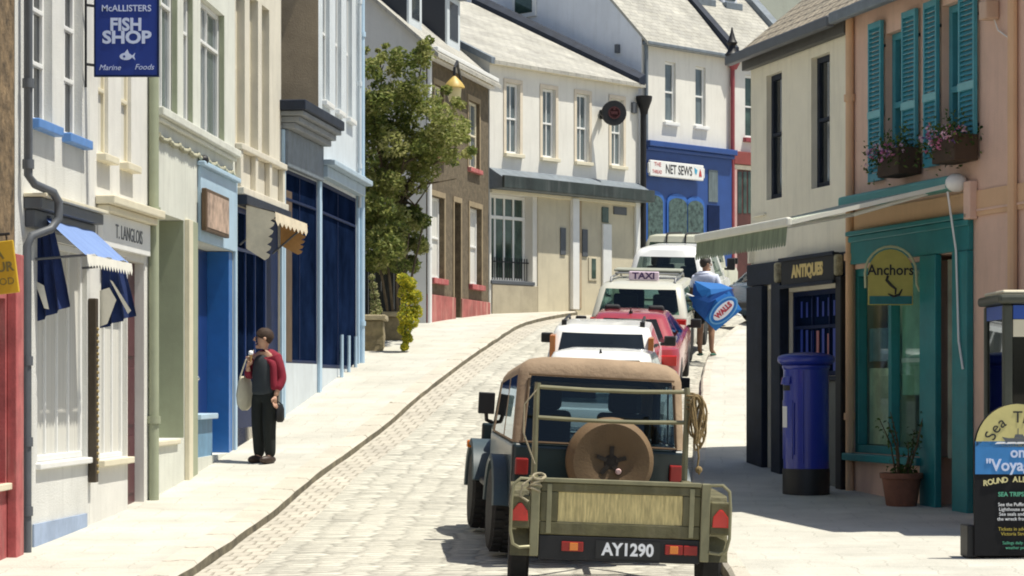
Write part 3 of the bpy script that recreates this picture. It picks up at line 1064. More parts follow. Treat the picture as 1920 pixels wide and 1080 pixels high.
# light-blue fascia over the blue doorway
mb = MB()
zf1 = FC.z(372, 312)
fbox(mb, FC, FC.u(370), FC.u(437), .003, .045, blu[3] + .004, zf1)
mb.build('fascia_board', m_lightblue, b, bevel=.006)
mb = MB()
fbox(mb, FC, FC.u(369), FC.u(438), .003, .10, zf1 + .003, zf1 + .06)
mb.build('fascia_cornice', m_lightblue, b, bevel=.01)
mb = MB()
fbox(mb, FC, FC.u(437) - .02, FC.L - .01, .003, .04, -2, zf1 + .05)
mb.build('pilaster', m_lightblue, b, bevel=.006)
mb = MB()
fbox(mb, FC, blu[0] + .004, blu[0] + 1.0, -.345, -.30, blu[2] + .55, blu[3] - .004)
sw = mb.build('shop_window', m_pane_navy, b)
mb = MB()
for k in range(4):
    uu = blu[0] + .04 + k * .3
    fbox(mb, FC, uu, uu + .05, -.298, -.26, blu[2] + .552, blu[3] - .006)
mb.build('window_bar', m_blue, sw, bevel=.006)
mb = MB()
fbox(mb, FC, blu[0] + .004, blu[0] + 1.0, -.33, -.02, blu[2] - .2, blu[2] + .45)
mb.build('stall_riser', M('dusty_blue_paint', (.13, .27, .42), .6, .2, 4), b, bevel=.01)
mb = MB()
fbox(mb, FC, blu[0] - .02, blu[0] + 1.02, -.32, .05, blu[2] + .453, blu[2] + .52)
mb.build('window_sill', m_lightblue, b, bevel=.01)
mb = MB()
fbox(mb, FC, blu[0] + 1.05, blu[1] - .25, -.34, -.28, blu[2] - .2, blu[3] - .006)
d = mb.build('door', M('deep_blue_door_paint', (.008, .035, .16), .35, .12, 4), b, bevel=.01)
mb = MB()
mb.ball(FC.pt(blu[0] + 1.18, -.25, blu[2] + .95), .035, 8)
mb.build('handle', m_chrome, d, smooth=True)
mb = MB()
fbox(mb, FC, blu[1] - .24, blu[1] - .004, -.30, -.0, blu[2] - .2, blu[3] - .006)
mb.build('door_jamb', m_blue, b, bevel=.008)
roof(FC, b, m_slate, 0, L - .05, 6.0, 8.2, 6)
# picture sign on the light blue fascia
s = thing('picture_sign', 'square framed sign with a faded brown picture fixed above the blue doorway', 'sign', FC.pt(FC.u(405), .05, FC.z(405, 440)))
mb = MB()
ua, ub = FC.u(384, .1), FC.u(427, .1)
za, zb = FC.z(384, 432, .1), FC.z(384, 352, .1)
fbox(mb, FC, ua, ub, .06, .12, za, zb)
mb.build('frame', m_brown_in, s, bevel=.01)
mb = MB()
fbox(mb, FC, ua + .05, ub - .05, .118, .126, za + .045, zb - .045)
mb.build('picture', M('faded_brown_picture', (.46, .33, .25), .6, .6, 5), s)

# --- cream building with three tall windows and the tan awning
FD = Fac(cD, cF, 1)
L = FD.L
b = thing('cream_building', 'narrow cream building with three tall windows above a dark blue shopfront', 'building', base(FD))
zs_ = FD.z(443, 268)
ops = []
for pa, pb in ((442, 459), (468, 484), (491, 505)):
    ops.append((FD.u(pa), FD.u(pb), zs_, 5.2, .16))
zsh = FD.z(443, 368)
shp = (.03, L - .11, gp(-3.4, 30.5) + .1, zsh - .12, .06)
wall(FD, b, m_cream, 0, L, -2.2, 6.6, ops + [shp], D=6)
for w in ops:
    window(FD, b, w, m_trim_cream, m_pane_grey, .05, (.5,), ())
mb = MB()
fbox(mb, FD, .02, L - .03, .003, .10, zs_ - .09, zs_ - .004)
fbox(mb, FD, .02, L - .03, .003, .12, zsh + .02, zsh + .12)
mb.build('band_course', m_cream, b, bevel=.012)
for k in range(4):
    mb = MB()
    uu = .04 + (L - .25) * k / 3
    fbox(mb, FD, uu, uu + .15, .003, .075, zsh + .122, zs_ - .092)
    mb.build('panel_pier', m_cream, b, bevel=.008)
mb = MB()
fbox(mb, FD, .02, L - .05, .003, .16, zsh - .11, zsh + .017)
mb.build('shop_cornice', m_navy2, b, bevel=.012)
sw = window(FD, b, (shp[0] + .002, shp[1] - .9, shp[2] + .35, shp[3] - .004, .055), M('shop_blue_paint', (.015, .05, .20), .4, .2), m_pane_navy, .07, (.8,), (.33, .66), name='shop_window')
mb = MB()
fbox(mb, FD, shp[0] + .003, shp[1] - .9, -.055, -.0, shp[2] - .3, shp[2] + .347)
mb.build('stall_riser', m_navy, b, bevel=.01)
mb = MB()
fbox(mb, FD, shp[1] - .89, shp[1] - .01, -.055, -.02, shp[2] - .3, shp[3] - .006)
mb.build('door', m_navy, b, bevel=.01)
mb = MB()
fbox(mb, FD, L - .10, L - .01, .003, .04, -2, zsh - .115)
mb.build('pilaster', m_lightblue, b, bevel=.01)
roof(FD, b, m_slate, 0, L - .05, 6.6, 8.6, 6)

aw = thing('canvas_awning', 'tan canvas awning with scalloped edges folded over the dark blue shopfront', 'awning', FD.pt(1.0, .2, zsh - .3))
m_tan = M('tan_canvas', (.66, .57, .42), .9, .18, 5)
m_tan_shade = M('shaded_tan_canvas', (.50, .27, .10), .9, .25, 5)  # same canvas, with the far flap's shade put into the colour
ua, ub = FD.u(452, .05), FD.u(516, .05)
z1 = zsh - .12
PW = .50
z2 = z1 - .10
mb = MB()
th = .02
for o_ in (0, th):
    mb.quad(FD.pt(ua, .1, z1 + o_), FD.pt(ub, .1, z1 + o_), FD.pt(ub, PW, z2 + o_), FD.pt(ua, PW, z2 + o_))
for k in range(8):
    a0, a1 = ua + (ub - ua) * k / 8, ua + (ub - ua) * (k + 1) / 8
    mb.add([FD.pt(a0, PW, z2 + th), FD.pt(a1, PW, z2 + th), FD.pt(a1, PW + .01, z2 - .10), FD.pt((a0 + a1) / 2, PW + .012, z2 - .16), FD.pt(a0, PW + .01, z2 - .10)], [(0, 1, 2, 3, 4)])
mb.build('canopy', m_tan, aw)
def flap(u_, mat, dz, w0=.12):
    m2 = MB()
    pts = [FD.pt(u_, w0, z1 + .01), FD.pt(u_, PW - .01, z2 + .01)]
    n_ = 6
    for k in range(n_):
        za, zb = z2 + .01 - dz * k / n_, z2 + .01 - dz * (k + 1) / n_
        wv = PW - .01 - .015 * k
        pts += [FD.pt(u_, wv + .02, (za * .7 + zb * .3)), FD.pt(u_, wv + .0, (za * .3 + zb * .7)), FD.pt(u_, wv - .05, zb)]
    pts.append(FD.pt(u_, w0, z1 - dz * .9))
    m2.add(pts + [p + Vector((0, .012, 0)) for p in pts], [tuple(range(len(pts))), tuple(range(2 * len(pts) - 1, len(pts) - 1, -1))] + [(i, (i + 1) % len(pts), (i + 1) % len(pts) + len(pts), i + len(pts)) for i in range(len(pts))])
    m2.build('side_flap', mat, aw)
flap(ua - .01, m_tan, .62)
flap(ub + .02, m_tan_shade, .42)
for u_ in (ua + .06, ub - .05):
    mb = MB()
    mb.tube([FD.pt(u_, .02, z1 - .5), FD.pt(u_, PW - .03, z2 - .02)], .014, 6)
    mb.build('arm', m_grey_pipe, aw)

# --- single storey shop with grey cornice, then the taller blue-white house
FF = Fac(cF, cE, 1)
L = FF.L
b = thing('single_storey_shop', 'low shop with a deep grey cornice and tall dark windows', 'shop', base(FF))
zt = FF.z(528, 215)
so = (.11, L - .10, gp(-3.1, 33) + .65, FF.z(540, 318), .05)
wall(FF, b, m_bluewhite, 0, L, -2.2, zt - .15, [so], D=3)
window(FF, b, so, m_navy, m_pane_navy, .05, (.86,), (.5,), name='shop_window', th=.045)
mb = MB()
fbox(mb, FF, -.05, L + .12, -.2, .34, zt - .02, zt + .05)
fbox(mb, FF, 0, L + .06, -.2, .27, zt - .11, zt - .023)
fbox(mb, FF, .02, L + .03, .003, .2, zt - .2, zt - .113)
mb.build('cornice', M('grey_moulded_cornice', (.22, .235, .245), .7, .15, 3, streak=.3), b, bevel=.015)
mb = MB()
fbox(mb, FF, -.10, L + .16, -.5, .38, zt + .053, zt + .20)
mb.build('cornice_lead', m_navy2, b, bevel=.015)
mb = MB()
fbox(mb, FF, .05, L - .02, .003, .09, so[3] + .01, zt - .205)
mb.build('fascia_board', m_lead, b, bevel=.01)
mb = MB()
fbox(mb, FF, so[0] + .01, so[0] + .62, -.046, -.004, so[2] + .01, so[3] - .30)
mb.build('door', m_brown_in, b, bevel=.01)
for uu in (0.01, L - .095):
    mb = MB()
    fbox(mb, FF, uu, uu + .09, .003, .05, -2, zt - .21)
    mb.build('pilaster', m_lightblue, b, bevel=.01)

FE = Fac(cE, cZ, 1)
L = FE.L
b = thing('blue_white_house', 'tall pale blue-white house with a brown side wall and dark blue shop windows', 'house', base(FE))
zw = FE.z(606, 188)
ops = []
for pa, pb in ((605, 618), (629, 640), (650, 660)):
    ops.append((FE.u(pa), FE.u(pb), zw, 6.6, .12))
zsc = FE.z(606, 300)
so = (.10, L - .24, FE.z(602, 690), zsc - .34, .05)
wall(FE, b, m_bluewhite, 0, L, -2.2, 7.4, ops + [so], D=5, ends=False)
mb = MB()
mb.quad(FE.pt(0, 0, -2.2), FE.pt(0, -5, -2.2), FE.pt(0, -5, 7.4), FE.pt(0, 0, 7.4), uv=[(0, 0), (5, 0), (5, 9), (0, 9)])
mb.add([FE.pt(0, 0, 7.4), FE.pt(0, -5, 7.4), FE.pt(0, -2.5, 9.4)], [(0, 1, 2)], [[(0, 0), (5, 0), (2.5, 2)]])
mb.build('side_wall', m_brown_render, b)
mb = MB()
mb.quad(FE.pt(L, 0, -2.2), FE.pt(L, -5, -2.2), FE.pt(L, -5, 7.4), FE.pt(L, 0, 7.4), uv=[(0, 0), (5, 0), (5, 9), (0, 9)])
mb.build('end_wall', m_white, b)
for w in ops:
    window(FE, b, w, m_trim_white, m_pane_grey, .045, (.5,), (), sill=(.08, .08, .05), smat=m_trim_white)
window(FE, b, so, m_navy, m_pane_navy, .06, (.85,), (.5,), name='shop_window', th=.045)
mb = MB()
fbox(mb, FE, .02, L - .05, .003, .26, zsc - .12, zsc - .03)
fbox(mb, FE, .05, L - .1, .003, .14, zsc - .30, zsc - .123)
mb.build('shop_cornice', M('blue_grey_cornice', (.38, .48, .56), .6, .12, 3, streak=.2), b, bevel=.015)
for uu, wd in ((0.0, .095), (L * .52, .10), (L - .22, .12)):
    if uu == L * .52: continue
    mb = MB()
    fbox(mb, FE, uu, uu + wd, .003, .045, -2, zsc - .303)
    mb.build('pilaster', m_lightblue, b, bevel=.01)
for k in range(3):
    mb = MB()
    uu = L * (.45 + .18 * k)
    mb.tube([FE.pt(uu, .07, gp(-2.8, 36) - .2), FE.pt(uu, .07, so[2] + .55)], .03, 8)
    mb.build('guard_rail', m_lightblue, b, smooth=True)
pipe(FE, b, m_lightblue, L - .06, .07, -.2, 7.2, .05)
pipe(FE, b, m_bluewhite, L - .22, .06, 3.0, 7.2, .03)
roof(FE, b, m_slate, 0, L, 7.4, 9.4, 5)
# ------------------------------------------------------------------ top of the street
def roof_front(F, root, mat, u0, u1, ze, pitch, depth, over=.15, th=.09, name='roof', e0=.05, e1=.05, back=True):
    """front slope of a roof running back `depth` metres, and a back slope"""
    mb = MB()
    tp = math.tan(R(pitch))
    zl, zr = ze - over * tp, ze + depth * tp
    Ls = (depth + over) / math.cos(R(pitch))
    a0, a1 = u0 - e0, u1 + e1
    mb.quad(F.pt(a0, over, zl + th), F.pt(a1, over, zl + th), F.pt(a1, -depth, zr + th), F.pt(a0, -depth, zr + th), uv=[(a0, 0), (a1, 0), (a1, Ls), (a0, Ls)])
    mb.quad(F.pt(a0, over, zl), F.pt(a1, over, zl), F.pt(a1, -depth, zr), F.pt(a0, -depth, zr), uv=[(a0, 0), (a1, 0), (a1, Ls), (a0, Ls)])
    mb.quad(F.pt(a0, over, zl), F.pt(a1, over, zl), F.pt(a1, over, zl + th), F.pt(a0, over, zl + th), uv=[(a0, 0), (a1, 0), (a1, .09), (a0, .09)])
    for a in (a0, a1):
        mb.quad(F.pt(a, over, zl), F.pt(a, -depth, zr), F.pt(a, -depth, zr + th), F.pt(a, over, zl + th), uv=[(0, 0), (Ls, 0), (Ls, .09), (0, .09)])
    if back:
        mb.quad(F.pt(a0, -depth, zr + th), F.pt(a1, -depth, zr + th), F.pt(a1, -2 * depth, ze), F.pt(a0, -2 * depth, ze), uv=[(a0, 0), (a1, 0), (a1, Ls), (a0, Ls)])
    return mb.build(name, mat, root)

def gable_wall(F, u, ze, pitch, depth, mat, root, z0=-2.2, name='gable_wall', op=None, off=0.0):
    mb = MB()
    zr = ze + depth * math.tan(R(pitch))
    if op is None:
        mb.add([F.pt(u, off, z0), F.pt(u, -2 * depth, z0), F.pt(u, -2 * depth, ze), F.pt(u, -depth, zr), F.pt(u, off, ze)], [(0, 1, 2, 3, 4)])
    return mb.build(name, mat, root)

# --- brown granite house
FG = Fac(LX(799, 47.0), LX(916, 52.0), 1)
L = FG.L
b = thing('brown_stone_house', 'brown stone house with a white gable and peeling red plinth behind the tree', 'house', base(FG))
ze = FG.z(800, 85)
up = [(FG.u(814), FG.u(831), FG.z(800, 285), FG.z(800, 150), .12), (FG.u(878), FG.u(898), FG.z(800, 285), FG.z(800, 150), .12)]
zh = FG.z(806, 365)
dn = [(FG.u(808), FG.u(832), FG.z(806, 520), zh, .16), (FG.u(851), FG.u(863), gp(-1.2, 49.5) - .1, zh, .25), (FG.u(880), FG.u(902), FG.z(806, 520), zh, .16)]
wall(FG, b, m_granite, 0, L, -1.5, ze, up + dn, D=5, ends=False)
gable_wall(FG, 0, ze, 41, 2.6, M('grey_white_render', (.62, .62, .60), .9, .08, .8, .3, 30, streak=.2), b)
gable_wall(FG, L, ze, 41, 2.6, m_white, b, name='gable_wall')
for w in up:
    window(FG, b, w, m_trim_cream, m_pane_grey, .06, (.5,), (.5,), sill=(.09, .1, .06), smat=m_redpaint)
for w in (dn[0], dn[2]):
    window(FG, b, w, m_trim_white, m_curtain, .06, (.5,), (), sill=(.10, .12, .06), smat=m_redpaint)
mb = MB()
fbox(mb, FG, dn[1][0] + .004, dn[1][1] - .004, -.24, -.18, dn[1][2], dn[1][3] - .005)
mb.build('door', m_brown_in, b, bevel=.01)
for w in dn + up:
    mb = MB()
    a, c = w[0], w[1]
    fbox(mb, FG, a - .09, a - .005, .003, .02, w[2], w[3])
    fbox(mb, FG, c + .005, c + .09, .003, .02, w[2], w[3])
    fbox(mb, FG, a - .09, c + .09, .003, .022, w[3] + .004, w[3] + .12)
    mb.build('window_surround', MATS.get('tan_dressed_stone') or M('tan_dressed_stone', (.30, .235, .145), .9, .2, 5, .2, 30), b)
for a, c in ((0.01, dn[1][0] - .01), (dn[1][1] + .01, L - .02)):
    mb = MB()
    zz = FG.z(806, 552)
    fbox(mb, FG, a, c, .003, .05, -1, zz)
    mb.build('plinth', M('peeling_red_plinth', (.36, .10, .09), .85, .35, 2.5, .2, 30, streak=.75, dirt=(1.2, 1.0, .8)), b, bevel=.01)
mb = MB()
fbox(mb, FG, 0, L - .02, .003, .26, ze - .13, ze - .03)
fbox(mb, FG, 0, L - .02, .003, .16, ze - .27, ze - .133)
mb.build('eaves_cornice', m_trim_white, b, bevel=.015)
mb = MB()
for k in range(22):
    uu = .05 + k * (L - .2) / 22
    fbox(mb, FG, uu, uu + .09, .163, .22, ze - .25, ze - .14)
mb.build('dentil_course', m_trim_cream, b)
rf = roof_front(FG, b, m_slate, 0, L, ze - .02, 41, 2.6, over=.3, e0=.12)
for px0, px1, dep in ((762, 786, 1.35), (834, 858, 1.15)):
    off = -.62
    u0, u1 = FG.u(px0, off), FG.u(px1, off)
    zb = ze + .62 * math.tan(R(41)) - .06
    dm = MB()
    dm.hexa([FG.pt(u0, off - dep, zb), FG.pt(u1, off - dep, zb), FG.pt(u1, off, zb), FG.pt(u0, off, zb), FG.pt(u0, off - dep, zb + 1.25), FG.pt(u1, off - dep, zb + 1.25), FG.pt(u1, off, zb + 1.25), FG.pt(u0, off, zb + 1.25)])
    d = dm.build('dormer', m_slate_dark, b)
    dm = MB()
    fbox(dm, FG, u0 + .0, u1 - .0, off + .003, off + .06, zb - .05, zb + 1.25)
    dm.build('dormer_front', m_bluewhite, d, bevel=.01)
    dm = MB()
    fbox(dm, FG, u0 + .2, u1 - .2, off + .063, off + .07, zb + .25, zb + 1.1)
    dm.build('pane', m_pane, d)
    dm = MB()
    fbox(dm, FG, u0 - .1, u1 + .1, off - dep, off + .2, zb + 1.253, zb + 1.33)
    dm.build('dormer_roof', m_lead, d, bevel=.01)
pipe(FG, b, m_trim_white, .05, .06, -1, ze - .3, .05)

# lantern on a bracket on the brown house
Yl = 45.6
lp = P(852, 150, Yl)
s = thing('street_lamp', 'cream glass lantern street lamp hanging from a black bracket by the tree', 'street lamp', lp)
k = Yl / FPX
mb = MB()
T = Matrix.Translation((lp.x, lp.y, P(0, 193, Yl).z))
hgt = (193 - 165) * k
mb.lathe([(.05, 0), (.11, .03), (.13, .12), (.145, hgt)], 12, T)
mb.build('lantern_glass', M('cream_lamp_glass', (.72, .62, .32), .35, .08, 6, coat=.3), s, smooth=True)
mb = MB()
mb.lathe([(.215, hgt + .002), (.205, hgt + .04), (.15, hgt + .12), (.06, hgt + .21), (.03, hgt + .24)], 14, T)
mb.build('lantern_hood', M('ochre_lamp_paint', (.52, .36, .09), .5, .15, 6), s, smooth=True)
mb = MB()
zt = P(0, 128, Yl).z
q = FG.pt(FG.u(866), 0, zt + .25)
mb.tube([T @ Vector((0, 0, hgt + .22)), (lp.x, lp.y, zt)], .028, 8)
mb.tube([(lp.x, lp.y, zt), (lp.x + .05, lp.y + .3, zt + .18), (q.x * .5 + lp.x * .5, (q.y + lp.y) / 2, zt + .27), (q.x, q.y, q.z)], .03, 8)
mb.build('bracket', m_black, s, smooth=True)

# --- white house with the shallow slate roof
FW = Fac(LX(918, 52.25), LX(1197, 56.45), 1)
L = FW.L
b = thing('white_house', 'white house with four sash windows over a dark canopied old shopfront', 'house', base(FW))
ze = FW.z(918, 112)
zs_, zt_ = FW.z(950, 287), FW.z(950, 155)
ops = []
for pa, pb in ((949, 974), (1017, 1041), (1081, 1104), (1146, 1168)):
    ops.append((FW.u(pa), FW.u(pb), zs_, zt_, .13))
zc = FW.z(922, 350)
sw = (.06, FW.u(999), FW.z(925, 525), FW.z(925, 362), .30)
rec = (FW.u(1079), FW.u(1197) - .22, gp(1.5, 54) - .05, FW.z(1085, 372), .45)
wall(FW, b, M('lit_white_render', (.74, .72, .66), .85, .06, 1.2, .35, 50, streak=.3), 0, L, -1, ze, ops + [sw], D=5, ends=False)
gable_wall(FW, 0, ze, 25, 5.5, m_white, b)
gable_wall(FW, L - .01, ze, 25, 5.5, m_white, b)
for w in ops:
    window(FW, b, w, m_trim_white, m_pane_grey, .06, (.5,), (.5,), sill=(.10, .09, .10), smat=m_trim_cream)
for w in ops:
    mb = MB()
    fbox(mb, FW, w[0] - .10, w[0] - .004, .003, .02, zs_ - .0, zt_)
    fbox(mb, FW, w[1] + .004, w[1] + .10, .003, .02, zs_ - .0, zt_)
    fbox(mb, FW, w[0] - .10, w[1] + .10, .003, .022, zt_ + .004, zt_ + .10)
    mb.build('window_surround', MATS.get('pale_stone_surround') or M('pale_stone_surround', (.68, .60, .48), .85, .08, 5), b, bevel=.004)
wo = window(FW, b, sw, m_trim_white, m_pane_green, .08, (.76,), (.25, .5, .75), name='shop_window', bar=.055)
mb = MB()
for k in range(16):
    uu = sw[0] + .08 + k * (sw[1] - sw[0] - .16) / 15
    mb.tube([FW.pt(uu, -.12, sw[2] + .02), FW.pt(uu, -.12, sw[2] + .55)], .012, 5)
mb.tube([FW.pt(sw[0] + .02, -.12, sw[2] + .45), FW.pt(sw[1] - .02, -.12, sw[2] + .45)], .016, 5)
mb.build('window_railing', m_black, b)
mb = MB()
fbox(mb, FW, sw[0] - .03, sw[1] + .03, -.28, .05, sw[2] - .09, sw[2] - .004)
mb.build('window_sill', m_grey_pipe, b, bevel=.01)
m_tanwall = M('tan_shop_render', (.60, .54, .40), .85, .12, 1.2, .25, 40, streak=.4)
mb = MB()
fbox(mb, FW, sw[1] + .16, L - .12, .003, .03, -.6, zc - .10)
mb.build('shopfront_wall', m_tanwall, b)
mb = MB()
fbox(mb, FW, .06, sw[1] + .14, .003, .04, -.6, sw[2] - .10)
mb.build('stall_riser', M('stained_stall_riser', (.42, .37, .27), .9, .2, 1.5, .25, 30, streak=.5), b, bevel=.01)
def pf(pa, pb, ya, yb, w0, w1, mat, nm, par=None, bev=.006):
    mbx = MB()
    fbox(mbx, FW, FW.u(pa), FW.u(pb), w0, w1, FW.z(pa, yb), FW.z(pa, ya))
    return mbx.build(nm, mat, par or b, bevel=bev)
pf(1067, 1079, 372, 580, .033, .13, m_trim_white, 'pilaster')
pf(1080, 1088, 374, 578, .033, .05, m_brown_render, 'doorway_reveal')
pf(1126, 1142, 420, 580, .033, .09, m_trim_white, 'pilaster')
pf(1126, 1138, 388, 417, .033, .06, m_pane_green, 'fanlight')
pf(1048, 1058, 427, 478, .033, .06, m_grey_pipe, 'notice_panel')
pf(1089, 1099, 430, 481, .033, .06, m_grey_pipe, 'notice_panel')
pf(1101, 1117, 482, 526, .033, .055, m_tanwall, 'vent_panel')
pf(1106, 1114, 485, 522, .056, .064, m_pane_green, 'vent_grille')
pf(1148, 1172, 387, 402, .033, .06, m_grey_pipe, 'vent_grille')
pf(1187, 1195, 380, 580, .033, .10, m_trim_white, 'pilaster')
mb = MB()
fbox(mb, FW, .0, L - .0, .003, .09, zc - .14, zc - .06)
mb.build('frieze', m_trim_cream, b, bevel=.01)
mb = MB()
zf = FW.z(922, 318)
mb.hexa([FW.pt(-.02, .003, zc - .055), FW.pt(L + .02, .003, zc - .055), FW.pt(L + .02, .42, zc - .055), FW.pt(-.02, .42, zc - .055), FW.pt(-.02, .003, zf + .05), FW.pt(L + .02, .003, zf + .05), FW.pt(L + .02, .42, zf - .19), FW.pt(-.02, .42, zf - .19)])
mb.build('canopy_roof', m_lead, b, bevel=.01)
mb = MB()
fbox(mb, FW, -.04, L + .04, .423, .50, zc - .05, zf - .16)
mb.build('canopy_fascia', M('weathered_dark_green_board', (.028, .04, .038), .6, .5, 2.0, .2, 30, streak=.3, dirt=(.5, .5, .5)), b, bevel=.012)
roof_front(FW, b, m_slate, 0, L, ze - .02, 25, 5.5, over=.2)
mb = MB()
fbox(mb, FW, -.02, L, .02, .17, ze - .12, ze - .07)
mb.build('gutter', m_trim_cream, b, bevel=.02)
mb = MB()
mb.tube([FW.pt(L + .05, .12, 1.2), FW.pt(L + .05, .12, FW.z(1200, 215))], .075, 10)
mb.lathe([(.09, 0), (.11, .1), (.2, .35), (.21, .45)], 10, Matrix.Translation(FW.pt(L + .05, .14, FW.z(1200, 215))))
mb.build('drainpipe', m_black, b, smooth=True)
# gable verge stones
mb = MB()
tp = math.tan(R(25))
mb.hexa([FW.pt(-.16, .2, ze - .12), FW.pt(-.02, .2, ze - .12), FW.pt(-.02, -5.5, ze - .02 + 5.5 * tp), FW.pt(-.16, -5.5, ze - .02 + 5.5 * tp), FW.pt(-.16, .2, ze + .03), FW.pt(-.02, .2, ze + .03), FW.pt(-.02, -5.5, ze + .16 + 5.5 * tp), FW.pt(-.16, -5.5, ze + .16 + 5.5 * tp)])
mb.build('verge', m_lead, b)

mb = MB()      # lead flashing where the slates meet the taller house
mb.hexa([FW.pt(L - .22, .2, ze - .05), FW.pt(L + .02, .2, ze - .05), FW.pt(L + .02, -5.5, ze + .05 + 5.5 * tp), FW.pt(L - .22, -5.5, ze + .05 + 5.5 * tp), FW.pt(L - .22, .2, ze + .10), FW.pt(L + .02, .2, ze + .22), FW.pt(L + .02, -5.5, ze + .34 + 5.5 * tp), FW.pt(L - .22, -5.5, ze + .20 + 5.5 * tp)])
mb.build('lead_flashing', m_navy2, b)

# round projecting sign
uu = FW.u(1126)
Yd = FW.pt(uu, .5, 0).y
c = P(1151, 212, Yd)
s = thing('round_sign', 'round black disc sign with a red emblem projecting from the white house', 'sign', c)
T = Matrix.Translation(c) @ Matrix.Rotation(R(90), 4, 'X') @ Matrix.Rotation(R(8), 4, 'Y')
mb = MB()
r = 23.5 * Yd / FPX
mb.lathe([(r * .96, -.07), (r, -.05), (r, .05), (r * .96, .07)], 32, T)
mb.build('disc', m_black, s, smooth=True)
mb = MB()
m_dred = M('dull_red_emblem', (.06, .008, .009), .6, .2)
mb.lathe([(r * .5, .071), (r * .5, .078), (r * .4, .078), (r * .4, .071)], 24, T)
mb.cbox((0, 0, .075), (.16, .07, .012), T)
mb.cbox((0, .11, .075), (.06, .09, .012), T)
mb.build('emblem', m_dred, s)
mb = MB()
q = FW.pt(uu, .02, c.z)
mb.tube([q, T @ Vector((-r * .95, 0, 0))], .055, 8)
mb.cbox((0, 0, 0), (.12, .12, .22), Matrix.Translation(FW.pt(uu, .05, c.z)))
mb.build('bracket', m_black, s)
b0 = b
mb = MB()
c = P(1186, 201, 56.2)
mb.lathe([(.10, 0), (.10, .06)], 12, Matrix.Translation(FW.pt(FW.u(1186), .003, c.z)) @ Vector((0, 0, 0)).to_track_quat('X', 'Z').to_matrix().to_4x4()) if False else fbox(mb, FW, FW.u(1183), FW.u(1191), .003, .07, FW.z(1183, 212), FW.z(1183, 192))
mb.build('alarm_box', m_grey_pipe, b0, bevel=.01)

# --- blue shop house
FB = Fac(LX(1203, 57.0), LX(1368, 59.55), 1)
L = FB.L
b = thing('blue_shop_house', 'tall white house with a royal blue arched shopfront beside the red drainpipe', 'house', base(FB))
ze = FB.z(1203, 68)
zs_, zt_ = FB.z(1248, 228), FB.z(1248, 115)
ops = [(FB.u(1247), FB.u(1267), zs_, zt_, .12), (FB.u(1304), FB.u(1323), zs_, zt_, .12)]
wall(FB, b, MATS['lit_white_render'], 0, L, 0, ze, ops, D=5, ends=False)
mb = MB()
zr = ze + 4.4 * 1.0
sq = [FB.pt(0, 0, 0), FB.pt(0, -9, 0), FB.pt(0, -9, ze), FB.pt(0, -4.5, ze + 4.5 * 1.0), FB.pt(0, 0, ze)]
mb.add(sq, [(0, 1, 2, 3, 4)])
mb.build('gable_wall', m_gable_blue, b)
gable_wall(FB, L, ze, 45, 4.5, m_white, b, z0=0)
for w in ops:
    window(FB, b, w, m_trim_white, m_pane_grey, .06, (.5,), (), sill=(.09, .09, .08), smat=m_trim_white)
# window in the gable
FBg = Fac((FB.A.x, FB.A.y), (FB.pt(0, -9, 0).x, FB.pt(0, -9, 0).y), 1)
if FBg.n.y > 0: FBg.n = -FBg.n
mb = MB()
ua, ub = FBg.u(1007), FBg.u(963)
fbox(mb, FBg, ua, ub, .003, .07, FBg.z(1007, 30), FBg.z(1007, -70))
gw = mb.build('window', m_trim_white, b, bevel=.01)
mb = MB()
fbox(mb, FBg, ua + .12, ub - .12, .072, .08, FBg.z(1007, 22), FBg.z(1007, -70))
mb.build('pane', m_pane_green, gw)
mb = MB()
fbox(mb, FBg, FBg.u(1163), FBg.u(1158), .003, .12, FBg.z(1160, 100), FBg.z(1160, 84))
mb.build('wall_lamp', m_grey_pipe, b)
roof_front(FB, b, m_slate, 0, L, ze - .02, 45, 4.5, over=.22, e0=.02, e1=.0)
mb = MB()
fbox(mb, FB, 0, L, .02, .24, ze - .22, ze - .13)
mb.build('gutter', m_lead, b, bevel=.02)
mb = MB()
mb.tube([FB.pt(.10, .07, 2), FB.pt(.10, .07, ze - .1)], .05, 8)
mb.build('drainpipe', m_lead, b, smooth=True)
mb = MB()     # roof light and red pipe
mb.hexa([FB.pt(FB.u(1215), -1.2, ze + 1.28), FB.pt(FB.u(1235), -1.2, ze + 1.28), FB.pt(FB.u(1235), -2.0, ze + 2.1), FB.pt(FB.u(1215), -2.0, ze + 2.1)] + [p + Vector((0, 0, .18)) for p in (FB.pt(FB.u(1215), -1.2, ze + 1.28), FB.pt(FB.u(1235), -1.2, ze + 1.28), FB.pt(FB.u(1235), -2.0, ze + 2.1), FB.pt(FB.u(1215), -2.0, ze + 2.1))])
mb.build('rooflight', m_lead, b)
m_redpipe = M('red_pipe_paint', (.28, .05, .06), .5, .2, 5)
mb = MB()
mb.tube([FB.pt(L, .10, 1.5), FB.pt(L, .10, ze - .25)], .06, 8)
mb.lathe([(.08, 0), (.16, .15), (.2, .35), (.22, .42)], 8, Matrix.Translation(FB.pt(L, .14, ze - .5)))
mb.build('red_drainpipe', m_redpipe, b, smooth=True)
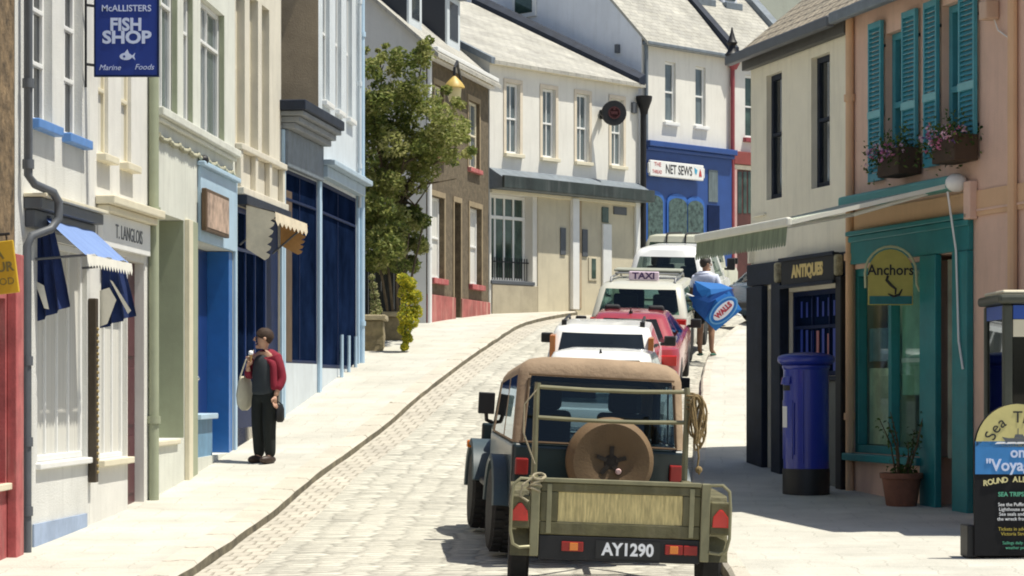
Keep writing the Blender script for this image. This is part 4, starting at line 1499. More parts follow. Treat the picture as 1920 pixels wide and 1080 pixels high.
# shopfront
zf1 = FB.z(1205, 264)
so_z0, so_z1 = FB.z(1205, 470), FB.z(1205, 345)
mb = MB()
fbox(mb, FB, .02, L - .06, .003, .12, 1.0, zf1 - .15)
sf = mb.build('shopfront', m_vetblue, b)
mb = MB()
fbox(mb, FB, -.02, L - .02, .003, .30, zf1 - .147, zf1)
fbox(mb, FB, .0, L - .04, .122, .22, zf1 - .24, zf1 - .15)
mb.build('cornice', m_vetblue, sf, bevel=.02)
def arch(u0, u1, z0, zs, rise, w, d, mat, nm, par):
    mbx = MB()
    pts = [(u0, z0), (u1, z0), (u1, zs)]
    for i in range(1, 8):
        t = math.pi * i / 8
        pts.append(((u0 + u1) / 2 + (u1 - u0) / 2 * math.cos(t), zs + rise * math.sin(t)))
    pts.append((u0, zs))
    n = len(pts)
    a = [FB.pt(u, w, z) for u, z in pts]
    c = [FB.pt(u, w + d, z) for u, z in pts]
    mbx.add(a + c, [tuple(range(n)), tuple(range(2 * n - 1, n - 1, -1))] + [(i, (i + 1) % n, (i + 1) % n + n, i + n) for i in range(n)])
    return mbx.build(nm, mat, par)
m_vetdisp = M('cluttered_display_glass', (.07, .11, .10), .06, .8, 9, spec=.6)
for pa, pb, yt in ((1213, 1241, 360), (1252, 1286, 365), (1288, 1317, 370)):
    u0, u1 = FB.u(pa, .12), FB.u(pb, .12)
    arch(u0 - .06, u1 + .06, 1.4, FB.z(pa, yt + 14, .12), .24, .122, .03, MATS.get('arch_frame_blue') or M('arch_frame_blue', (.03, .12, .42), .4, .1), 'window_frame', sf)
    arch(u0, u1, 1.5, FB.z(pa, yt + 18, .12), .18, .153, .01, m_vetdisp, 'shop_window', sf)
mb = MB()
fbox(mb, FB, FB.u(1328, .12), FB.u(1345, .12), .122, .14, FB.z(1328, 378, .12), FB.z(1328, 318, .12))
mb.build('fanlight', m_pane_grey, sf)
mb = MB()
fbox(mb, FB, FB.u(1326, .12), FB.u(1348, .12), .122, .15, 1.5, FB.z(1328, 384, .12))
mb.build('door', m_navy, sf, bevel=.01)
# its name board
s = thing('shop_name_board', 'long white shop name board with black lettering over the royal blue shopfront', 'sign', FB.pt(FB.u(1268), .13, FB.z(1268, 335)))
u0, u1 = FB.u(1217, .3), FB.u(1322, .3)
z0, z1 = FB.z(1217, 329, .3), FB.z(1217, 299, .3)
mb = MB()
fbox(mb, FB, u0 + .05, u1 - .05, .23, .30, z0, z1)
fbox(mb, FB, u0, u0 + .05, .235, .295, z0 + .07, z1 - .07)
fbox(mb, FB, u1 - .05, u1, .235, .295, z0 + .07, z1 - .07)
mb.build('sign_board', m_trim_white, s, bevel=.02)
zm = (z0 + z1) / 2
texts('lettering', [('NET SEWS', .33, .06, 0, dict(sx=.70, offs=.004)), ], FB.T((u0 + u1) / 2, .303, zm), m_text_black, s)
texts('red_lettering', [('THE', .15, -.78, .10, {}), ('THREAD', .13, -.80, -.09, dict(sx=.75))], FB.T((u0 + u1) / 2, .303, zm), M('red_lettering', (.5, .06, .06), .6), s)
mb = MB()
T = FB.T((u0 + u1) / 2, .303, zm)
mb.prism([(.68, .12), (.80, .06), (.76, -.06), (.70, -.02)], T, -.004)
mb.build('blue_emblem', M('cyan_emblem', (.05, .38, .6), .6), s)
mb = MB()
mb.prism([(.86, -.10), (.98, -.10), (.95, .02), (.91, .10), (.88, .02)], T, -.004)
mb.build('red_emblem', MATS['red_lettering'], s)

# --- house behind with red trim and dormers
FH = Fac((FB.B.x + .01, FB.B.y), (FB.B.x + 1.95, FB.B.y + 1.57), 1)
L = FH.L
b = thing('red_trimmed_house', 'white house with red shop fascia and roof dormers behind the cream building', 'house', base(FH))
ze = FH.z(1372, 100)
ops = [(FH.u(1397), FH.u(1416), FH.z(1397, 258), FH.z(1397, 140), .12)]
wall(FH, b, m_white2, 0, L, 0, ze, ops, D=5, ends=False)
gable_wall(FH, L, ze, 43, 4.5, m_white, b, z0=0)
window(FH, b, ops[0], m_trim_white, m_pane_green, .07, (.5,), (), sill=(.12, .12, .08), smat=m_redpipe)
roof_front(FH, b, m_slate, 0, L, ze - .02, 43, 4.5, over=.2, e0=0, e1=.1)
mb = MB()
tp = math.tan(R(43))
for a0, a1, mt in ((L + .10, L + .42, m_lead),):
    mb.hexa([FH.pt(a0, .3, ze - .40), FH.pt(a1, .3, ze - .40), FH.pt(a1, -4.5, ze - .02 + 4.5 * tp), FH.pt(a0, -4.5, ze - .02 + 4.5 * tp), FH.pt(a0, .3, ze + .0), FH.pt(a1, .3, ze + .0), FH.pt(a1, -4.5, ze + .25 + 4.5 * tp), FH.pt(a0, -4.5, ze + .25 + 4.5 * tp)])
mb.build('barge_board', m_lead, b)
mb = MB()
mb.hexa([FH.pt(-.12, .22, ze - .1), FH.pt(.12, .22, ze - .1), FH.pt(.12, -4.5, ze - .02 + 4.5 * tp), FH.pt(-.12, -4.5, ze - .02 + 4.5 * tp), FH.pt(-.12, .22, ze + .14), FH.pt(.12, .22, ze + .14), FH.pt(.12, -4.5, ze + .32 + 4.5 * tp), FH.pt(-.12, -4.5, ze + .32 + 4.5 * tp)])
mb.build('valley_flashing', m_navy2, b)
for pxa, pxb in ((1303, 1332), (1356, 1382)):
    off = -1.75
    u0, u1 = FH.u(pxa, off), FH.u(pxb, off)
    zb = ze - .02 + 1.75 * tp - .1
    mb = MB()
    mb.hexa([FH.pt(u0, off - 1.5, zb), FH.pt(u1, off - 1.5, zb), FH.pt(u1, off, zb), FH.pt(u0, off, zb), FH.pt(u0, off - 1.5, zb + 1.3), FH.pt(u1, off - 1.5, zb + 1.3), FH.pt(u1, off, zb + 1.3), FH.pt(u0, off, zb + 1.3)])
    d = mb.build('dormer', m_gable_blue, b, bevel=.01)
    mb = MB()
    um = (u0 + u1) / 2
    fbox(mb, FH, u0 + .09, u1 - .09, off + .003, off + .03, zb + .3, zb + 1.2)
    mb.build('pane', m_pane_green, d)
    mb = MB()
    fbox(mb, FH, u0 - .05, u1 + .05, off + .003, off + .18, zb + .02, zb + .22)
    mb.build('sill', m_lead, d, bevel=.02)
mb = MB()
fbox(mb, FH, .02, L, .003, .16, FH.z(1372, 308), FH.z(1372, 284))
mb.build('fascia_board', M('dull_red_fascia', (.26, .06, .05), .5, .15), b, bevel=.01)
mb = MB()
fbox(mb, FH, .06, L, .003, .1, FH.z(1372, 317), FH.z(1372, 309))
mb.build('fascia_moulding', m_trim_cream, b)
mb = MB()
fbox(mb, FH, FH.u(1379), FH.u(1414), .003, .05, 1.8, FH.z(1380, 318))
d = mb.build('door', M('dark_red_brown_door', (.09, .03, .025), .5, .3), b)
mb = MB()
for pa, pb in ((1381, 1388), (1391, 1397), (1400, 1406)):
    fbox(mb, FH, FH.u(pa), FH.u(pb), .053, .06, FH.z(pa, 400), FH.z(pa, 322))
mb.build('pane', m_pane_green, d)
mb = MB()
fbox(mb, FH, FH.u(1369) + .0, FH.u(1376), .003, .12, 1.8, FH.z(1372, 318))
mb.build('pilaster', M('dusty_pink_pilaster', (.55, .36, .33), .7, .15), b)

# --- tall pale building far behind on the right
b = thing('pale_tall_building', 'tall pale grey-green building rising behind the rooftops on the right', 'building', P(1460, 560, 70))
FP = Fac((4.0, 70.0), (24.0, 71.0), 1)
wall(FP, b, M('grey_green_render', (.60, .62, .52), .9, .07, .6, .3, 20, streak=.2), 0, FP.L, 1.5, 17, [], D=9)
roof(FP, b, m_slate, 0, FP.L, 17, 20, 9)
# a plain cottage terrace fills the gap further up, seen only between roofs
b = thing('hillside_terrace', 'white terrace house further up the hill behind the slate roofs', 'house', P(1000, 500, 78))
FT = Fac((-16.0, 76.0), (6.0, 82.0), 1)
wall(FT, b, m_white2, 0, FT.L, 1.5, 13.5, [], D=8)
roof(FT, b, m_slate, 0, FT.L, 13.5, 16.5, 8)
# ------------------------------------------------------------------ right side of the street
cN, cM = Vector(LX(1408, 29.2)), Vector(LX(1596, 26.1))
FR_ = Fac(cM, cN, -1)                      # cream building, from its near corner to its far corner
dirn = (cM - cN).normalized()
cK = cM + dirn * 5.7
FK = Fac(cK, cM, -1)                       # pink building, near end out of frame

L = FR_.L
b = thing('cream_corner_building', 'cream corner building with two tall narrow windows and a navy shopfront', 'building', base(FR_, L))
zsil, ztop = FR_.z(1441, 375), FR_.z(1441, 141)
wA = (FR_.u(1466), FR_.u(1437), zsil, ztop, .12)
wB = (FR_.u(1556), FR_.u(1521), zsil + .02, ztop + .02, .13)
ze = FR_.z(1408, 118)
zsf = FR_.z(1412, 497)
door = (FR_.u(1464), FR_.u(1440), -1.3, FR_.z(1440, 543), .14)
swn = (FR_.u(1584), FR_.u(1480), FR_.z(1500, 705), FR_.z(1480, 548), .10)
D_ = 5.0
wall(FR_, b, m_cream2, 0, L, -2.0, ze, [wA, wB, door, swn], D=D_, gable=ze + 2.0)
for w in (wA, wB):
    window(FR_, b, w, m_navy2, m_pane, .07, (.52,), ())
mb = MB()
fbox(mb, FR_, 0, L + .08, .003, .10, ze - .10, ze + .10)
mb.build('fascia', M('dark_grey_soffit', (.09, .09, .085), .6, .2, 3, streak=.3), b, bevel=.01)
mb = MB()
fbox(mb, FR_, 0, L + .16, .205, .31, ze - .03, ze + .10)
mb.build('gutter', m_grey_pipe, b, bevel=.02)
roof(FR_, b, m_tile, 0, L, ze + .16, ze + 2.2, D_, over=.2, ov_end=.12)
mb = MB()
T = Matrix.Translation(FR_.pt(L + .02, .255, ze + .095))
mb.lathe([(.10, 0), (.06, .05), (.045, .12), (.075, .16), (.05, .2), (.02, .3), (.008, .36)], 10, T)
mb.build('finial', m_black, b, smooth=True)
mb = MB()
fbox(mb, FR_, .012, L - .0, .003, .06, zsf - .28, zsf)
mb.build('fascia_board', m_navy2, b, bevel=.01)
for pa, pb, mt, w_ in ((1480, 1463, m_navy2, .13), (1597, 1585, m_black, .13), (1440, 1411, m_navy2, .09)):
    mb = MB()
    fbox(mb, FR_, max(0.01, FR_.u(pa)), min(L + .02, FR_.u(pb)), .003, w_, -2, zsf - .29)
    mb.build('pilaster', mt, b, bevel=.01)
for pa in (1476, 1590):
    mb = MB()
    u_ = FR_.u(pa)
    fbox(mb, FR_, max(.02, u_ - .03), u_ + .05, .063, .17, zsf - .28, zsf - .03)
    mb.build('corbel', M('dull_carved_cream', (.36, .33, .22), .7, .5, 20) if pa == 1476 else MATS['dull_carved_cream'], b, bevel=.03)
# sign with gold lettering
s = thing('shop_fascia_sign', 'black framed fascia sign with curly gold lettering over the navy shopfront', 'sign', FR_.pt(FR_.u(1530), .07, zsf - .3))
ua, ub = FR_.u(1584), FR_.u(1484)
z0, z1 = FR_.z(1530, 536), FR_.z(1530, 480)
mb = MB()
fbox(mb, FR_, ua, ub, .064, .14, z0, z1)
mb.build('sign_board', m_black, s, bevel=.012)
mb = MB()
fbox(mb, FR_, ua - .03, ub + .03, .143, .17, z1 - .035, z1 + .01)
fbox(mb, FR_, ua - .03, ub + .03, .143, .17, z0 - .01, z0 + .035)
mb.build('moulding', m_navy2, s, bevel=.008)
text('lettering', 'ANTIQUES', .20, FR_.T((ua + ub) / 2 - .02, .143, (z0 + z1) / 2), m_gold, s, offs=.012, sx=1.0)
mb = MB()
fbox(mb, FR_, door[0] + .005, door[1] - .005, -.135, -.09, -2, door[3] - .005)
mb.build('door', m_black, b)
wo = window(FR_, b, swn, m_navy, m_pane_navy, .06, (.58,), (.33, .66), name='shop_window')
rng = random.Random(3)
m_it = [M('display_blue', (.02, .05, .35), .4), M('display_cream', (.6, .5, .38), .6), M('display_pale_blue', (.35, .45, .6), .5), M('display_rose', (.4, .15, .16), .5)]
for k in range(9):
    u_ = swn[0] + .08 + k * (swn[1] - swn[0] - .2) / 9
    j = 0 if k % 2 == 0 else rng.randrange(4)
    z_ = swn[2] + .05
    h = rng.uniform(.35, .55)
    mb = MB()
    fbox(mb, FR_, u_, u_ + .07, -.066, -.060, z_, z_ + h)
    mb.build('display_item', m_it[j], wo)
    mb = MB()
    fbox(mb, FR_, u_ + .01, u_ + .06, -.066, -.060, swn[2] + .72, swn[2] + .72 + rng.uniform(.15, .28))
    mb.build('display_item', m_it[0 if rng.random() < .8 else 2], wo)
mb = MB()
fbox(mb, FR_, swn[0], swn[1], .003, .05, -2, swn[2] - .06)
mb.build('stall_riser', M('grey_stall_riser', (.12, .13, .125), .6, .2, 3), b, bevel=.01)
mb = MB()
fbox(mb, FR_, swn[0] - .02, swn[1] + .02, -.04, .10, swn[2] - .057, swn[2] - .004)
mb.build('window_sill', m_navy2, b, bevel=.01)
mb = MB()
fbox(mb, FR_, L - .12, L - .06, .0, .07, zsf + .02, FR_.z(1425, 420))
fbox(mb, FR_, L - .55, L - .15, .0, .03, FR_.z(1445, 400) - .01, FR_.z(1445, 400) + .01)
mb.build('cable', m_cream2, b)

# --- pink building
L = FK.L
b = thing('pink_building', 'pink rendered building with teal louvred shutters and a teal shopfront', 'building', base(FK, L - .5))
zp = -1.33
def o2(pa, pb, z0, z1, d): return (FK.u(pb), FK.u(pa), z0, z1, d)
zs_ = FK.z(1665, 300)
w1 = o2(1660, 1702, zs_, FK.z(1700, 50), .17)
w2 = o2(1766, 1809, FK.z(1785, 285), FK.z(1785, 5), .17)
zf0, zf1 = FK.z(1600, 497), FK.z(1600, 445)
shw = o2(1600, 1733, FK.z(1600, 848), zf0 - .05, .14)
dr = o2(1737, 1797, -2, FK.z(1760, 478), .55)
ze = FK.z(1598, 20)
wall(FK, b, m_pink, 0, L - .004, -2.2, ze, [w1, w2, shw, dr], D=5, gable=ze + 2)
mb = MB()
fbox(mb, FK, 0, L - .05, .003, .02, zf1 + .02, FK.z(1600, 400))  # pink wall below the awning, its shade put into the peach colour
mb.build('awning_shade_band', m_peach, b)
for w in (w1, w2):
    window(FK, b, w, m_teal_shutter, m_pane_green, .08, (.42,), (), bar=.05, th=.09)
def shutter(pa, pb, ya, yb):
    u0, u1 = FK.u(pb), FK.u(pa)
    z0, z1 = FK.z((pa + pb) / 2, yb), FK.z((pa + pb) / 2, ya)
    mbx = MB()
    t = .035
    for a, c in ((u0, u0 + t), (u1 - t, u1)):
        fbox(mbx, FK, a, c, .03, .075, z0, z1)
    zc_ = z0 + (z1 - z0) * .42
    for a, c in ((z0, z0 + .09), (z1 - .07, z1), (zc_ - .05, zc_ + .05)):
        fbox(mbx, FK, u0 + t, u1 - t, .032, .073, a, c)
    sh_ = mbx.build('shutter', m_teal_shutter, b, bevel=.004)
    mbx = MB()
    for a, c in ((z0 + .095, zc_ - .055), (zc_ + .055, z1 - .075)):
        n_ = max(1, int((c - a) / .05))
        for k in range(n_):
            zz = a + (k + .1) * (c - a) / n_
            h = (c - a) / n_ * .9
            mbx.hexa([FK.pt(u0 + t, .066, zz), FK.pt(u1 - t, .066, zz), FK.pt(u1 - t, .072, zz + .006), FK.pt(u0 + t, .072, zz + .006), FK.pt(u0 + t, .034, zz + h), FK.pt(u1 - t, .034, zz + h), FK.pt(u1 - t, .04, zz + h + .006), FK.pt(u0 + t, .04, zz + h + .006)])
    mbx.build('louvre_slats', m_teal_shutter, sh_)
    mbx = MB()
    fbox(mbx, FK, u0 - .004, u1 + .004, .076, .079, zc_ - .04, zc_ + .04)
    mbx.build('cross_rail', M('pale_teal_paint', (.16, .42, .46), .4, .1) if 'pale_teal_paint' not in MATS else MATS['pale_teal_paint'], sh_)
    mbx = MB()
    for zz in (z0 + .3, z1 - .3):
        fbox(mbx, FK, u0 + .01, u0 + .05, .003, .029, zz, zz + .03)
    mbx.build('hinge', m_black, sh_)
shutter(1638, 1662, 42, 340)
shutter(1701, 1727, 20, 326)
shutter(1742, 1767, 2, 313)
shutter(1808, 1838, -22, 294)
# shopfront
mb = MB()
u1_, u0_ = FK.u(1597), FK.u(1826)
fbox(mb, FK, u0_, u1_ - .02, .003, .06, zf0, zf1)
mb.build('fascia_board', m_teal, b, bevel=.008)
mb = MB()
fbox(mb, FK, u0_ - .03, u1_ - .03, .003, .10, zf1 + .003, zf1 + .06)
fbox(mb, FK, u0_ - .02, u1_ - .03, .063, .085, zf1 - .07, zf1 - .0)
mb.build('cornice', m_teal, b, bevel=.012)
m_glass_shop = glass_mat('shop_glass', (.86, .95, .92), 1.6)
wo = window(FK, b, shw, m_teal, m_glass_shop, .09, (), (.5,), name='shop_window', bar=.08, th=.12)
mb = MB()   # display room behind the glass
mb.quad(FK.pt(shw[0] - .3, -.45, shw[2]), FK.pt(shw[1] + .1, -.45, shw[2]), FK.pt(shw[1] + .1, -.45, shw[3]), FK.pt(shw[0] - .3, -.45, shw[3]))
mb.quad(FK.pt(shw[0] - .3, -.45, shw[2]), FK.pt(shw[0] - .3, -.13, shw[2]), FK.pt(shw[0] - .3, -.13, shw[3]), FK.pt(shw[0] - .3, -.45, shw[3]))
mb.quad(FK.pt(shw[1] + .1, -.45, shw[2]), FK.pt(shw[1] + .1, -.13, shw[2]), FK.pt(shw[1] + .1, -.13, shw[3]), FK.pt(shw[1] + .1, -.45, shw[3]))
mb.quad(FK.pt(shw[0] - .3, -.45, shw[2] + .01), FK.pt(shw[0] - .3, -.13, shw[2] + .01), FK.pt(shw[1] + .1, -.13, shw[2] + .01), FK.pt(shw[1] + .1, -.45, shw[2] + .01))
mb.quad(FK.pt(shw[0] - .3, -.45, shw[3]), FK.pt(shw[0] - .3, -.13, shw[3]), FK.pt(shw[1] + .1, -.13, shw[3]), FK.pt(shw[1] + .1, -.45, shw[3]))
mb.build('display_room', M('green_grey_display_back', (.62, .70, .56), .8, .3, 1.5), b)
mb = MB()
um = (shw[0] + shw[1]) / 2
fbox(mb, FK, shw[0] + .1, um - .04, -.36, -.33, shw[2] + .9, shw[2] + .97)
fbox(mb, FK, shw[0] + .1, shw[0] + .5, -.40, -.22, shw[2] + .02, shw[2] + .35)
fbox(mb, FK, um + .12, shw[1] - .35, -.40, -.22, shw[2] + .02, shw[2] + .75)
mb.hexa([FK.pt(um + .1, -.42, shw[2] + .02), FK.pt(um + .55, -.42, shw[2] + .02), FK.pt(um + .55, -.22, shw[2] + .02), FK.pt(um + .1, -.22, shw[2] + .02), FK.pt(um + .3, -.42, shw[2] + .9), FK.pt(um + .5, -.42, shw[2] + .9), FK.pt(um + .5, -.22, shw[2] + .9), FK.pt(um + .3, -.22, shw[2] + .9)])
mb.build('display_stand', M('cream_display_stand', (.80, .76, .58), .6, .2, 3), b, bevel=.01)
mb = MB()
fbox(mb, FK, shw[0] - .08, shw[1] + .02, .003, .14, shw[2] - .09, shw[2] - .005)
mb.build('window_sill', m_teal, b, bevel=.012)
mb = MB()
for pa, pb in ((1766, 1736), (1826, 1797)):
    ua, ub = FK.u(pa), FK.u(pb)
    fbox(mb, FK, ua, ub - .003, .003, .08, -2, zf0 - .004)
mb.build('pilaster', m_teal, b, bevel=.01)
mb = MB()
fbox(mb, FK, dr[0] + .01, dr[1] - .01, -.54, -.48, -2, dr[3] - .01)
mb.build('door', M('orange_brown_door', (.40, .19, .09), .6, .15, 2), b)
pipe(FK, b, m_peach, L - .07, .05, -1.3, ze - .1, .05)
mb = MB()
mb.tube([FK.pt(FK.u(1907), .05, -1.4), FK.pt(FK.u(1907), .05, ze)], .05, 8)
mb.build('drainpipe', m_peach, b, smooth=True)
mb = MB()
u_ = FK.u(1868)
fbox(mb, FK, u_ - .08, u_ + .08, .003, .16, FK.z(1868, 38), FK.z(1868, 2))
mb.build('alarm_box', M('weathered_cream_box', (.55, .38, .28), .5, .12), b, bevel=.02)
mb = MB()
mb.tube([FK.pt(u_ - .02, .03, FK.z(1868, 38)), FK.pt(u_ - .1, .03, FK.z(1868, 60)), FK.pt(FK.u(1895), .03, FK.z(1895, 70)), FK.pt(FK.u(1900), .03, FK.z(1900, 120))], .008, 5)
mb.tube([FK.pt(FK.u(1808), .19, FK.z(1808, 360)), FK.pt(FK.u(1809), .10, FK.z(1809, 470)), FK.pt(FK.u(1814), .10, FK.z(1814, 640)), FK.pt(FK.u(1822), .10, FK.z(1822, 692))], .012, 5)
mb.build('cable', m_trim_white, b)
mb = MB()
fbox(mb, FK, 0, FK.u(1832), .003, .03, FK.z(1850, 392) - .012, FK.z(1850, 392) + .012)
mb.build('string_course', m_pink, b)
mb = MB()
fbox(mb, FK, FK.u(1834), FK.u(1822), .003, .10, FK.z(1826, 412), FK.z(1826, 340))
mb.build('meter_box', m_pink, b, bevel=.015)
roof(FK, b, m_tile, 0, L - .05, ze + .02, ze + 2.1, 5, over=.2, ov_end=.05)
mb = MB()
fbox(mb, FK, 0, L - .04, .205, .31, ze - .17, ze - .04)
mb.build('gutter', m_lead, b, bevel=.02)

mb = MB()     # panels behind the glass, coloured to stand in for its reflections
um = (shw[0] + shw[1]) / 2
zA_, zB_ = shw[2] + .10, shw[3] - .12
hgt = zB_ - zA_
fbox(mb, FK, um + .08, shw[1] - .12, -.17, -.15, zA_, zA_ + hgt * .46)
mb.build('reflection_panel', M('cream_reflection', (.80, .74, .54), .7, .35, 4), b)
mb = MB()
fbox(mb, FK, um + .08, shw[1] - .12, -.17, -.15, zA_ + hgt * .50, zA_ + hgt * .70)
mb.build('reflection_panel', M('slate_blue_reflection', (.20, .28, .34), .7, .4, 5), b)
mb = MB()
fbox(mb, FK, shw[0] + .12, um - .07, -.17, -.15, zA_ + hgt * .30, zB_)
mb.build('green_reflection_panel', M('sea_green_reflection', (.34, .54, .42), .8, .3, 2.5), b)
mb = MB()
fbox(mb, FK, shw[0] + .12, um - .07, -.148, -.135, zA_ + hgt * .49, zA_ + hgt * .515)
mb.hexa([FK.pt(shw[0] + .12, -.18, zA_), FK.pt(shw[0] + .20, -.18, zA_), FK.pt(shw[0] + .20, -.15, zA_), FK.pt(shw[0] + .12, -.15, zA_), FK.pt(shw[0] + .12, -.18, zA_ + hgt * .29), FK.pt(shw[0] + .15, -.18, zA_ + hgt * .29), FK.pt(shw[0] + .15, -.15, zA_ + hgt * .29), FK.pt(shw[0] + .12, -.15, zA_ + hgt * .29)])
mb.build('reflection_strip', m_trim_white, b)

# --- retractable awning of the pink shop
m_aw_white = M('awning_white_canvas', (.72, .72, .64), .85, .06, 5)
m_aw_green = M('awning_green_canvas', (.13, .20, .12), .85, .15, 5)
m_aw_stripe = bpy.data.materials.new('awning_stripe_canvas')
m_aw_stripe.use_nodes = True
nt = m_aw_stripe.node_tree
bs = nt.nodes['Principled BSDF']
bs.inputs['Roughness'].default_value = .9
uvn = nt.nodes.new('ShaderNodeUVMap')
wv = nt.nodes.new('ShaderNodeTexWave')
wv.wave_type = 'BANDS'
wv.bands_direction = 'X'
wv.inputs['Scale'].default_value = 2.2
cr = nt.nodes.new('ShaderNodeValToRGB')
cr.color_ramp.interpolation = 'CONSTANT'
cr.color_ramp.elements[0].color = (.12, .19, .10, 1)
cr.color_ramp.elements[1].position = .55
cr.color_ramp.elements[1].color = (.74, .74, .66, 1)
nt.links.new(uvn.outputs['UV'], wv.inputs['Vector'])
nt.links.new(wv.outputs['Fac'], cr.inputs['Fac'])
nt.links.new(cr.outputs['Color'], bs.inputs['Base Color'])
aw = thing('retractable_awning', 'long green and white striped awning stretched out from the pink building', 'awning', FK.pt(L - 1.5, .1, FK.z(1790, 345)))
uN = FK.u(1784, .12)
uF = uN + 2.72
zw_ = FK.z(1795, 343, .1)
PRJ = 1.93
zfb = .43
def fr(u, w): return FK.pt(u, w, zw_ - zfb * (w - .12) / (PRJ - .12))
mb = MB()
N = 16
for k in range(N):
    a, c = uN + (uF - uN) * k / N, uN + (uF - uN) * (k + 1) / N
    sg = .0
    mb.quad(fr(a, .12), fr(c, .12), fr(c, PRJ), fr(a, PRJ), uv=[(a, 0), (c, 0), (c, 1), (a, 1)])
for k in range(N):
    a, c = uN + (uF - uN) * k / N, uN + (uF - uN) * (k + 1) / N
    dz = Vector((0, 0, -.03))
    mb.quad(fr(a, .12) + dz, fr(c, .12) + dz, fr(c, PRJ) + dz, fr(a, PRJ) + dz, uv=[(a, 0), (c, 0), (c, 1), (a, 1)])
mb.build('canopy', m_aw_stripe, aw)
mb = MB()
mb.hexa([fr(uN - .02, .12) + Vector((0, 0, -.035)), fr(uN, .12) + Vector((0, 0, -.035)), fr(uN, PRJ) + Vector((0, 0, -.035)), fr(uN - .02, PRJ) + Vector((0, 0, -.035)), fr(uN - .02, .12) + Vector((0, 0, .012)), fr(uN, .12) + Vector((0, 0, .012)), fr(uN, PRJ) + Vector((0, 0, .012)), fr(uN - .02, PRJ) + Vector((0, 0, .012))])
mb.build('side_hem', m_aw_white, aw)
mb = MB()
n = 38
for k in range(n):
    a, c = uN + (uF - uN) * k / n, uN + (uF - uN) * (k + 1) / n
    z_ = zw_ - zfb - .05
    m_ = (a + c) / 2
    mb.add([FK.pt(a, PRJ + .02, z_), FK.pt(c, PRJ + .02, z_), FK.pt(c, PRJ + .035, z_ - .15), FK.pt(m_ + .03, PRJ + .038, z_ - .19), FK.pt(m_, PRJ + .04, z_ - .205), FK.pt(m_ - .03, PRJ + .038, z_ - .19), FK.pt(a, PRJ + .035, z_ - .15)], [(0, 1, 2, 3, 4, 5, 6)], [[(a, 0), (c, 0), (c, 1), (m_, 1), (m_, 1), (m_, 1), (a, 1)]])
mb.build('valance', M('grey_green_valance', (.20, .245, .165), .9, .35, 2.5, stretch=(6, 6, .5)), aw)
mb = MB()
fbox(mb, FK, uN - .03, uF + .03, PRJ - .02, PRJ + .045, zw_ - zfb - .05, zw_ - zfb + .045)
mb.build('front_bar', m_aw_white, aw, bevel=.02)
mb = MB()
fbox(mb, FK, uN - .06, uF + .06, .02, .2, zw_ - .07, zw_ + .08)
mb.build('cassette', M('teal_cassette', (.10, .34, .32), .5, .1), aw, bevel=.03)
mb = MB()
T = Matrix.Translation(FK.pt(uN - .11, .12, zw_ + .0))
mb.ball((0, 0, 0), .115, 12, T, sq=(1.0, .8, .85))
mb.build('end_cap', m_trim_white, aw, smooth=True)
for uu in (uN + .5, uF - .4):
    mb = MB()
    e = fr(uu + .35, .85) + Vector((0, 0, -.10))
    mb.tube([FK.pt(uu, .15, zw_ - .06), e, fr(uu + .05, PRJ - .03) + Vector((0, 0, -.05))], .022, 8)
    mb.build('folding_arm', m_trim_white, aw)

# --- Anchors sign
Ys = 24.35
c = P(1670, 520, Ys)
k = Ys / FPX
s = thing('hanging_sign', 'arched yellow sign with an anchor hanging outside the teal shopfront', 'sign', c)
T = Matrix.Translation(c)
w_, hb = 42 * k, 52 * k
pts = [(-w_, -hb), (w_, -hb), (w_, 8 * k)]
for i in range(1, 12):
    t = math.pi * i / 12
    pts.append((w_ * math.cos(t), 8 * k + 45 * k * math.sin(t)))
pts.append((-w_, 8 * k))
mb = MB()
mb.prism(pts, T, .03)
m_sy = M('sign_yellow_paint', (.46, .40, .09), .5, .12, 6)
mb.build('sign_board', m_sy, s, bevel=.004)
mb = MB()
mb.box((-w_ + .012, -.004, -hb + .01), (w_ - .012, -.001, -hb + 17 * k), T)
mb.build('sea_band', M('sea_teal_paint', (.01, .15, .16), .5, .2, 9), s)
mb = MB()
rim = [T @ Vector((-w_ - .03, 0, -20 * k)), T @ Vector((-w_ - .035, 0, 8 * k))]
for i in range(11, 0, -1):
    t = math.pi * i / 12
    rim.append(T @ Vector(((w_ + .035) * math.cos(t), 0, 8 * k + 50 * k * math.sin(t))))
rim += [T @ Vector((w_ + .035, 0, 8 * k)), T @ Vector((w_ + .04, 0, -14 * k)), T @ Vector((w_ + .07, 0, -25 * k)), T @ Vector((w_ + .13, .01, -27 * k))]
mb.tube(rim, .014, 6)
mb.build('bracket', M('pale_gilt_iron', (.5, .52, .33), .45, .15), s, smooth=True)
text('lettering', 'Anchors', .16, T @ Matrix.Translation((0, -.003, 13 * k)), MATS['black_lettering'], s, offs=.003, sx=.92)
mb = MB()
mb.tube([T @ Vector(p) for p in ((-.03, -.006, 3 * k), (-.045, -.006, -5 * k), (0, -.006, -14 * k), (.055, -.006, -22 * k), (.05, -.006, -32 * k))], [.013, .016, .016, .013, .008], 6)
mb.tube([T @ Vector(p) for p in ((-.03, -.006, -31 * k), (.03, -.006, -36 * k), (.09, -.006, -33 * k), (.125, -.006, -22 * k))], [.006, .014, .014, .006], 6)
mb.build('anchor_emblem', m_text_black, s)

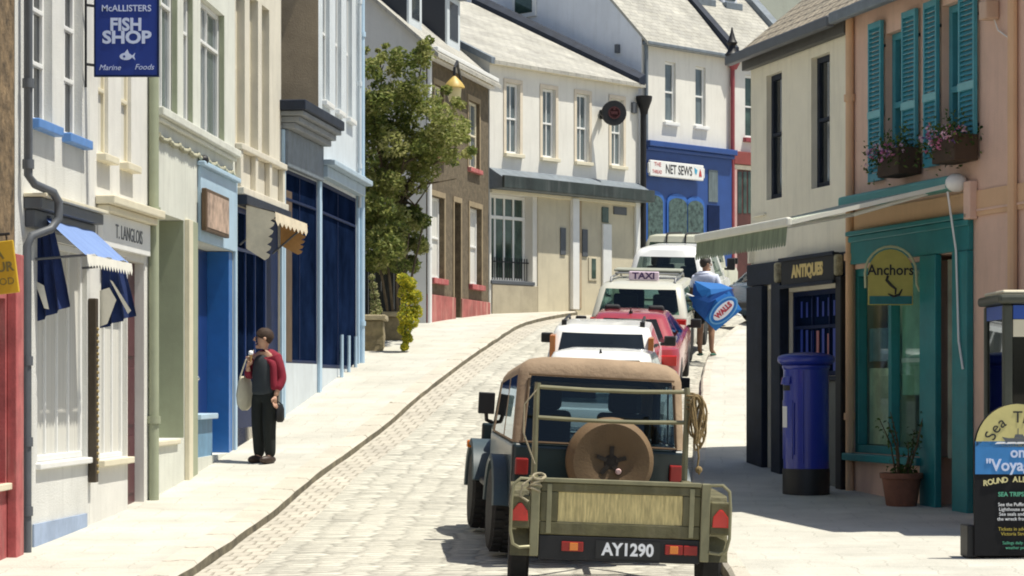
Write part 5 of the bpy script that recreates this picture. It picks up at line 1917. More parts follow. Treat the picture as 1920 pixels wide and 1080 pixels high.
# --- flower boxes
m_leafs = [leaf_mat('leaf_dark_green', (.045, .085, .02)), leaf_mat('leaf_mid_green', (.085, .14, .03)), leaf_mat('leaf_yellow_green', (.16, .21, .05))]
m_petal = [M('pink_petals', (.55, .16, .30), .7, .2), M('pale_petals', (.7, .45, .55), .7, .2), M('violet_petals', (.16, .07, .24), .7, .2)]
def leaf(mbx, c, size, rng, up=.3):
    n_ = Vector((rng.gauss(0, 1), rng.gauss(0, 1), rng.gauss(up, 1))).normalized()
    a = n_.orthogonal().normalized()
    a = Matrix.Rotation(rng.uniform(0, 6.28), 3, n_) @ a
    b_ = n_.cross(a)
    l, w = size, size * .5
    mbx.add([c - a * l * .5, c + b_ * w * .5 + n_ * l * .05, c + a * l * .5 - n_ * l * .1, c - b_ * w * .5 + n_ * l * .05], [(0, 1, 2, 3)])
def flower_box(label, px0, px1, py0, py1, seed):
    rng = random.Random(seed)
    u0, u1 = FK.u(px1, .2), FK.u(px0, .2)
    z0, z1 = FK.z(px1, py1, .2), FK.z(px1, py0, .2)
    t = thing('flower_box', label, 'flower box', FK.pt((u0 + u1) / 2, .2, z0), group='flower boxes under the teal shutters')
    mbx = MB()
    fbox(mbx, FK, u0, u1, .03, .30, z0, z1)
    mbx.build('trough', M('dark_brown_trough', (.06, .035, .02), .8, .3) if 'dark_brown_trough' not in MATS else MATS['dark_brown_trough'], t, bevel=.012)
    lv = [MB() for _ in m_leafs]
    fl = [MB() for _ in m_petal]
    for i in range(420):
        u = rng.uniform(u0 - .08, u1 + .22)
        w = rng.uniform(0, .4)
        z = z1 + rng.gauss(-.02, .10)
        if u > u1: z -= (u - u1) * .6 
        leaf(lv[rng.choice((0, 0, 1, 1, 2))], FK.pt(u, w, z), rng.uniform(.035, .07), rng)
    for st in range(7):
        u = rng.uniform(u0, u1 + .15)
        hgt = rng.uniform(.12, .34)
        for i in range(14):
            leaf(lv[rng.choice((1, 2))], FK.pt(u + rng.gauss(0, .03) + i * .004, .18 + rng.gauss(0, .04), z1 + hgt * i / 14), .05, rng)
    for i in range(70):
        u = rng.uniform(u0, u1 + .1)
        c = FK.pt(u, rng.uniform(.15, .42), z1 + rng.gauss(-.02, .06))
        j = rng.choice((0, 0, 1, 1, 2))
        for q_ in range(4):
            leaf(fl[j], c + Vector((rng.gauss(0, .014), rng.gauss(0, .014), rng.gauss(0, .014))), .045, rng)
    for j, m_ in enumerate(lv):
        m_.build('foliage', m_leafs[j], t)
    for j, m_ in enumerate(fl):
        m_.build('flowers', m_petal[j], t)
flower_box('trailing flower box under the far shuttered window with mostly green leaves', 1660, 1700, 275, 326, 4)
flower_box('flower box with pink blooms under the near shuttered window', 1763, 1806, 250, 300, 9)
# ------------------------------------------------------------------ vehicles (local axes: x right, y forward, z up, origin on the ground under the tail)
def ring(z, y0, y1, hw, r, bow, fr):
    """closed outline with tags per edge"""
    pts, tags = [], []
    NB = 6
    for i in range(NB + 1):
        x = -hw + r + (2 * hw - 2 * r) * i / NB
        pts.append((x, y0 - bow * (1 - (2 * i / NB - 1) ** 2), z)); tags.append('rear' if i < NB else 'c')
    def arc(cx, cy, a0):
        for k in (1, 2, 3):
            a = R(a0 + 90 * k / 4)
            pts.append((cx + r * math.cos(a), cy + r * math.sin(a), z)); tags.append('c')
    arc(hw - r, y0 + r, -90)
    for i, f in enumerate(fr):
        pts.append((hw, y0 + r + (y1 - y0 - 2 * r) * f, z)); tags.append('R%d' % i if i < len(fr) - 1 else 'c')
    arc(hw - r, y1 - r, 0)
    for i in range(NB + 1):
        x = hw - r - (2 * hw - 2 * r) * i / NB
        pts.append((x, y1 + bow * (1 - (2 * i / NB - 1) ** 2), z)); tags.append('front' if i < NB else 'c')
    arc(-hw + r, y1 - r, 90)
    n = len(fr)
    for i, f in enumerate(reversed(fr)):
        pts.append((-hw, y0 + r + (y1 - y0 - 2 * r) * f, z)); tags.append('L%d' % (n - 2 - i) if i < n - 1 else 'c')
    arc(-hw + r, y0 + r, 180)
    return [Vector(p) for p in pts], tags

def shell(levels, fr, glassrows=(), glasstags=(), skip=()):
    """stacked outlines; returns body MB and {tag: MB} for glazed cells"""
    body, gl = MB(), {}
    rs = [ring(*lv, fr) for lv in levels]
    n = len(rs[0][0])
    V = [p for r_, _ in rs for p in r_]
    bf = []
    for i in range(len(rs) - 1):
        for j in range(n):
            j2 = (j + 1) % n
            f = (i * n + j, i * n + j2, (i + 1) * n + j2, (i + 1) * n + j)
            tg = rs[i][1][j]
            if i in glassrows and tg in glasstags:
                gl.setdefault(tg, MB()).add([V[k] for k in f], [(0, 1, 2, 3)])
            else:
                bf.append(f)
    bf.append(tuple((len(rs) - 1) * n + j for j in range(n)))
    body.add(V, bf)
    return body, gl

TYRE = [(.62, -.5), (.93, -.5), (1.0, -.36), (1.0, .36), (.93, .5), (.62, .5)]
def wheel(root, c, dia, wid, rim_mat, name='wheel', rim=True, hub=.62):
    r = dia / 2
    T = Matrix.Translation(c) @ Matrix.Rotation(R(90), 4, 'Y')
    mb = MB()
    mb.lathe([(a * r, b_ * wid) for a, b_ in TYRE], 28, T)
    for k in range(28):
        a = 2 * math.pi * k / 28
        for sx in (-.22, .22):
            mb.cbox((r * math.cos(a + (.1 if sx > 0 else 0)), r * math.sin(a + (.1 if sx > 0 else 0)), sx * wid), (.02, .05, wid * .36), T @ Matrix.Identity(4)) if dia > .7 else None
    w = mb.build(name, m_rubber, root, smooth=True)
    mb = MB()
    mb.lathe([(hub * r, -.42 * wid), (hub * r, .42 * wid), (hub * r * .85, .40 * wid), (hub * r * .7, .25 * wid), (hub * r * .3, .30 * wid), (hub * r * .25, .42 * wid), (.01, .43 * wid)], 20, T)
    mb.lathe([(.01, -.43 * wid), (hub * r * .25, -.42 * wid), (hub * r * .3, -.30 * wid), (hub * r * .7, -.25 * wid), (hub * r * .85, -.40 * wid), (hub * r, -.42 * wid)], 20, T)
    mb.build('rim', rim_mat, w, smooth=True)
    return w

def car(name, label, cat, loc, yaw, pitch, cfg):
    t = thing(name, label, cat, loc, (R(pitch), R(cfg.get('roll', 1.8)), R(-yaw)), local=True, group=cfg.get('group'))
    paint = cfg['paint']
    fr = cfg.get('fr', (0, .06, .44, .49, .88, 1))
    low, _ = shell(cfg['body'], (0, .5, 1))
    low.build('body', paint, t, smooth=True, bevel=.0)
    cab, gl = shell(cfg['cabin'], fr, cfg.get('rows', (1,)), cfg.get('glass', ('rear', 'front', 'R1', 'L1', 'R3', 'L3')))
    tl_, z0_ = cfg.get('tilt', 0.0), cfg['cabin'][0][0]
    for m_ in [cab] + list(gl.values()):
        for p in m_.v:
            p.z -= tl_ * max(0, p.y - .4) * min(1, max(0, (p.z - z0_) / .35))
    cab.build('cabin', paint, t, smooth=True)
    for tg, m_ in gl.items():
        gm = cfg.get('glassmat', m_glass)
        nm = 'rear_window' if tg == 'rear' else 'windscreen' if tg == 'front' else 'side_window'
        m_.build(nm, gm, t, smooth=True)
    L, hw = cfg['L'], cfg['hw']
    for x in (-1, 1):
        for y in (cfg.get('ya', .75), L - cfg.get('yb', .8)):
            wheel(t, Vector((x * (hw - .085), y, cfg.get('wd', .6) / 2)), cfg.get('wd', .6), .18, m_steel)
            mb = MB()
            r0 = cfg.get('wd', .6) / 2 + .05
            pts = [(y + r0 * math.cos(a), cfg.get('wd', .6) / 2 + r0 * math.sin(a)) for a in [math.pi * k / 10 for k in range(11)]]
            T = Matrix(((0, 1, 0, 0), (1, 0, 0, 0), (0, 0, 1, 0), (0, 0, 0, 1)))
            mb.add([Vector((x * (hw + .004), py, pz)) for py, pz in pts] + [Vector((x * (hw - .2), py, pz)) for py, pz in pts], [tuple(range(11))] + [(i, i + 1, i + 12, i + 11) for i in range(10)])
            mb.build('wheel_arch', m_black, t)
    for b_ in cfg.get('lights', []):
        lo, hi, mt = b_
        for x in (-1, 1):
            mb = MB()
            mb.box((min(x * lo[0], x * hi[0]), lo[1], lo[2]), (max(x * lo[0], x * hi[0]), hi[1], hi[2]))
            mb.build('tail_light', mt, t, bevel=.012)
    bz = cfg.get('bz', .42)
    mb = MB()
    mb.box((-hw + .03, -.09, bz - .12), (hw - .03, .06, bz + .08))
    mb.build('rear_bumper', cfg.get('bmat', m_grey_pipe), t, bevel=.04, segs=3)
    mb = MB()
    mb.box((-.26, -.105, bz - .06), (.26, -.092, bz + .05))
    mb.build('number_plate', m_plate_black, t)
    sy, sz_ = cfg.get('seat', (1.5, .6))
    for x in (-.36, .36):
        for yy in cfg.get('seats', (sy,)):
            mb = MB()
            mb.box((x - .22, yy, sz_), (x + .22, yy + .14, sz_ + .5))
            mb.box((x - .13, yy + .01, sz_ + .5), (x + .13, yy + .11, sz_ + .74))
            mb.build('seat', m_dark_in, t, bevel=.045, segs=3)
    if cfg.get('wiper'):
        x, y, z, dx, dy, dz = cfg['wiper']
        mb = MB()
        mb.tube([(x, y, z), (x + dx, y + dy, z + dz)], .012, 5)
        mb.lathe([(.018, 0), (.018, .03), (.008, .035)], 8, Matrix.Translation((x, y, z)))
        mb.build('rear_wiper', m_black, t)
    if cfg.get('mirror'):
        y, z = cfg['mirror']
        for x in (-1, 1):
            mb = MB()
            mb.box((x * (hw + .13) - .09, y, z), (x * (hw + .13) + .09, y + .09, z + cfg.get('mh', .15)))
            mb.box((min(x * hw, x * (hw + .06)) - .02, y + .02, z), (max(x * hw, x * (hw + .06)) + .02, y + .07, z + .05))
            mb.build('door_mirror', cfg.get('mmat', m_black), t, bevel=.02)
    return t

def slope(x, y): 
    return math.degrees(math.atan((gr(x + .15, y + 2.0) - gr(x - .15, y - 1.0)) / 3.0))
def cargo(px, Y, back):
    """ground point under the tail for a car whose reference row stands at photo column px, distance Y"""
    x = (px - 960) / FPX * Y
    y = Y - back
    return Vector((x - back * .12, y, gr(x - back * .12, y)))

m_brown_lens = M('amber_brown_lens', (.42, .14, .03), .25, .1, 8, coat=.4)
m_glass_taxi = glass_mat('taxi_glass', (.42, .56, .52), 1.5)
p_white = M('white_car_paint', (.78, .78, .76), .25, .03, 4, coat=.6)
p_offwhite = M('ivory_car_paint', (.54, .53, .45), .3, .05, 4, coat=.5)
p_red = M('faded_red_car_paint', (.32, .035, .045), .25, .1, 3, coat=.8)
p_beige = M('pale_sage_car_paint', (.50, .50, .40), .45, .08, 4, coat=.2)
p_bluegrey = M('blue_grey_car_paint', (.08, .12, .17), .25, .1, 4, coat=.6)

def body_levels(L, hw, zb, tuck=.0, nose=.75):
    return [(.18, .12, L - .10, hw - .06, .2, .02), (.30, .0, L, hw - .01, .22, .05), (.55, -.01, L, hw, .24, .06), (zb - .12, .02, L - .05, hw, .22, .05), (zb - .02, .06, L - .2, hw - .02, .2, .04), (zb, .10, L - .3, hw - .06, .18, .03)]

# white hatchback just ahead of the jeep
loc = cargo(1120, 27.9, .45)
car('parked_car', 'white hatchback parked just ahead of the dark green jeep', 'car', loc, 7, slope(loc.x, loc.y), dict(
    group='cars parked uphill in a line', paint=p_white, L=3.75, hw=.80, wd=.58, tilt=.035,
    body=body_levels(3.75, .80, .92),
    cabin=[(.90, .10, 2.95, .76, .16, .03), (.98, .13, 2.85, .75, .16, .04), (1.50, .40, 2.05, .63, .14, .05), (1.57, .48, 1.9, .60, .16, .05), (1.605, .68, 1.75, .46, .2, .04)],
    lights=[((.55, -.03, .70), (.76, .06, .90), m_red_lens)], seat=(1.45, .72), wiper=(.0, .46, 1.56, .0, -.02, .06), mirror=(2.6, .98)))
# white estate with roof rails
loc = cargo(1128, 32.2, .5)
t = car('parked_car', 'white estate car with roof rails and amber pillar lights', 'car', loc, 4.5, slope(loc.x, loc.y), dict(
    group='cars parked uphill in a line', paint=p_white, L=4.2, hw=.81, wd=.6, tilt=.055, fr=(0, .05, .3, .33, .62, .65, .92, 1), glass=('rear', 'front', 'R1', 'L1', 'R3', 'L3', 'R5', 'L5'),
    body=body_levels(4.2, .81, .92), glassmat=m_pane,
    cabin=[(.90, .06, 3.25, .80, .14, .03), (1.0, .10, 3.1, .79, .14, .04), (1.43, .30, 2.3, .69, .12, .05), (1.50, .38, 2.2, .66, .15, .05), (1.53, .58, 2.0, .5, .2, .04)],
    lights=[((.655, .12, 1.02), (.735, .32, 1.40), m_brown_lens)], seat=(1.5, .65), wiper=(0, .32, 1.44, .0, -.02, .03), mirror=(2.7, .98)))
for x in (-.56, .56):
    mb = MB()
    mb.tube([(x, .55, 1.50), (x, .6, 1.565), (x, 1.9, 1.50), (x, 2.1, 1.43)], .02, 6)
    mb.cbox((x, .58, 1.535), (.07, .09, .08))
    mb.build('roof_rail', m_black, t)
# red car
loc = cargo(1178, 36.0, .75)
t = car('parked_car', 'faded red saloon car parked in front of the cream taxi', 'car', loc, 7, slope(loc.x, loc.y), dict(
    group='cars parked uphill in a line', tilt=.03, paint=p_red, L=4.0, hw=.84, wd=.58,
    body=body_levels(4.0, .84, .84),
    cabin=[(.82, .18, 3.0, .78, .16, .03), (.88, .28, 2.9, .76, .16, .04), (1.24, .72, 2.2, .58, .16, .05), (1.30, .82, 2.05, .54, .18, .05), (1.325, 1.0, 1.9, .4, .2, .04)],
    lights=[((.45, -.06, .58), (.80, .05, .74), m_red_lens)], seat=(1.6, .62), mirror=(2.65, .9)))
mb = MB()
mb.tube([(0, .85, 1.31), (0, .78, 1.40)], .012, 5)
mb.lathe([(.035, 0), (.02, .04)], 8, Matrix.Translation((0, .86, 1.305)))
mb.build('roof_aerial', m_black, t)
# taxi
loc = cargo(1198, 40.4, .45); loc.z += .0
t = car('taxi', 'cream taxi with a roof rack and a lilac sign on its roof', 'taxi', loc, 10, slope(loc.x, loc.y), dict(
    paint=p_offwhite, L=4.4, hw=.89, wd=.64, glassmat=m_glass_taxi,
    body=body_levels(4.4, .89, .86),
    cabin=[(.84, .05, 3.45, .86, .14, .03), (.90, .08, 3.3, .845, .12, .05), (1.33, .32, 2.5, .75, .12, .06), (1.40, .42, 2.35, .70, .16, .06), (1.445, .66, 2.15, .5, .22, .05)],
    lights=[((.68, -.04, .55), (.86, .06, .83), m_red_lens)], seat=(1.5, .68), seats=(1.0, 2.0), mirror=(2.9, .95), bz=.5, bmat=p_offwhite))
s = MB()
s.box((-.27, .72, 1.455), (.27, .82, 1.61))
sg = s.build('taxi_sign', M('lilac_taxi_sign', (.72, .58, .68), .4, .05), t, bevel=.015)
texts('lettering', [('TAXI', .16, 0, 1.532, dict(offs=.005, sx=1.15))], Matrix.Translation((0, .716, 0)), M('purple_lettering', (.06, .03, .12), .5), sg)
mb = MB()
for x in (-.58, .58):
    mb.tube([(x, .62, 1.42), (x, .68, 1.50), (x, 2.0, 1.50), (x, 2.1, 1.42)], .022, 6)
for y in (1.25, 1.6, 1.95):
    mb.tube([(-.58, y, 1.50), (-.58, y, 1.54), (.58, y, 1.54), (.58, y, 1.50)], .022, 6)
mb.build('roof_rack', m_steel, t)
mb = MB()
mb.box((-.62, 1.28, 1.565), (.62, 1.75, 1.61))
mb.build('roof_box', M('grey_green_rack_board', (.30, .31, .25), .7, .2, 4), t, bevel=.03)
# white van
loc = cargo(1247, 47.0, .15)
t = car('delivery_van', 'small white van parked uphill of the taxi', 'van', loc, 13, slope(loc.x, loc.y), dict(
    paint=p_white, L=4.1, hw=.86, wd=.62, fr=(0, .5, .55, .9, 1), glass=('rear', 'front', 'R2', 'L2', ),
    body=body_levels(4.1, .86, 1.0), glassmat=m_glass,
    cabin=[(.98, .02, 3.3, .83, .12, .02), (1.08, .03, 3.2, .82, .12, .03), (1.58, .16, 2.6, .72, .14, .04), (1.72, .24, 2.4, .66, .22, .05), (1.79, .45, 2.2, .48, .26, .05)],
    lights=[((.74, -.02, .75), (.85, .06, 1.05), m_red_lens)], seat=(1.9, .85), seats=(1.0, 2.0), mirror=(2.8, 1.2), mh=.26))
# far off-roader
loc = cargo(1264, 52.0, .1)
t = car('off_road_car', 'pale sage boxy off-roader with black roof straps uphill of the white van', 'car', loc, 15, slope(loc.x, loc.y), dict(
    paint=p_beige, L=4.0, hw=.86, wd=.75, fr=(0, .05, .4, .45, .9, 1), glassmat=m_pane_green,
    body=body_levels(4.0, .86, 1.15),
    cabin=[(1.13, .03, 2.4, .80, .08, .0), (1.3, .04, 2.35, .79, .08, .01), (1.78, .10, 2.15, .72, .10, .01), (1.92, .16, 2.05, .68, .18, .02), (1.96, .3, 1.9, .55, .2, .02)],
    lights=[((.70, -.02, .8), (.82, .06, .95), m_red_lens)], seat=(1.5, 1.0), mirror=(2.3, 1.25)))
for x in (-.22, .22, .62):
    mb = MB()
    mb.tube([(x, .06, 1.70), (x, .10, 1.95), (x, .2, 1.985), (x, 1.9, 1.985)], .022, 6)
    mb.build('roof_strap', m_black, t)
# blue-grey car in the side street
loc = Vector((5.05, 48.6, gp(5.05, 48.6)))
car('parked_car', 'dark blue-grey car parked across the road end behind the man with the parasol', 'car', loc, 62, 3, dict(
    paint=p_bluegrey, L=4.0, hw=.84, wd=.6, body=body_levels(4.0, .84, .86),
    cabin=[(.84, .15, 3.0, .78, .16, .03), (.9, .2, 2.9, .76, .16, .04), (1.28, .6, 2.1, .58, .16, .05), (1.36, .7, 1.95, .54, .18, .05), (1.39, .9, 1.8, .4, .2, .04)],
    lights=[((.5, -.05, .62), (.80, .05, .8), m_red_lens)], seat=(1.5, .65), mirror=(2.6, .92)))

# ------------------------------------------------------------------ the jeep
JY = 5.2                                  # degrees left of straight ahead
jloc = Vector((.69, 18.85, 0)); jloc.z = gr(.7, 19.4)
jp = math.degrees(math.atan((gr(.5, 21.9) - gr(.7, 19.5)) / 2.4))
j = thing('jeep', 'dark green open-wheeled jeep with a tan soft top and spare wheel towing a trailer', 'jeep', jloc, (R(jp), R(3.0), R(JY)), local=True)
m_red_dim = M('dull_red_lens', (.30, .018, .014), .3, .2, 8)
m_glass_jeep = glass_mat('smoky_jeep_glass', (.40, .50, .54), 1.45)
p_green = M('dark_blue_green_jeep_paint', (.010, .023, .025), .35, .2, 4, coat=.25)
p_green2 = M('dusty_fender_plastic', (.05, .075, .085), .45, .25, 5)
m_top = M('tan_soft_top', (.31, .22, .14), .85, .18, 3, .7, 9)
m_cover = M('brown_wheel_cover', (.16, .10, .048), .75, .18, 3, .2, 40)
mb = MB()
tub = [(-.74, .0), (.74, .0)]
mb.box((-.74, .05, .50), (.74, 2.30, .985))
mb.box((-.70, 2.30, .55), (.70, 2.75, 1.02))
mb.build('tub', p_green, j, bevel=.035, segs=3)
mb = MB()
mb.hexa([Vector(p) for p in ((-.70, 2.752, .62), (.70, 2.752, .62), (.56, 3.62, .62), (-.56, 3.62, .62), (-.70, 2.752, 1.03), (.70, 2.752, 1.03), (.56, 3.62, .97), (-.56, 3.62, .97))])
mb.build('bonnet', p_green, j, bevel=.04, segs=3)
mb = MB()
mb.box((-.72, 3.623, .55), (.72, 3.68, 1.0))
mb.build('grille', p_green, j, bevel=.02)
for x in (-.72, -.0): pass
mb = MB()
mb.box((-.66, .10, .36), (.66, 3.60, .498))
mb.build('chassis', m_black, j)
mb = MB()
mb.box((-.75, -.10, .44), (.75, .03, .58))
mb.build('rear_bumper', m_black, j, bevel=.02)
mb = MB()
mb.box((-.72, 3.70, .46), (.72, 3.82, .60))
mb.build('front_bumper', m_black, j, bevel=.02)
# soft top with glazed cells
fr = (0, .03, .40, .455, .90, 1)
cab, gl = shell([(.988, .06, 2.28, .735, .09, .0), (1.005, .065, 2.24, .73, .09, .0), (1.555, .16, 2.0, .70, .10, .01), (1.61, .175, 1.95, .688, .12, .015), (1.66, .20, 1.92, .655, .15, .02), (1.70, .25, 1.88, .60, .18, .03), (1.722, .33, 1.82, .51, .2, .04), (1.732, .46, 1.7, .38, .2, .04)], fr, (1,), ('rear', 'front', 'R1', 'L1', 'R3', 'L3'))
for m_ in [cab] + list(gl.values()):
    for p in m_.v:
        p.z -= .075 * max(0, p.y - .3) * min(1, max(0, (p.z - 1.0) / .4))
stp = cab.build('soft_top', m_top, j, smooth=True)
mb = MB()      # stitched seams of the canvas
for x in (-1, 1):
    mb.tube([(x * .655, .055, 1.0), (x * .62, .15, 1.53)], .009, 5)
mb.tube([(-.62, .148, 1.567), (0, .138, 1.567), (.62, .148, 1.567)], .009, 5)
mb.tube([(-.66, .055, .998), (0, .055, .998), (.66, .055, .998)], .010, 5)
mb.build('seam', M('dark_canvas_binding', (.12, .075, .04), .9, .2, 8), stp, smooth=True)
for tg, m_ in gl.items():
    m_.build('rear_window' if tg == 'rear' else 'windscreen' if tg == 'front' else 'side_window', m_glass_jeep, j, smooth=True)
mb = MB()
for x in (-1, 1):
    mb.tube([(x * .70, 2.31, 1.0), (x * .66, 2.06, 1.44)], .03, 6)
mb.tube([(-.66, 2.06, 1.44), (.66, 2.06, 1.44)], .03, 6)
mb.build('windscreen_frame', p_green, j)
mb = MB()
mb.tube([(-.58, .75, 1.0), (-.58, .8, 1.44), (-.5, .82, 1.53), (.5, .82, 1.53), (.58, .8, 1.44), (.58, .75, 1.0)], .035, 8)
mb.build('roll_bar', m_black, j, smooth=True)
for x in (-.36, .36):
    mb = MB()
    mb.box((x - .24, 1.15, .8), (x + .24, 1.32, 1.24))
    mb.box((x - .15, 1.17, 1.24), (x + .15, 1.28, 1.44))
    mb.build('seat', m_dark_in, j, bevel=.05, segs=3)
mb = MB()
mb.lathe([(.17, -.015), (.19, 0), (.17, .015)], 16, Matrix.Translation((-.36, 1.85, 1.08)) @ Matrix.Rotation(R(60), 4, 'X'))
mb.build('steering_wheel', m_black, j)
# fender flares
def flare(yc, x0, x1, r, mat, a0, a1, z0=.37, flat=None):
    rings = []
    n = 12
    for i in range(n + 1):
        a = R(a0 + (a1 - a0) * i / n)
        c, s_ = math.cos(a), math.sin(a)
        pt = lambda rr, x: Vector((x, yc + rr * c * 1.12, z0 + rr * s_))
        rings.append([pt(r, x0), pt(r, x1), pt(r + .02, x1 + (.012 if x1 > 0 else -.012)), pt(r + .055, x1), pt(r + .055, x0)])
    mbx = MB()
    mbx.loft(rings)
    return mbx
for x in (-1, 1):
    flare(.78, x * .68, x * .855, .42, p_green2, 5, 172).build('wheel_flare', p_green2, j, smooth=True)
    flare(3.12, x * .52, x * .86, .44, p_green2, 0, 165).build('front_wing', p_green2, j, smooth=True)
    mb = MB()
    mb.box((min(x * .60, x * .80), 1.26, .47), (max(x * .60, x * .80), 2.62, .53))
    mb.build('side_step', m_black, j, bevel=.015)
    mb = MB()
    mb.cbox((x * .862, 3.32, .80), (.05, .10, .07))
    mb.build('side_marker_light', m_orange_lens, j, bevel=.01)
    for y in (.78, 3.12):
        wheel(j, Vector((x * .74, y, .37)), .74, .215, m_steel, hub=.55)
    # mirrors on long arms
    mb = MB()
    mb.tube([(x * .73, 2.30, 1.06), (x * .79, 2.26, 1.08), (x * .80, 2.24, 1.16)], .022, 6)
    mb.box((x * .80 - .075, 2.20, 1.14), (x * .80 + .075, 2.28, 1.34))
    mb.build('door_mirror', m_black, j, bevel=.03, segs=3)
    mb = MB()
    mb.box((min(x * .60, x * .71), .0, .72), (max(x * .60, x * .71), .055, .86))
    mb.build('tail_light', m_red_dim, j, bevel=.012)
# spare wheel with fabric cover
T = Matrix.Translation((.07, -.02, .875)) @ Matrix.Rotation(R(90), 4, 'X')
mb = MB()
mb.lathe([(.16, -.04), (.34, -.04), (.365, .0), (.37, .10), (.355, .17), (.32, .205), (.24, .20), (.17, .185), (.14, .175)], 40, T)
sp = mb.build('spare_wheel', m_cover, j, smooth=True)
mb = MB()
mb.lathe([(.14, .16), (.135, .172), (.09, .165), (.05, .18), (.01, .182)], 24, T)
for k in range(5):
    a = 2 * math.pi * k / 5 + .3
    mb.cbox((.085, 0, .178), (.09, .034, .016), T @ Matrix.Rotation(a, 4, 'Z'))
mb.build('hub', M('dark_brown_hub', (.035, .026, .018), .8, .4, 20), sp, smooth=True)
mb = MB()
mb.lathe([(.022, .0), (.026, .02), (.018, .04)], 10, Matrix.Translation((.13, -.21, .80)) @ Matrix.Rotation(R(90), 4, 'X'))
mb.build('cable_plug', M('pale_pink_plug', (.62, .42, .40), .5), sp)
mb = MB()
mb.box((-.40, -.35, .34), (-.33, -.09, .46)) if False else mb.box((-.04, -.30, .40), (.04, -.08, .46))
mb.build('tow_hitch', m_black, j)

# ------------------------------------------------------------------ the trailer
tloc = Vector((.765, 16.32, 0)); tloc.z = gr(.76, 17.0)
tp = .4
tr = thing('luggage_trailer', 'olive box trailer with a straw coloured tailboard panel and tall rack frame', 'trailer', tloc, (R(tp), R(2.1), R(.5)), local=True)
m_olive = M('worn_olive_paint', (.115, .103, .045), .6, .4, 4, .3, 30, streak=.45, dirt=(.5, .45, .3))
m_olive_lt = M('galvanised_olive', (.25, .235, .14), .5, .2, 5, metal=.3)
mb = MB()
zb, zt = .50, .86
mb.box((-.61, .04, zb - .06), (.61, 1.66, zb - .0))
fl_ = mb.build('floor', m_olive, tr)
for x in (-1, 1):
    mb = MB()
    mb.box((min(x * .585, x * .62), .05, zb + .003), (max(x * .585, x * .62), 1.66, zt - .085))
    mb.box((min(x * .57, x * .645), .05, zt - .083), (max(x * .57, x * .645), 1.66, zt - .05))
    mb.build('side_board', m_olive, tr, bevel=.006)
mb = MB()
mb.box((-.58, 1.625, zb + .003), (.58, 1.655, zt - .07))
mb.build('front_board', m_olive, tr, bevel=.006)
mb = MB()   # tailboard: frame around a pale panel
mb.box((-.585, .0, zb - .04), (.585, .035, zb + .055))
mb.box((-.585, .0, zt - .085), (.585, .035, zt - .02))
mb.box((-.585, .0, zb + .056), (-.455, .035, zt - .086))
mb.box((.455, .0, zb + .056), (.585, .035, zt - .086))
tb = mb.build('tailboard', m_olive, tr, bevel=.008)
mb = MB()
mb.box((-.453, .012, zb + .058), (.453, .028, zt - .088))
mb.build('panel', M('weathered_plywood', (.66, .54, .25), .8, .45, 2.2, .3, 30, stretch=(22, 1, 2.5)), tb)
for x in (-.52, .52):
    mb = MB()
    mb.box((x - .018, -.012, zb - .03), (x + .018, -.002, zt - .03))
    mb.build('tailboard_strap', m_olive_lt, tb, bevel=.004)
mb = MB()
mb.box((-.585, -.016, zt - .018), (.585, .05, zt + .012))
mb.build('top_rail', m_olive_lt, tb, bevel=.004)
for x in (-1, 1):
    mb = MB()
    mb.box((min(x * .588, x * .655), -.02, zb - .20), (max(x * .588, x * .655), .05, zt + .01))
    mb.build('corner_post', m_olive_lt, tr, bevel=.008)
mb = MB()
mb.box((-.585, .0, .28), (.585, .03, .455))
lb = mb.build('light_board', m_black, tr, bevel=.005)
mb = MB()
mb.box((-.17, -.008, .30), (.30, -.002, .43))
mb.build('number_plate', m_plate_black, lb)
text('plate_lettering', 'AY1290', .125, Matrix.Translation((.065, -.012, .365)), m_text_white, lb, offs=.004, sx=.92)
for x, w_, mt in ((-.34, .16, m_red_lens), (-.34, 0, None), (.27 + .13, .13, m_red_lens), (.52, .10, m_red_lens)):
    if mt is None: continue
    mb = MB()
    mb.box((x - w_ / 2, -.02, .345), (x + w_ / 2, -.003, .415))
    mb.build('tail_light', m_red_dim, lb, bevel=.006)
for x in (-.33, .40):
    mb = MB()
    mb.box((x - .03, -.026, .352), (x + .03, -.0205, .408))
    mb.build('indicator_light', m_orange_lens, lb, bevel=.004)
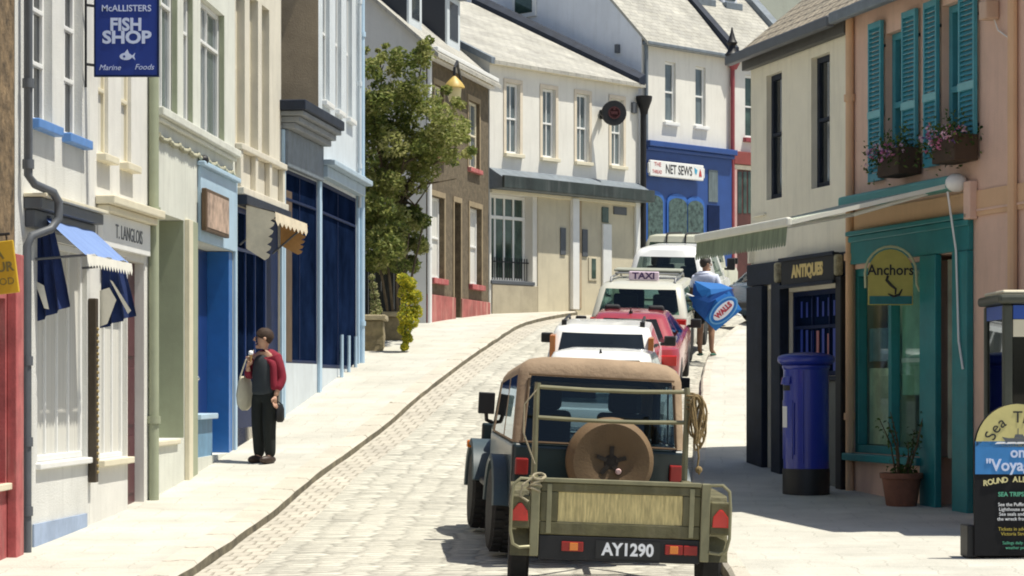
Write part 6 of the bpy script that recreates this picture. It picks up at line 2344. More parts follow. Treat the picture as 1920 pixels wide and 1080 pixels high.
# wheels, mudguards with red lamps, tube guards
for x in (-1, 1):
    wheel(tr, Vector((x * .72, .72, .29)), .58, .155, m_olive, hub=.6)
    mb = MB()
    xa, xb = min(x * .655, x * .795), max(x * .655, x * .795)
    mb.box((xa, .22, .755), (xb, 1.25, .775))
    mb.hexa([Vector(p) for p in ((xa, .0, .30), (xb, .0, .30), (xb, .03, .30), (xa, .03, .30), (xa, .19, .765), (xb, .19, .765), (xb, .22, .775), (xa, .22, .775))])
    mb.hexa([Vector(p) for p in ((xa, 1.25, .765), (xb, 1.25, .765), (xb, 1.27, .775), (xa, 1.27, .775), (xa, 1.42, .45), (xb, 1.42, .45), (xb, 1.45, .45), (xa, 1.45, .45))])
    mb.build('mudguard', m_olive, tr, bevel=.004)
    mb = MB()
    xm = x * .73
    mb.box((xm - .075, -.02, .50), (xm + .075, .06, .74))
    bx = mb.build('lamp_housing', m_olive, tr, bevel=.012)
    mb = MB()
    T = Matrix.Translation((xm, -.022, .61))
    mb.prism([(-.06, -.055), (.06, -.055), (.055, .02), (.012, .075), (-.012, .075), (-.055, .02)], T, -.014)
    mb.build('tail_light', m_red_lens, bx, bevel=.005)
    mb = MB()
    mb.tube([(x * .655, -.03, .86), (x * .735, -.06, .865), (x * .785, -.07, .82), (x * .795, -.07, .70), (x * .795, -.07, .48), (x * .775, -.07, .39), (x * .73, -.06, .365), (x * .655, -.03, .37)], .012, 8)
    mb.build('tube_guard', m_olive_lt, tr, smooth=True)
mb = MB()
mb.tube([(-.5, .72, .29), (.5, .72, .29)], .035, 8)
mb.build('axle', m_black, tr)
mb = MB()
mb.tube([(-.45, 1.66, .44), (0, 2.28, .43), (.45, 1.66, .44)], .03, 8)
mb.tube([(0, 1.7, .44), (0, 2.36, .43)], .03, 8)
mb.build('drawbar', m_olive, tr)
mb = MB()
for x in (-.605, .605):
    mb.tube([(x, 1.69, .45), (x, 1.69, 1.50), (x * .99, 1.69, 1.555)], .024, 8)
for z_ in (1.52, 1.275):
    mb.tube([(-.60, 1.69, z_), (-.2, 1.69, z_ - .012), (.2, 1.69, z_ - .012), (.60, 1.69, z_)], .017, 8)
mb.build('rack_frame', m_olive_lt, tr, smooth=True)

# rope coiled on the rack
rp = thing('coiled_rope', 'tan rope coil hanging from the right post of the trailer rack', 'rope', tr.matrix_basis @ Vector((.64, 1.69, 1.3)))
rng = random.Random(11)
c0 = tr.matrix_basis @ Vector((.63, 1.66, 1.52))
m_rope = M('tan_rope', (.27, .19, .085), .9, .3, 30, .5, 80)
mb = MB()
for k in range(8):
    w_, h_ = .022 + .010 * (k % 4), .17 + .02 * (k % 3)
    off = Vector((.055 + rng.gauss(0, .01), -.03 + rng.gauss(0, .02), -h_ - .03 + rng.gauss(0, .012)))
    mb.tube([c0 + off + Vector((w_ * math.cos(a) + .02 * math.sin(2 * a + k), .02 * math.sin(a + k), h_ * math.sin(a))) for a in [2 * math.pi * i / 18 for i in range(18)]], .009, 6, closed=True)
for k in range(4):
    z_ = -.02 - .035 * k
    mb.tube([c0 + Vector((.035 * math.cos(a) + .0, .035 * math.sin(a) + .03, z_ + .01 * math.sin(a))) for a in [2 * math.pi * i / 12 for i in range(12)]], .010, 6, closed=True)
mb.tube([c0 + Vector((.05, -.03, -.42)), c0 + Vector((.06, -.03, -.52)), c0 + Vector((.05, -.02, -.60)), c0 + Vector((.065, -.02, -.66))], .008, 6)
mb.ball(c0 + Vector((.06, -.02, -.62)), .03, 8)
mb.build('rope', m_rope, rp, smooth=True)
# a second rope tied at the left corner of the trailer
rp = thing('tie_rope', 'pale rope knotted over the left corner post of the trailer', 'rope', tr.matrix_basis @ Vector((-.62, 0, .87)))
mb = MB()
c0 = tr.matrix_basis @ Vector((-.62, .0, .88))
for k in range(5):
    mb.tube([c0 + Vector((.045 * math.cos(a) - .01 * k + .02, .04 * math.sin(a), -.025 * k + .02 * math.sin(a + k))) for a in [2 * math.pi * i / 14 for i in range(14)]], .009, 6, closed=True)
mb.tube([c0 + Vector((-.02, -.05, 0)), c0 + Vector((-.10, -.07, -.06)), c0 + Vector((-.12, -.06, -.14)), c0 + Vector((-.06, -.05, -.18))], .009, 6)
pz = tr.matrix_basis @ Vector((-.605, 1.66, 1.5))
mb2 = MB()
mb2.tube([pz, pz + Vector((-.10, -.02, -.12)), pz + Vector((-.11, -.03, -.35)), pz + Vector((-.02, -.05, -.6))], .007, 5)
m_prope = M('pale_rope', (.38, .33, .22), .9, .25, 30, .5, 80)
mb2.build('rope_end', m_prope, rp, smooth=True)
mb.build('rope', m_prope, rp, smooth=True)
# ------------------------------------------------------------------ street objects
# pillar box
Yp = 25.6
px0 = 1511.5
loc = Vector(((px0 - 960) / FPX * Yp, Yp, gp((px0 - 960) / FPX * Yp, Yp)))
pb = thing('pillar_box', 'royal blue cylindrical pillar box with a black base beside the navy shop', 'post box', loc)
T = Matrix.Translation(loc)
H = (HZ - 660) / FPX * Yp - loc.z
r = 42.5 / FPX * Yp
m_pbblue = M('pillar_box_blue', (.013, .03, .33), .38, .08, 3, .04, 30, coat=.4)
m_pbblack = M('pillar_box_black', (.014, .013, .013), .5, .15, 4)
mb = MB()
mb.lathe([(r * 1.04, -.1), (r * 1.04, .27), (r * 1.02, .29)], 40, T)
mb.build('base', m_pbblack, pb, smooth=True)
mb = MB()
mb.lathe([(r, .291), (r, H - .20), (r * 1.05, H - .185), (r * 1.06, H - .155), (r * 1.0, H - .15)], 40, T)
mb.build('body', m_pbblue, pb, smooth=True)
mb = MB()
mb.lathe([(r * 1.05, H - .149), (r * 1.22, H - .12), (r * 1.26, H - .10), (r * 1.26, H - .065), (r * 1.2, H - .045), (r * 1.05, H - .03), (r * .7, H - .012), (r * .3, H - .002), (.01, H)], 40, T)
mb.build('cap', m_pbblue, pb, smooth=True)
a0 = R(195)     # the door side faces the road
def onp(a, rr, z): return T @ Vector((rr * math.cos(a), rr * math.sin(a), z))
mb = MB()
n = 8
for k in range(n):
    a, c = a0 - .55 + 1.1 * k / n, a0 - .55 + 1.1 * (k + 1) / n
    mb.hexa([onp(a, r, .40), onp(c, r, .40), onp(c, r * 1.03, .40), onp(a, r * 1.03, .40), onp(a, r, H - .55), onp(c, r, H - .55), onp(c, r * 1.03, H - .55), onp(a, r * 1.03, H - .55)])
mb.build('door', m_pbblue, pb, smooth=True)
mb = MB()
for k in range(n):
    a, c = a0 - .45 + .9 * k / n, a0 - .45 + .9 * (k + 1) / n
    mb.hexa([onp(a, r, H - .36), onp(c, r, H - .36), onp(c, r * 1.12, H - .37), onp(a, r * 1.12, H - .37), onp(a, r, H - .28), onp(c, r, H - .28), onp(c, r * 1.05, H - .29), onp(a, r * 1.05, H - .29)])
mb.build('slot_hood', m_pbblue, pb, smooth=True)
mb = MB()
for k in range(n):
    a, c = a0 - .4 + .8 * k / n, a0 - .4 + .8 * (k + 1) / n
    mb.hexa([onp(a, r, H - .44), onp(c, r, H - .44), onp(c, r * 1.01, H - .44), onp(a, r * 1.01, H - .44), onp(a, r, H - .38), onp(c, r, H - .38), onp(c, r * 1.01, H - .38), onp(a, r * 1.01, H - .38)])
mb.build('slot', m_black, pb)
mb = MB()
a = a0 + .0
for k in range(4):
    aa, cc = a0 - .25 + .5 * k / 4, a0 - .25 + .5 * (k + 1) / 4
    mb.hexa([onp(aa, r * 1.03, H - .86), onp(cc, r * 1.03, H - .86), onp(cc, r * 1.045, H - .86), onp(aa, r * 1.045, H - .86), onp(aa, r * 1.03, H - .62), onp(cc, r * 1.03, H - .62), onp(cc, r * 1.045, H - .62), onp(aa, r * 1.045, H - .62)])
mb.build('notice_plate', m_trim_white, pb)
mb = MB()
mb.tube([onp(a0 + .62, r * 1.02, .45), onp(a0 + .62, r * 1.02, H - .58)], .012, 6)
mb.tube([onp(a0 + 1.05, r * 1.0, .35), onp(a0 + 1.05, r * 1.0, H - .22)], .008, 6)
mb.build('hinge_bar', m_pbblue, pb, smooth=True)

# terracotta pot with a spiky plant
Yq = 24.05
loc = Vector(((1690 - 960) / FPX * Yq, Yq, gp(4.1, Yq)))
T = Matrix.Translation(loc)
pt_ = thing('potted_plant', 'terracotta pot with a sparse twiggy plant below the teal shop window', 'plant pot', loc)
k = Yq / FPX
mb = MB()
mb.lathe([(27 * k, -.02), (29 * k, .02), (36 * k, .27), (37 * k, .29), (40 * k, .295), (41 * k, .35), (37 * k, .352), (35 * k, .31), (.01, .30)], 24, T)
mb.build('pot', M('terracotta', (.24, .10, .06), .85, .25, 5, .2, 30), pt_, smooth=True)
rng = random.Random(5)
mb = MB()
lv = [MB(), MB()]
for i in range(9):
    a = rng.uniform(0, 6.28)
    p0 = T @ Vector((.05 * math.cos(a), .05 * math.sin(a), .28))
    h = rng.uniform(.25, .75)
    p2 = p0 + Vector((.22 * math.cos(a) * h * 1.3, .2 * math.sin(a) * h, h))
    p1 = (p0 + p2) / 2 + Vector((.03, 0, .05))
    mb.tube([p0, p1, p2], [.012, .009, .004], 5)
    for q_ in range(10):
        leaf(lv[q_ % 2], p0.lerp(p2, rng.uniform(.5, 1)) + Vector((rng.gauss(0, .03), rng.gauss(0, .03), rng.gauss(0, .03))), .06, rng)
for i in range(90):
    a, rr = rng.uniform(0, 6.28), rng.uniform(0, .17)
    leaf(lv[i % 2], T @ Vector((rr * math.cos(a), rr * math.sin(a), .32 + rng.uniform(0, .12))), .07, rng)
mb.build('stems', m_brown_in, pt_)
lv[0].build('foliage', m_leafs[0], pt_)
lv[1].build('foliage', m_leafs[1], pt_)

# telephone kiosk at the right edge
Yk = 20.4
kx = (1881 - 960) / FPX * Yk
loc = Vector((kx + .42, Yk + .42, gp(kx, Yk)))
kz = loc.z
kt = thing('telephone_kiosk', 'dark grey telephone kiosk with glazed sides at the right edge of the street', 'kiosk', loc)
m_kiosk = M('kiosk_grey_green', (.055, .06, .045), .4, .2, 4)
m_kglass = glass_mat('kiosk_glass', (.35, .38, .38), 1.5)
KH = (HZ - 570) / FPX * Yk - kz
W, D_ = .86, .86
def kb(mb_, x0, x1, y0, y1, z0, z1):
    mb_.box((kx + x0, Yk + y0, kz + z0), (kx + x1, Yk + y1, kz + z1))
mb = MB()
for x in (0, W - .09):
    for y in (0, D_ - .07):
        kb(mb, x, x + .09, y, y + .07, .0, KH)
mb.build('corner_post', m_kiosk, kt, bevel=.02)
mb = MB()
kb(mb, -.05, W + .05, -.05, D_ + .05, KH + .002, KH + .09)
rf = mb.build('roof', m_kiosk, kt, bevel=.03)
mb = MB()
kb(mb, .0, W, .02, D_ - .02, KH + .092, KH + .13)
mb.build('roof_cap', m_trim_cream, rf, bevel=.02)
mb = MB()
kb(mb, .095, W - .095, .01, .06, .0, .22)
kb(mb, .01, .06, .075, D_ - .075, .0, .22)
kb(mb, W - .06, W - .01, .075, D_ - .075, .0, .22)
kb(mb, .095, W - .095, D_ - .05, D_, .0, KH - .003)
mb.build('panel', m_kiosk, kt, bevel=.01)
mb = MB()
kb(mb, .095, W - .095, .025, .035, .222, KH - .30)
kb(mb, .025, .035, .075, D_ - .075, .222, KH - .14)
kb(mb, W - .035, W - .025, .075, D_ - .075, .222, KH - .14)
mb.build('glazing', m_kglass, kt)
mb = MB()
kb(mb, .095, W - .095, .015, .045, KH - .135, KH - .01)
kb(mb, .015, .045, .075, D_ - .075, KH - .135, KH - .01)
mb.build('blue_band', M('kiosk_blue_band', (.02, .08, .40), .4, .1), kt)
mb = MB()
kb(mb, .095, W - .095, .02, .04, KH - .298, KH - .14)
mb.build('cream_panel', m_trim_cream, kt)
mb = MB()
kb(mb, .25, .6, D_ - .20, D_ - .06, 1.0, 1.65)
mb.build('telephone', m_black, kt, bevel=.03)
mb = MB()
mb.tube([(kx + .27, Yk + D_ - .22, kz + 1.5), (kx + .2, Yk + D_ - .26, kz + 1.2), (kx + .3, Yk + D_ - .24, kz + 1.02)], .012, 6)
mb.tube([(kx + .28, Yk + D_ - .22, kz + 1.42), (kx + .28, Yk + D_ - .22, kz + 1.6)], .03, 8)
mb.build('handset', m_black, kt, smooth=True)

# sea trips board
Yb = 18.3
k = Yb / FPX
bx, bz = (1908 - 960) / FPX * Yb, gp(4.1, Yb)
loc = Vector((bx, Yb, bz))
sb = thing('sign_board', 'arched sea trips advertising board with yellow, blue and black bands on the pavement', 'sign', loc)
T = Matrix.Translation((bx, Yb, 0)) @ Matrix.Rotation(R(4), 4, 'Z')
def zz(py): return (HZ - py) * k
hw = 82 * k
def halfdisc(rr, zc, zlow, n=20):
    pts = [(-rr, zlow), (rr, zlow)]
    for i in range(n + 1):
        t = math.pi * i / n
        pts.append((rr * math.cos(t), zc + rr * math.sin(t)))
    return pts
mb = MB()
mb.prism(halfdisc(hw, zz(838), zz(1042)), T, .03)
mb.build('board', M('matt_black_board', (.009, .009, .011), .75, .2, 5, spec=.25), sb, bevel=.003)
mb = MB()
mb.prism(halfdisc(hw - .006, zz(838), zz(828)), T @ Matrix.Translation((0, -.004, 0)), .0035)
mb.build('yellow_arch', M('faded_sign_yellow', (.55, .49, .20), .6, .12, 6), sb)
mb = MB()
mb.prism([(-hw + .004, zz(889)), (hw - .004, zz(889)), (hw - .004, zz(827.5)), (-hw + .004, zz(827.5))], T @ Matrix.Translation((0, -.004, 0)), .0035)
mb.build('blue_band', M('sign_blue', (.03, .19, .48), .6, .12, 6), sb)
TT = T @ Matrix.Translation((0, -.006, 0))
items = []
s_ = 'Sea Trips'
for i, ch in enumerate(s_):
    a = R(158 - i * 17)
    rr = 55 * k
    items.append((ch, .135, rr * math.cos(a), zz(838) + rr * math.sin(a), dict(rot=a - math.pi / 2)))
texts('lettering', items, TT, m_text_black, sb)
texts('lettering', [('on', .12, 0, zz(849), dict(offs=.003)), ('"Voyager"', .135, 0, zz(873), dict(offs=.003, sx=.98))], TT, MATS['pale_blue_lettering'], sb)
items = []
s_ = 'ROUND ALDERNEY'
for i, ch in enumerate(s_):
    x = -.27 + i * .0415
    items.append((ch, .062, x, zz(906) + .0 + .03 * (1 - (x / .27) ** 2), dict(offs=.002, rot=-x * .22 * 0)))
texts('lettering', items, TT, M('yellow_lettering', (.62, .56, .28), .6), sb)
texts('lettering', [('SEA TRIPS DAILY', .05, .02, zz(927), dict(offs=.001))], TT, M('green_lettering', (.10, .40, .26), .6), sb)
texts('lettering', [('See the Puffins, Gannets', .04, .03, zz(946), {}), ('Lighthouse and Burhou', .04, .03, zz(955), {}), ('See seals and birds and', .04, .03, zz(964), {}), ('the wreck from the boat', .04, .03, zz(973), {})], TT, m_text_white, sb)
texts('lettering', [('Tickets in advance from', .04, .03, zz(992), {}), ('Victoria Street shops', .04, .03, zz(1001), {})], TT, M('ochre_lettering', (.45, .36, .06), .6), sb)
texts('lettering', [('Sailings daily at 2 and 4', .034, .03, zz(1018), {}), ('weather permitting', .034, .03, zz(1027), {})], TT, MATS['green_lettering'], sb)
mb = MB()
zb_ = zz(826)
mb.prism([(-.10, zb_ - .01), (.14, zb_ - .01), (.17, zb_ + .035), (.09, zb_ + .02), (-.08, zb_ + .02), (-.13, zb_ + .03)], TT, .004)
mb.prism([(-.03, zb_ + .022), (.06, zb_ + .022), (.04, zb_ + .05), (-.02, zb_ + .05)], TT, .0035)
mb.prism([(.0, zb_ + .052), (.006, zb_ + .052), (.006, zb_ + .10), (.0, zb_ + .10)], TT, .003)
mb.build('boat_emblem', m_grey_pipe, sb)
mb = MB()
for x in (-.14, -.05, .03, .12):
    mb.prism([(x - .05, zb_ - .028), (x + .05, zb_ - .024), (x + .03, zb_ - .012), (x - .03, zb_ - .012)], TT @ Matrix.Translation((0, -.001, 0)), .003)
mb.build('wave_emblem', m_text_white, sb)
mb = MB()
mb.box((-hw - .05, .032, zz(1046)), (-hw + .03, .26, zz(985)), T)
mb.box((hw - .03, .032, zz(1046)), (hw + .05, .26, zz(985)), T)
mb.box((-hw + .032, .10, zz(1046)), (hw - .032, .2, zz(1030)), T)
mb.build('foot', m_black, sb, bevel=.01)
# ------------------------------------------------------------------ garden, tree and plants
def leaf_cloud(mbs, c, rad, n, size, rng, up=.4):
    for i in range(n):
        while True:
            v = Vector((rng.uniform(-1, 1), rng.uniform(-1, 1), rng.uniform(-1, 1)))
            if v.length <= 1: break
        v = v.normalized() * (v.length ** .55)
        p = Vector((c[0] + v.x * rad[0], c[1] + v.y * rad[1], c[2] + v.z * rad[2]))
        leaf(rng.choice(mbs), p, size * rng.uniform(.6, 1.4), rng, up)

rng = random.Random(21)
Yt = 41.8
kk = Yt / FPX
tloc = Vector(((765 - 960) * kk, 43.7, gp((765 - 960) * kk, 43.7)))
tree = thing('broadleaf_tree', 'leafy green tree overhanging the pavement beside the brown stone house', 'tree', tloc)
def tp_(px, py, dy=0): return Vector(((px - 960) * kk, Yt + dy, (HZ - py) * kk))
mb = MB()
b0 = Vector(((712 - 960) / FPX * 43.7, 43.7, tloc.z - .1))
fork = tp_(728, 390, .9)
mb.tube([b0, b0.lerp(fork, .5) + Vector((.05, 0, 0)), fork], [.11, .085, .07], 10)
limbs = [(700, 200), (740, 150), (790, 110), (830, 240), (860, 280), (760, 300), (700, 330), (810, 330)]
limbs += [(712, 92), (690, 160), (675, 240), (690, 400), (790, 390)]
for px, py in limbs:
    e = tp_(px, py, rng.uniform(-.6, .6))
    m_ = fork.lerp(e, .5) + Vector((rng.gauss(0, .1), rng.gauss(0, .1), .15))
    mb.tube([fork, m_, e], [.05, .03, .01], 7)
    for q_ in range(4):
        a = m_.lerp(e, rng.uniform(0, .8))
        mb.tube([a, a + Vector((rng.gauss(0, .3), rng.gauss(0, .3), rng.uniform(.05, .4)))], [.02, .006], 5)
mb.build('trunk', M('grey_brown_bark', (.11, .085, .055), .95, .3, 6, .6, 20, stretch=(3, 3, .7)), tree, smooth=True)
m_tl = [leaf_mat('tree_leaf_dark', (.09, .13, .03)), leaf_mat('tree_leaf_mid', (.19, .235, .06)), leaf_mat('tree_leaf_olive', (.29, .315, .09)), leaf_mat('tree_leaf_light', (.42, .42, .17))]
lv = [MB() for _ in m_tl]
clumps = []
shape = [(690, 210, 28), (705, 165, 20), (735, 180, 30), (765, 140, 28), (790, 110, 22), (800, 85, 13), (715, 250, 36), (755, 230, 40), (800, 200, 40), (835, 215, 26), (850, 255, 28), (872, 270, 16), (865, 235, 14), (820, 265, 34), (775, 290, 40), (725, 310, 38), (690, 290, 30), (700, 350, 34), (750, 350, 32), (800, 315, 30), (838, 300, 18), (690, 400, 26), (665, 240, 26), (660, 320, 30), (720, 385, 22), (850, 180, 12), (700, 125, 14), (708, 108, 10), (712, 95, 6), (745, 130, 18), (680, 330, 26), (700, 460, 26), (735, 470, 26), (690, 430, 28), (730, 440, 30), (715, 500, 20), (680, 470, 22), (778, 175, 26), (742, 270, 34), (790, 250, 30), (735, 345, 34), (700, 385, 28), (700, 430, 26), (745, 430, 26), (680, 180, 24), (720, 210, 30), (760, 190, 26), (810, 285, 28), (690, 250, 30)]
for px, py, r_ in shape:
    for d_ in range(4):
        dy = rng.uniform(-1.0, 1.0)
        c = tp_(px + rng.gauss(0, 11), py + rng.gauss(0, 11), dy)
        rr = r_ * kk * rng.uniform(.5, 1.1)
        bias = rng.random()
        pool = [lv[0], lv[1], lv[1], lv[2]] if bias < .38 else [lv[1], lv[2], lv[2], lv[3]] if bias < .8 else [lv[2], lv[3], lv[3]]
        leaf_cloud(pool, c, (rr, rr * 1.1, rr * .85), int(50 + 270 * (rr / .38) ** 2), .092, rng, up=1.0)
for m_, mt in zip(lv, m_tl):
    m_.build('crown', mt, tree)

# shrub under the tree
Ys = 42.6
kk = Ys / FPX
sh = thing('climbing_shrub', 'bushy green shrub growing over the garden fence below the tree', 'shrub', Vector(((735 - 960) * kk, Ys, gp((735 - 960) * kk, Ys))))
mb = MB()
for q_ in range(5):
    b_ = Vector(((735 + q_ * 6 - 960) * kk, Ys + .1, gp(-2.2, Ys)))
    mb.tube([b_, tp_(720 + q_ * 14, 520), tp_(700 + q_ * 24, 430)], [.035, .025, .012], 6)
mb.build('stems', MATS['grey_brown_bark'], sh)
lv = [MB() for _ in m_tl]
for px, py, r_ in ((700, 410, 26), (735, 405, 28), (770, 420, 26), (792, 418, 16), (710, 450, 28), (750, 455, 32), (782, 455, 20), (700, 490, 22), (735, 490, 26), (768, 490, 18), (748, 395, 18), (778, 395, 14)):
    for d_ in range(3):
        c = Vector(((px + rng.gauss(0, 5) - 960) * kk, Ys + rng.uniform(-.5, .5), (HZ - py - rng.gauss(0, 5)) * kk))
        rr = r_ * kk * rng.uniform(.55, .95)
        bias = rng.random()
        pool = [lv[0], lv[0], lv[1]] if bias < .4 else [lv[1], lv[2], lv[1]] if bias < .8 else [lv[2], lv[3]]
        leaf_cloud(pool, c, (rr, rr, rr * .9), int(90 + 500 * (rr / .38) ** 2), .085, rng)
for m_, mt in zip(lv, m_tl):
    if m_.v: m_.build('foliage', mt, sh)

def small_plant(name, label, pts, Y, mats_, size, n, seed):
    rg = random.Random(seed)
    k = Y / FPX
    x0 = (pts[-1][0] - 960) * k
    t = thing(name, label, 'plant', Vector((x0, Y, (HZ - pts[-1][1]) * k)))
    ms = [MB() for _ in mats_]
    for px, py, r_ in pts:
        c = Vector(((px - 960) * k, Y + rg.uniform(-.08, .08), (HZ - py) * k))
        leaf_cloud(ms, c, (r_ * k, r_ * k, r_ * k), n, size, rg)
    for m_, mt in zip(ms, mats_):
        m_.build('foliage', mt, t)
    mb_ = MB()
    mb_.tube([Vector(((p[0] - 960) * k, Y, (HZ - p[1]) * k)) for p in reversed(pts)], .012, 5)
    mb_.build('stem', MATS['grey_brown_bark'], t)
m_yl = [leaf_mat('bright_yellow_leaf', (.62, .56, .05)), leaf_mat('lime_leaf', (.30, .36, .05)), leaf_mat('lime_leaf_dark', (.12, .18, .03))]
m_pl = [leaf_mat('variegated_pale_leaf', (.50, .48, .26)), leaf_mat('variegated_green_leaf', (.22, .26, .10))]
small_plant('yellow_shrub', 'bright yellow leaved shrub beside the white gable wall', [(756, 524, 12), (768, 532, 13), (762, 550, 16), (778, 556, 14), (768, 572, 19), (780, 584, 13), (762, 592, 17), (772, 604, 13), (758, 616, 13), (764, 634, 10), (759, 650, 8)], 40.0, [m_yl[0], m_yl[0], m_yl[1]], .06, 330, 3)
small_plant('planter_plant', 'pale variegated plant growing up from the front stone pier', [(697, 520, 5), (699, 535, 8), (702, 552, 9), (703, 568, 10), (705, 582, 12), (704, 592, 10)], 40.45, m_pl, .055, 170, 4)
small_plant('pavement_ivy', 'dark ivy spilling between the garden piers onto the pavement', [(742, 600, 7), (746, 618, 8), (742, 633, 9), (738, 642, 6)], 43.2, [m_tl[0], m_tl[1]], .05, 90, 5)

m_pier = M('mossy_rubble_pier', (.26, .21, .12), .95, .4, 7, .9, 15, streak=.4, dirt=(.2, .25, .1))
def pier(label, pxa, pxb, yt, Y, dep):
    k = Y / FPX
    xa, xb = (pxa - 960) * k, (pxb - 960) * k
    zt = (HZ - yt) * k
    zb = gp(xb, Y) - .15
    t = thing('garden_pier', label, 'pier', Vector(((xa + xb) / 2, Y, zb + .15)), group='stone piers of the front garden')
    mb_ = MB()
    nz = 5
    rings = []
    rg = random.Random(int(pxa))
    for i in range(nz + 1):
        z = zb + (zt - .1 - zb) * i / nz
        tpv = .03 * (1 - i / nz)
        rings.append([Vector((xa - tpv + rg.gauss(0, .012), Y + rg.gauss(0, .012), z)), Vector((xb + tpv + rg.gauss(0, .012), Y + rg.gauss(0, .012), z)), Vector((xb + tpv + rg.gauss(0, .012), Y + dep, z)), Vector((xa - tpv, Y + dep, z))])
    mb_.loft(rings)
    mb_.build('pier_body', m_pier, t, bevel=.03)
    mb_ = MB()
    mb_.box((xa - .06, Y - .05, zt - .098), (xb + .06, Y + dep + .05, zt))
    mb_.build('coping', M('pale_coping', (.40, .34, .22), .9, .25, 5, .4, 20) if 'pale_coping' not in MATS else MATS['pale_coping'], t, bevel=.02)
pier('mossy rubble stone pier nearest the blue-white house', 668, 717, 590, 40.2, .9)
pier('smaller rubble stone pier beside the ivy and yellow shrub', 722, 757, 584, 42.3, .7)
fn = thing('garden_fence', 'dark vertical board fence in the shade behind the garden piers', 'fence', Vector((-2.6, 43.05, gp(-2.6, 43.05))))
mb = MB()
k = 43.05 / FPX
for i in range(9):
    xa = (655 + i * 12 - 960) * k
    mb.box((xa, 43.05 + .01 * (i % 2), .6), (xa + .118, 43.08 + .01 * (i % 2), (HZ - 492) * k))
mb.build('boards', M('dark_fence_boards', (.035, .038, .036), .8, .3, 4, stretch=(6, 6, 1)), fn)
mb = MB()
mb.box((-3.3, 43.1, 1.2), (-1.95, 43.16, 1.3))
mb.build('rail', MATS['dark_fence_boards'], fn)

# ------------------------------------------------------------------ people
m_skin = M('fair_skin', (.50, .29, .20), .6, .06, 6)  # plain even skin tone
m_skin2 = M('tanned_skin', (.30, .165, .10), .6, .06, 6)
def skin_mesh(name, chains, mat, parent, sub=2, extra=None, flat=None):
    """chains: lists of (key, (x,y,z), (rx, ry)); same key = same joint"""
    idx, vs, rad, es = {}, [], [], []
    for ch in chains:
        prev = None
        for key, co, rr in ch:
            if key not in idx:
                idx[key] = len(vs)
                vs.append(co)
                rad.append(rr if isinstance(rr, tuple) else (rr, rr))
            if prev is not None:
                es.append((prev, idx[key]))
            prev = idx[key]
    me = bpy.data.meshes.new(name)
    me.from_pydata(vs, es, [])
    o = bpy.data.objects.new(name, me)
    COL.objects.link(o)
    o.modifiers.new('skin', 'SKIN')
    for i, d in enumerate(me.skin_vertices[0].data):
        d.radius = rad[i]
        d.use_root = (i == 0)
    s = o.modifiers.new('sub', 'SUBSURF')
    s.levels = s.render_levels = sub
    dg = bpy.context.evaluated_depsgraph_get()
    dg.update()
    nm = bpy.data.meshes.new_from_object(o.evaluated_get(dg))
    bpy.data.objects.remove(o)
    bpy.data.meshes.remove(me)
    bm = bmesh.new()
    bm.from_mesh(nm)
    if extra is not None:
        em = bpy.data.meshes.new('x')
        em.from_pydata(extra.v, [], extra.f)
        bm.from_mesh(em)
        bpy.data.meshes.remove(em)
    bmesh.ops.recalc_face_normals(bm, faces=bm.faces)
    bm.to_mesh(nm)
    bm.free()
    nm.name = name
    nm.polygons.foreach_set('use_smooth', [True] * len(nm.polygons))
    nm.materials.clear()
    nm.materials.append(mat)
    ob = bpy.data.objects.new(name, nm)
    COL.objects.link(ob)
    if parent is not None:
        ob.parent = parent
        ORG[ob.name] = Vector((0, 0, 0))
    return ob

def hand(mb_, wrist, d, side, thumb, curl=.5, s=1.0):
    """palm and five fingers; d: forearm direction, side: across the palm, thumb side = +side"""
    d, side = Vector(d).normalized(), Vector(side).normalized()
    side = (side - d * side.dot(d)).normalized()
    nrm = d.cross(side) * thumb
    w = Vector(wrist)
    rings = []
    for t_, hw, ht in ((0, .024, .017), (.03, .036, .016), (.085, .040, .013)):
        c = w + d * t_ * s
        rings.append([c + side * hw * s * math.cos(a) + nrm * ht * s * math.sin(a) for a in [2 * math.pi * i / 8 for i in range(8)]])
    mb_.loft(rings)
    for f, (o_, ln) in enumerate(((.029, .068), (.010, .078), (-.010, .072), (-.028, .056))):
        p0 = w + (d * .078 + side * o_) * s
        c1 = d * math.cos(curl * .6) + nrm * math.sin(curl * .6)
        c2 = d * math.cos(curl * 1.5) + nrm * math.sin(curl * 1.5)
        p1 = p0 + c1 * ln * .5 * s
        p2 = p1 + c2 * ln * .55 * s
        mb_.tube([p0, p1, p2], [.0095 * s, .0085 * s, .0065 * s], 6)
    p0 = w + (d * .025 + side * .03) * s
    p1 = p0 + (d * .6 + side * .8).normalized() * .035 * s
    p2 = p1 + (d * .9 + side * .2 + nrm * .35).normalized() * .035 * s
    mb_.tube([p0, p1, p2], [.012 * s, .010 * s, .007 * s], 6)

def face_bits(mb_, c, f, up, s=1.0, ears=True):
    """nose, brow, chin, ears on a head centred at c looking along f"""
    f, up = Vector(f).normalized(), Vector(up).normalized()
    r_ = f.cross(up)
    c = Vector(c)
    mb_.tube([c + f * .088 * s + up * .03 * s, c + f * .112 * s - up * .012 * s, c + f * .09 * s - up * .022 * s], [.009 * s, .016 * s, .012 * s], 6)
    mb_.tube([c + f * .086 * s - up * .052 * s - r_ * .022 * s, c + f * .094 * s - up * .05 * s, c + f * .086 * s - up * .052 * s + r_ * .022 * s], .008 * s, 5)
    mb_.ball(c + f * .07 * s - up * .095 * s, .028 * s, 6)
    if ears:
        for q in (-1, 1):
            mb_.ball(c + r_ * q * .078 * s - f * .005 * s, .024 * s, 6)

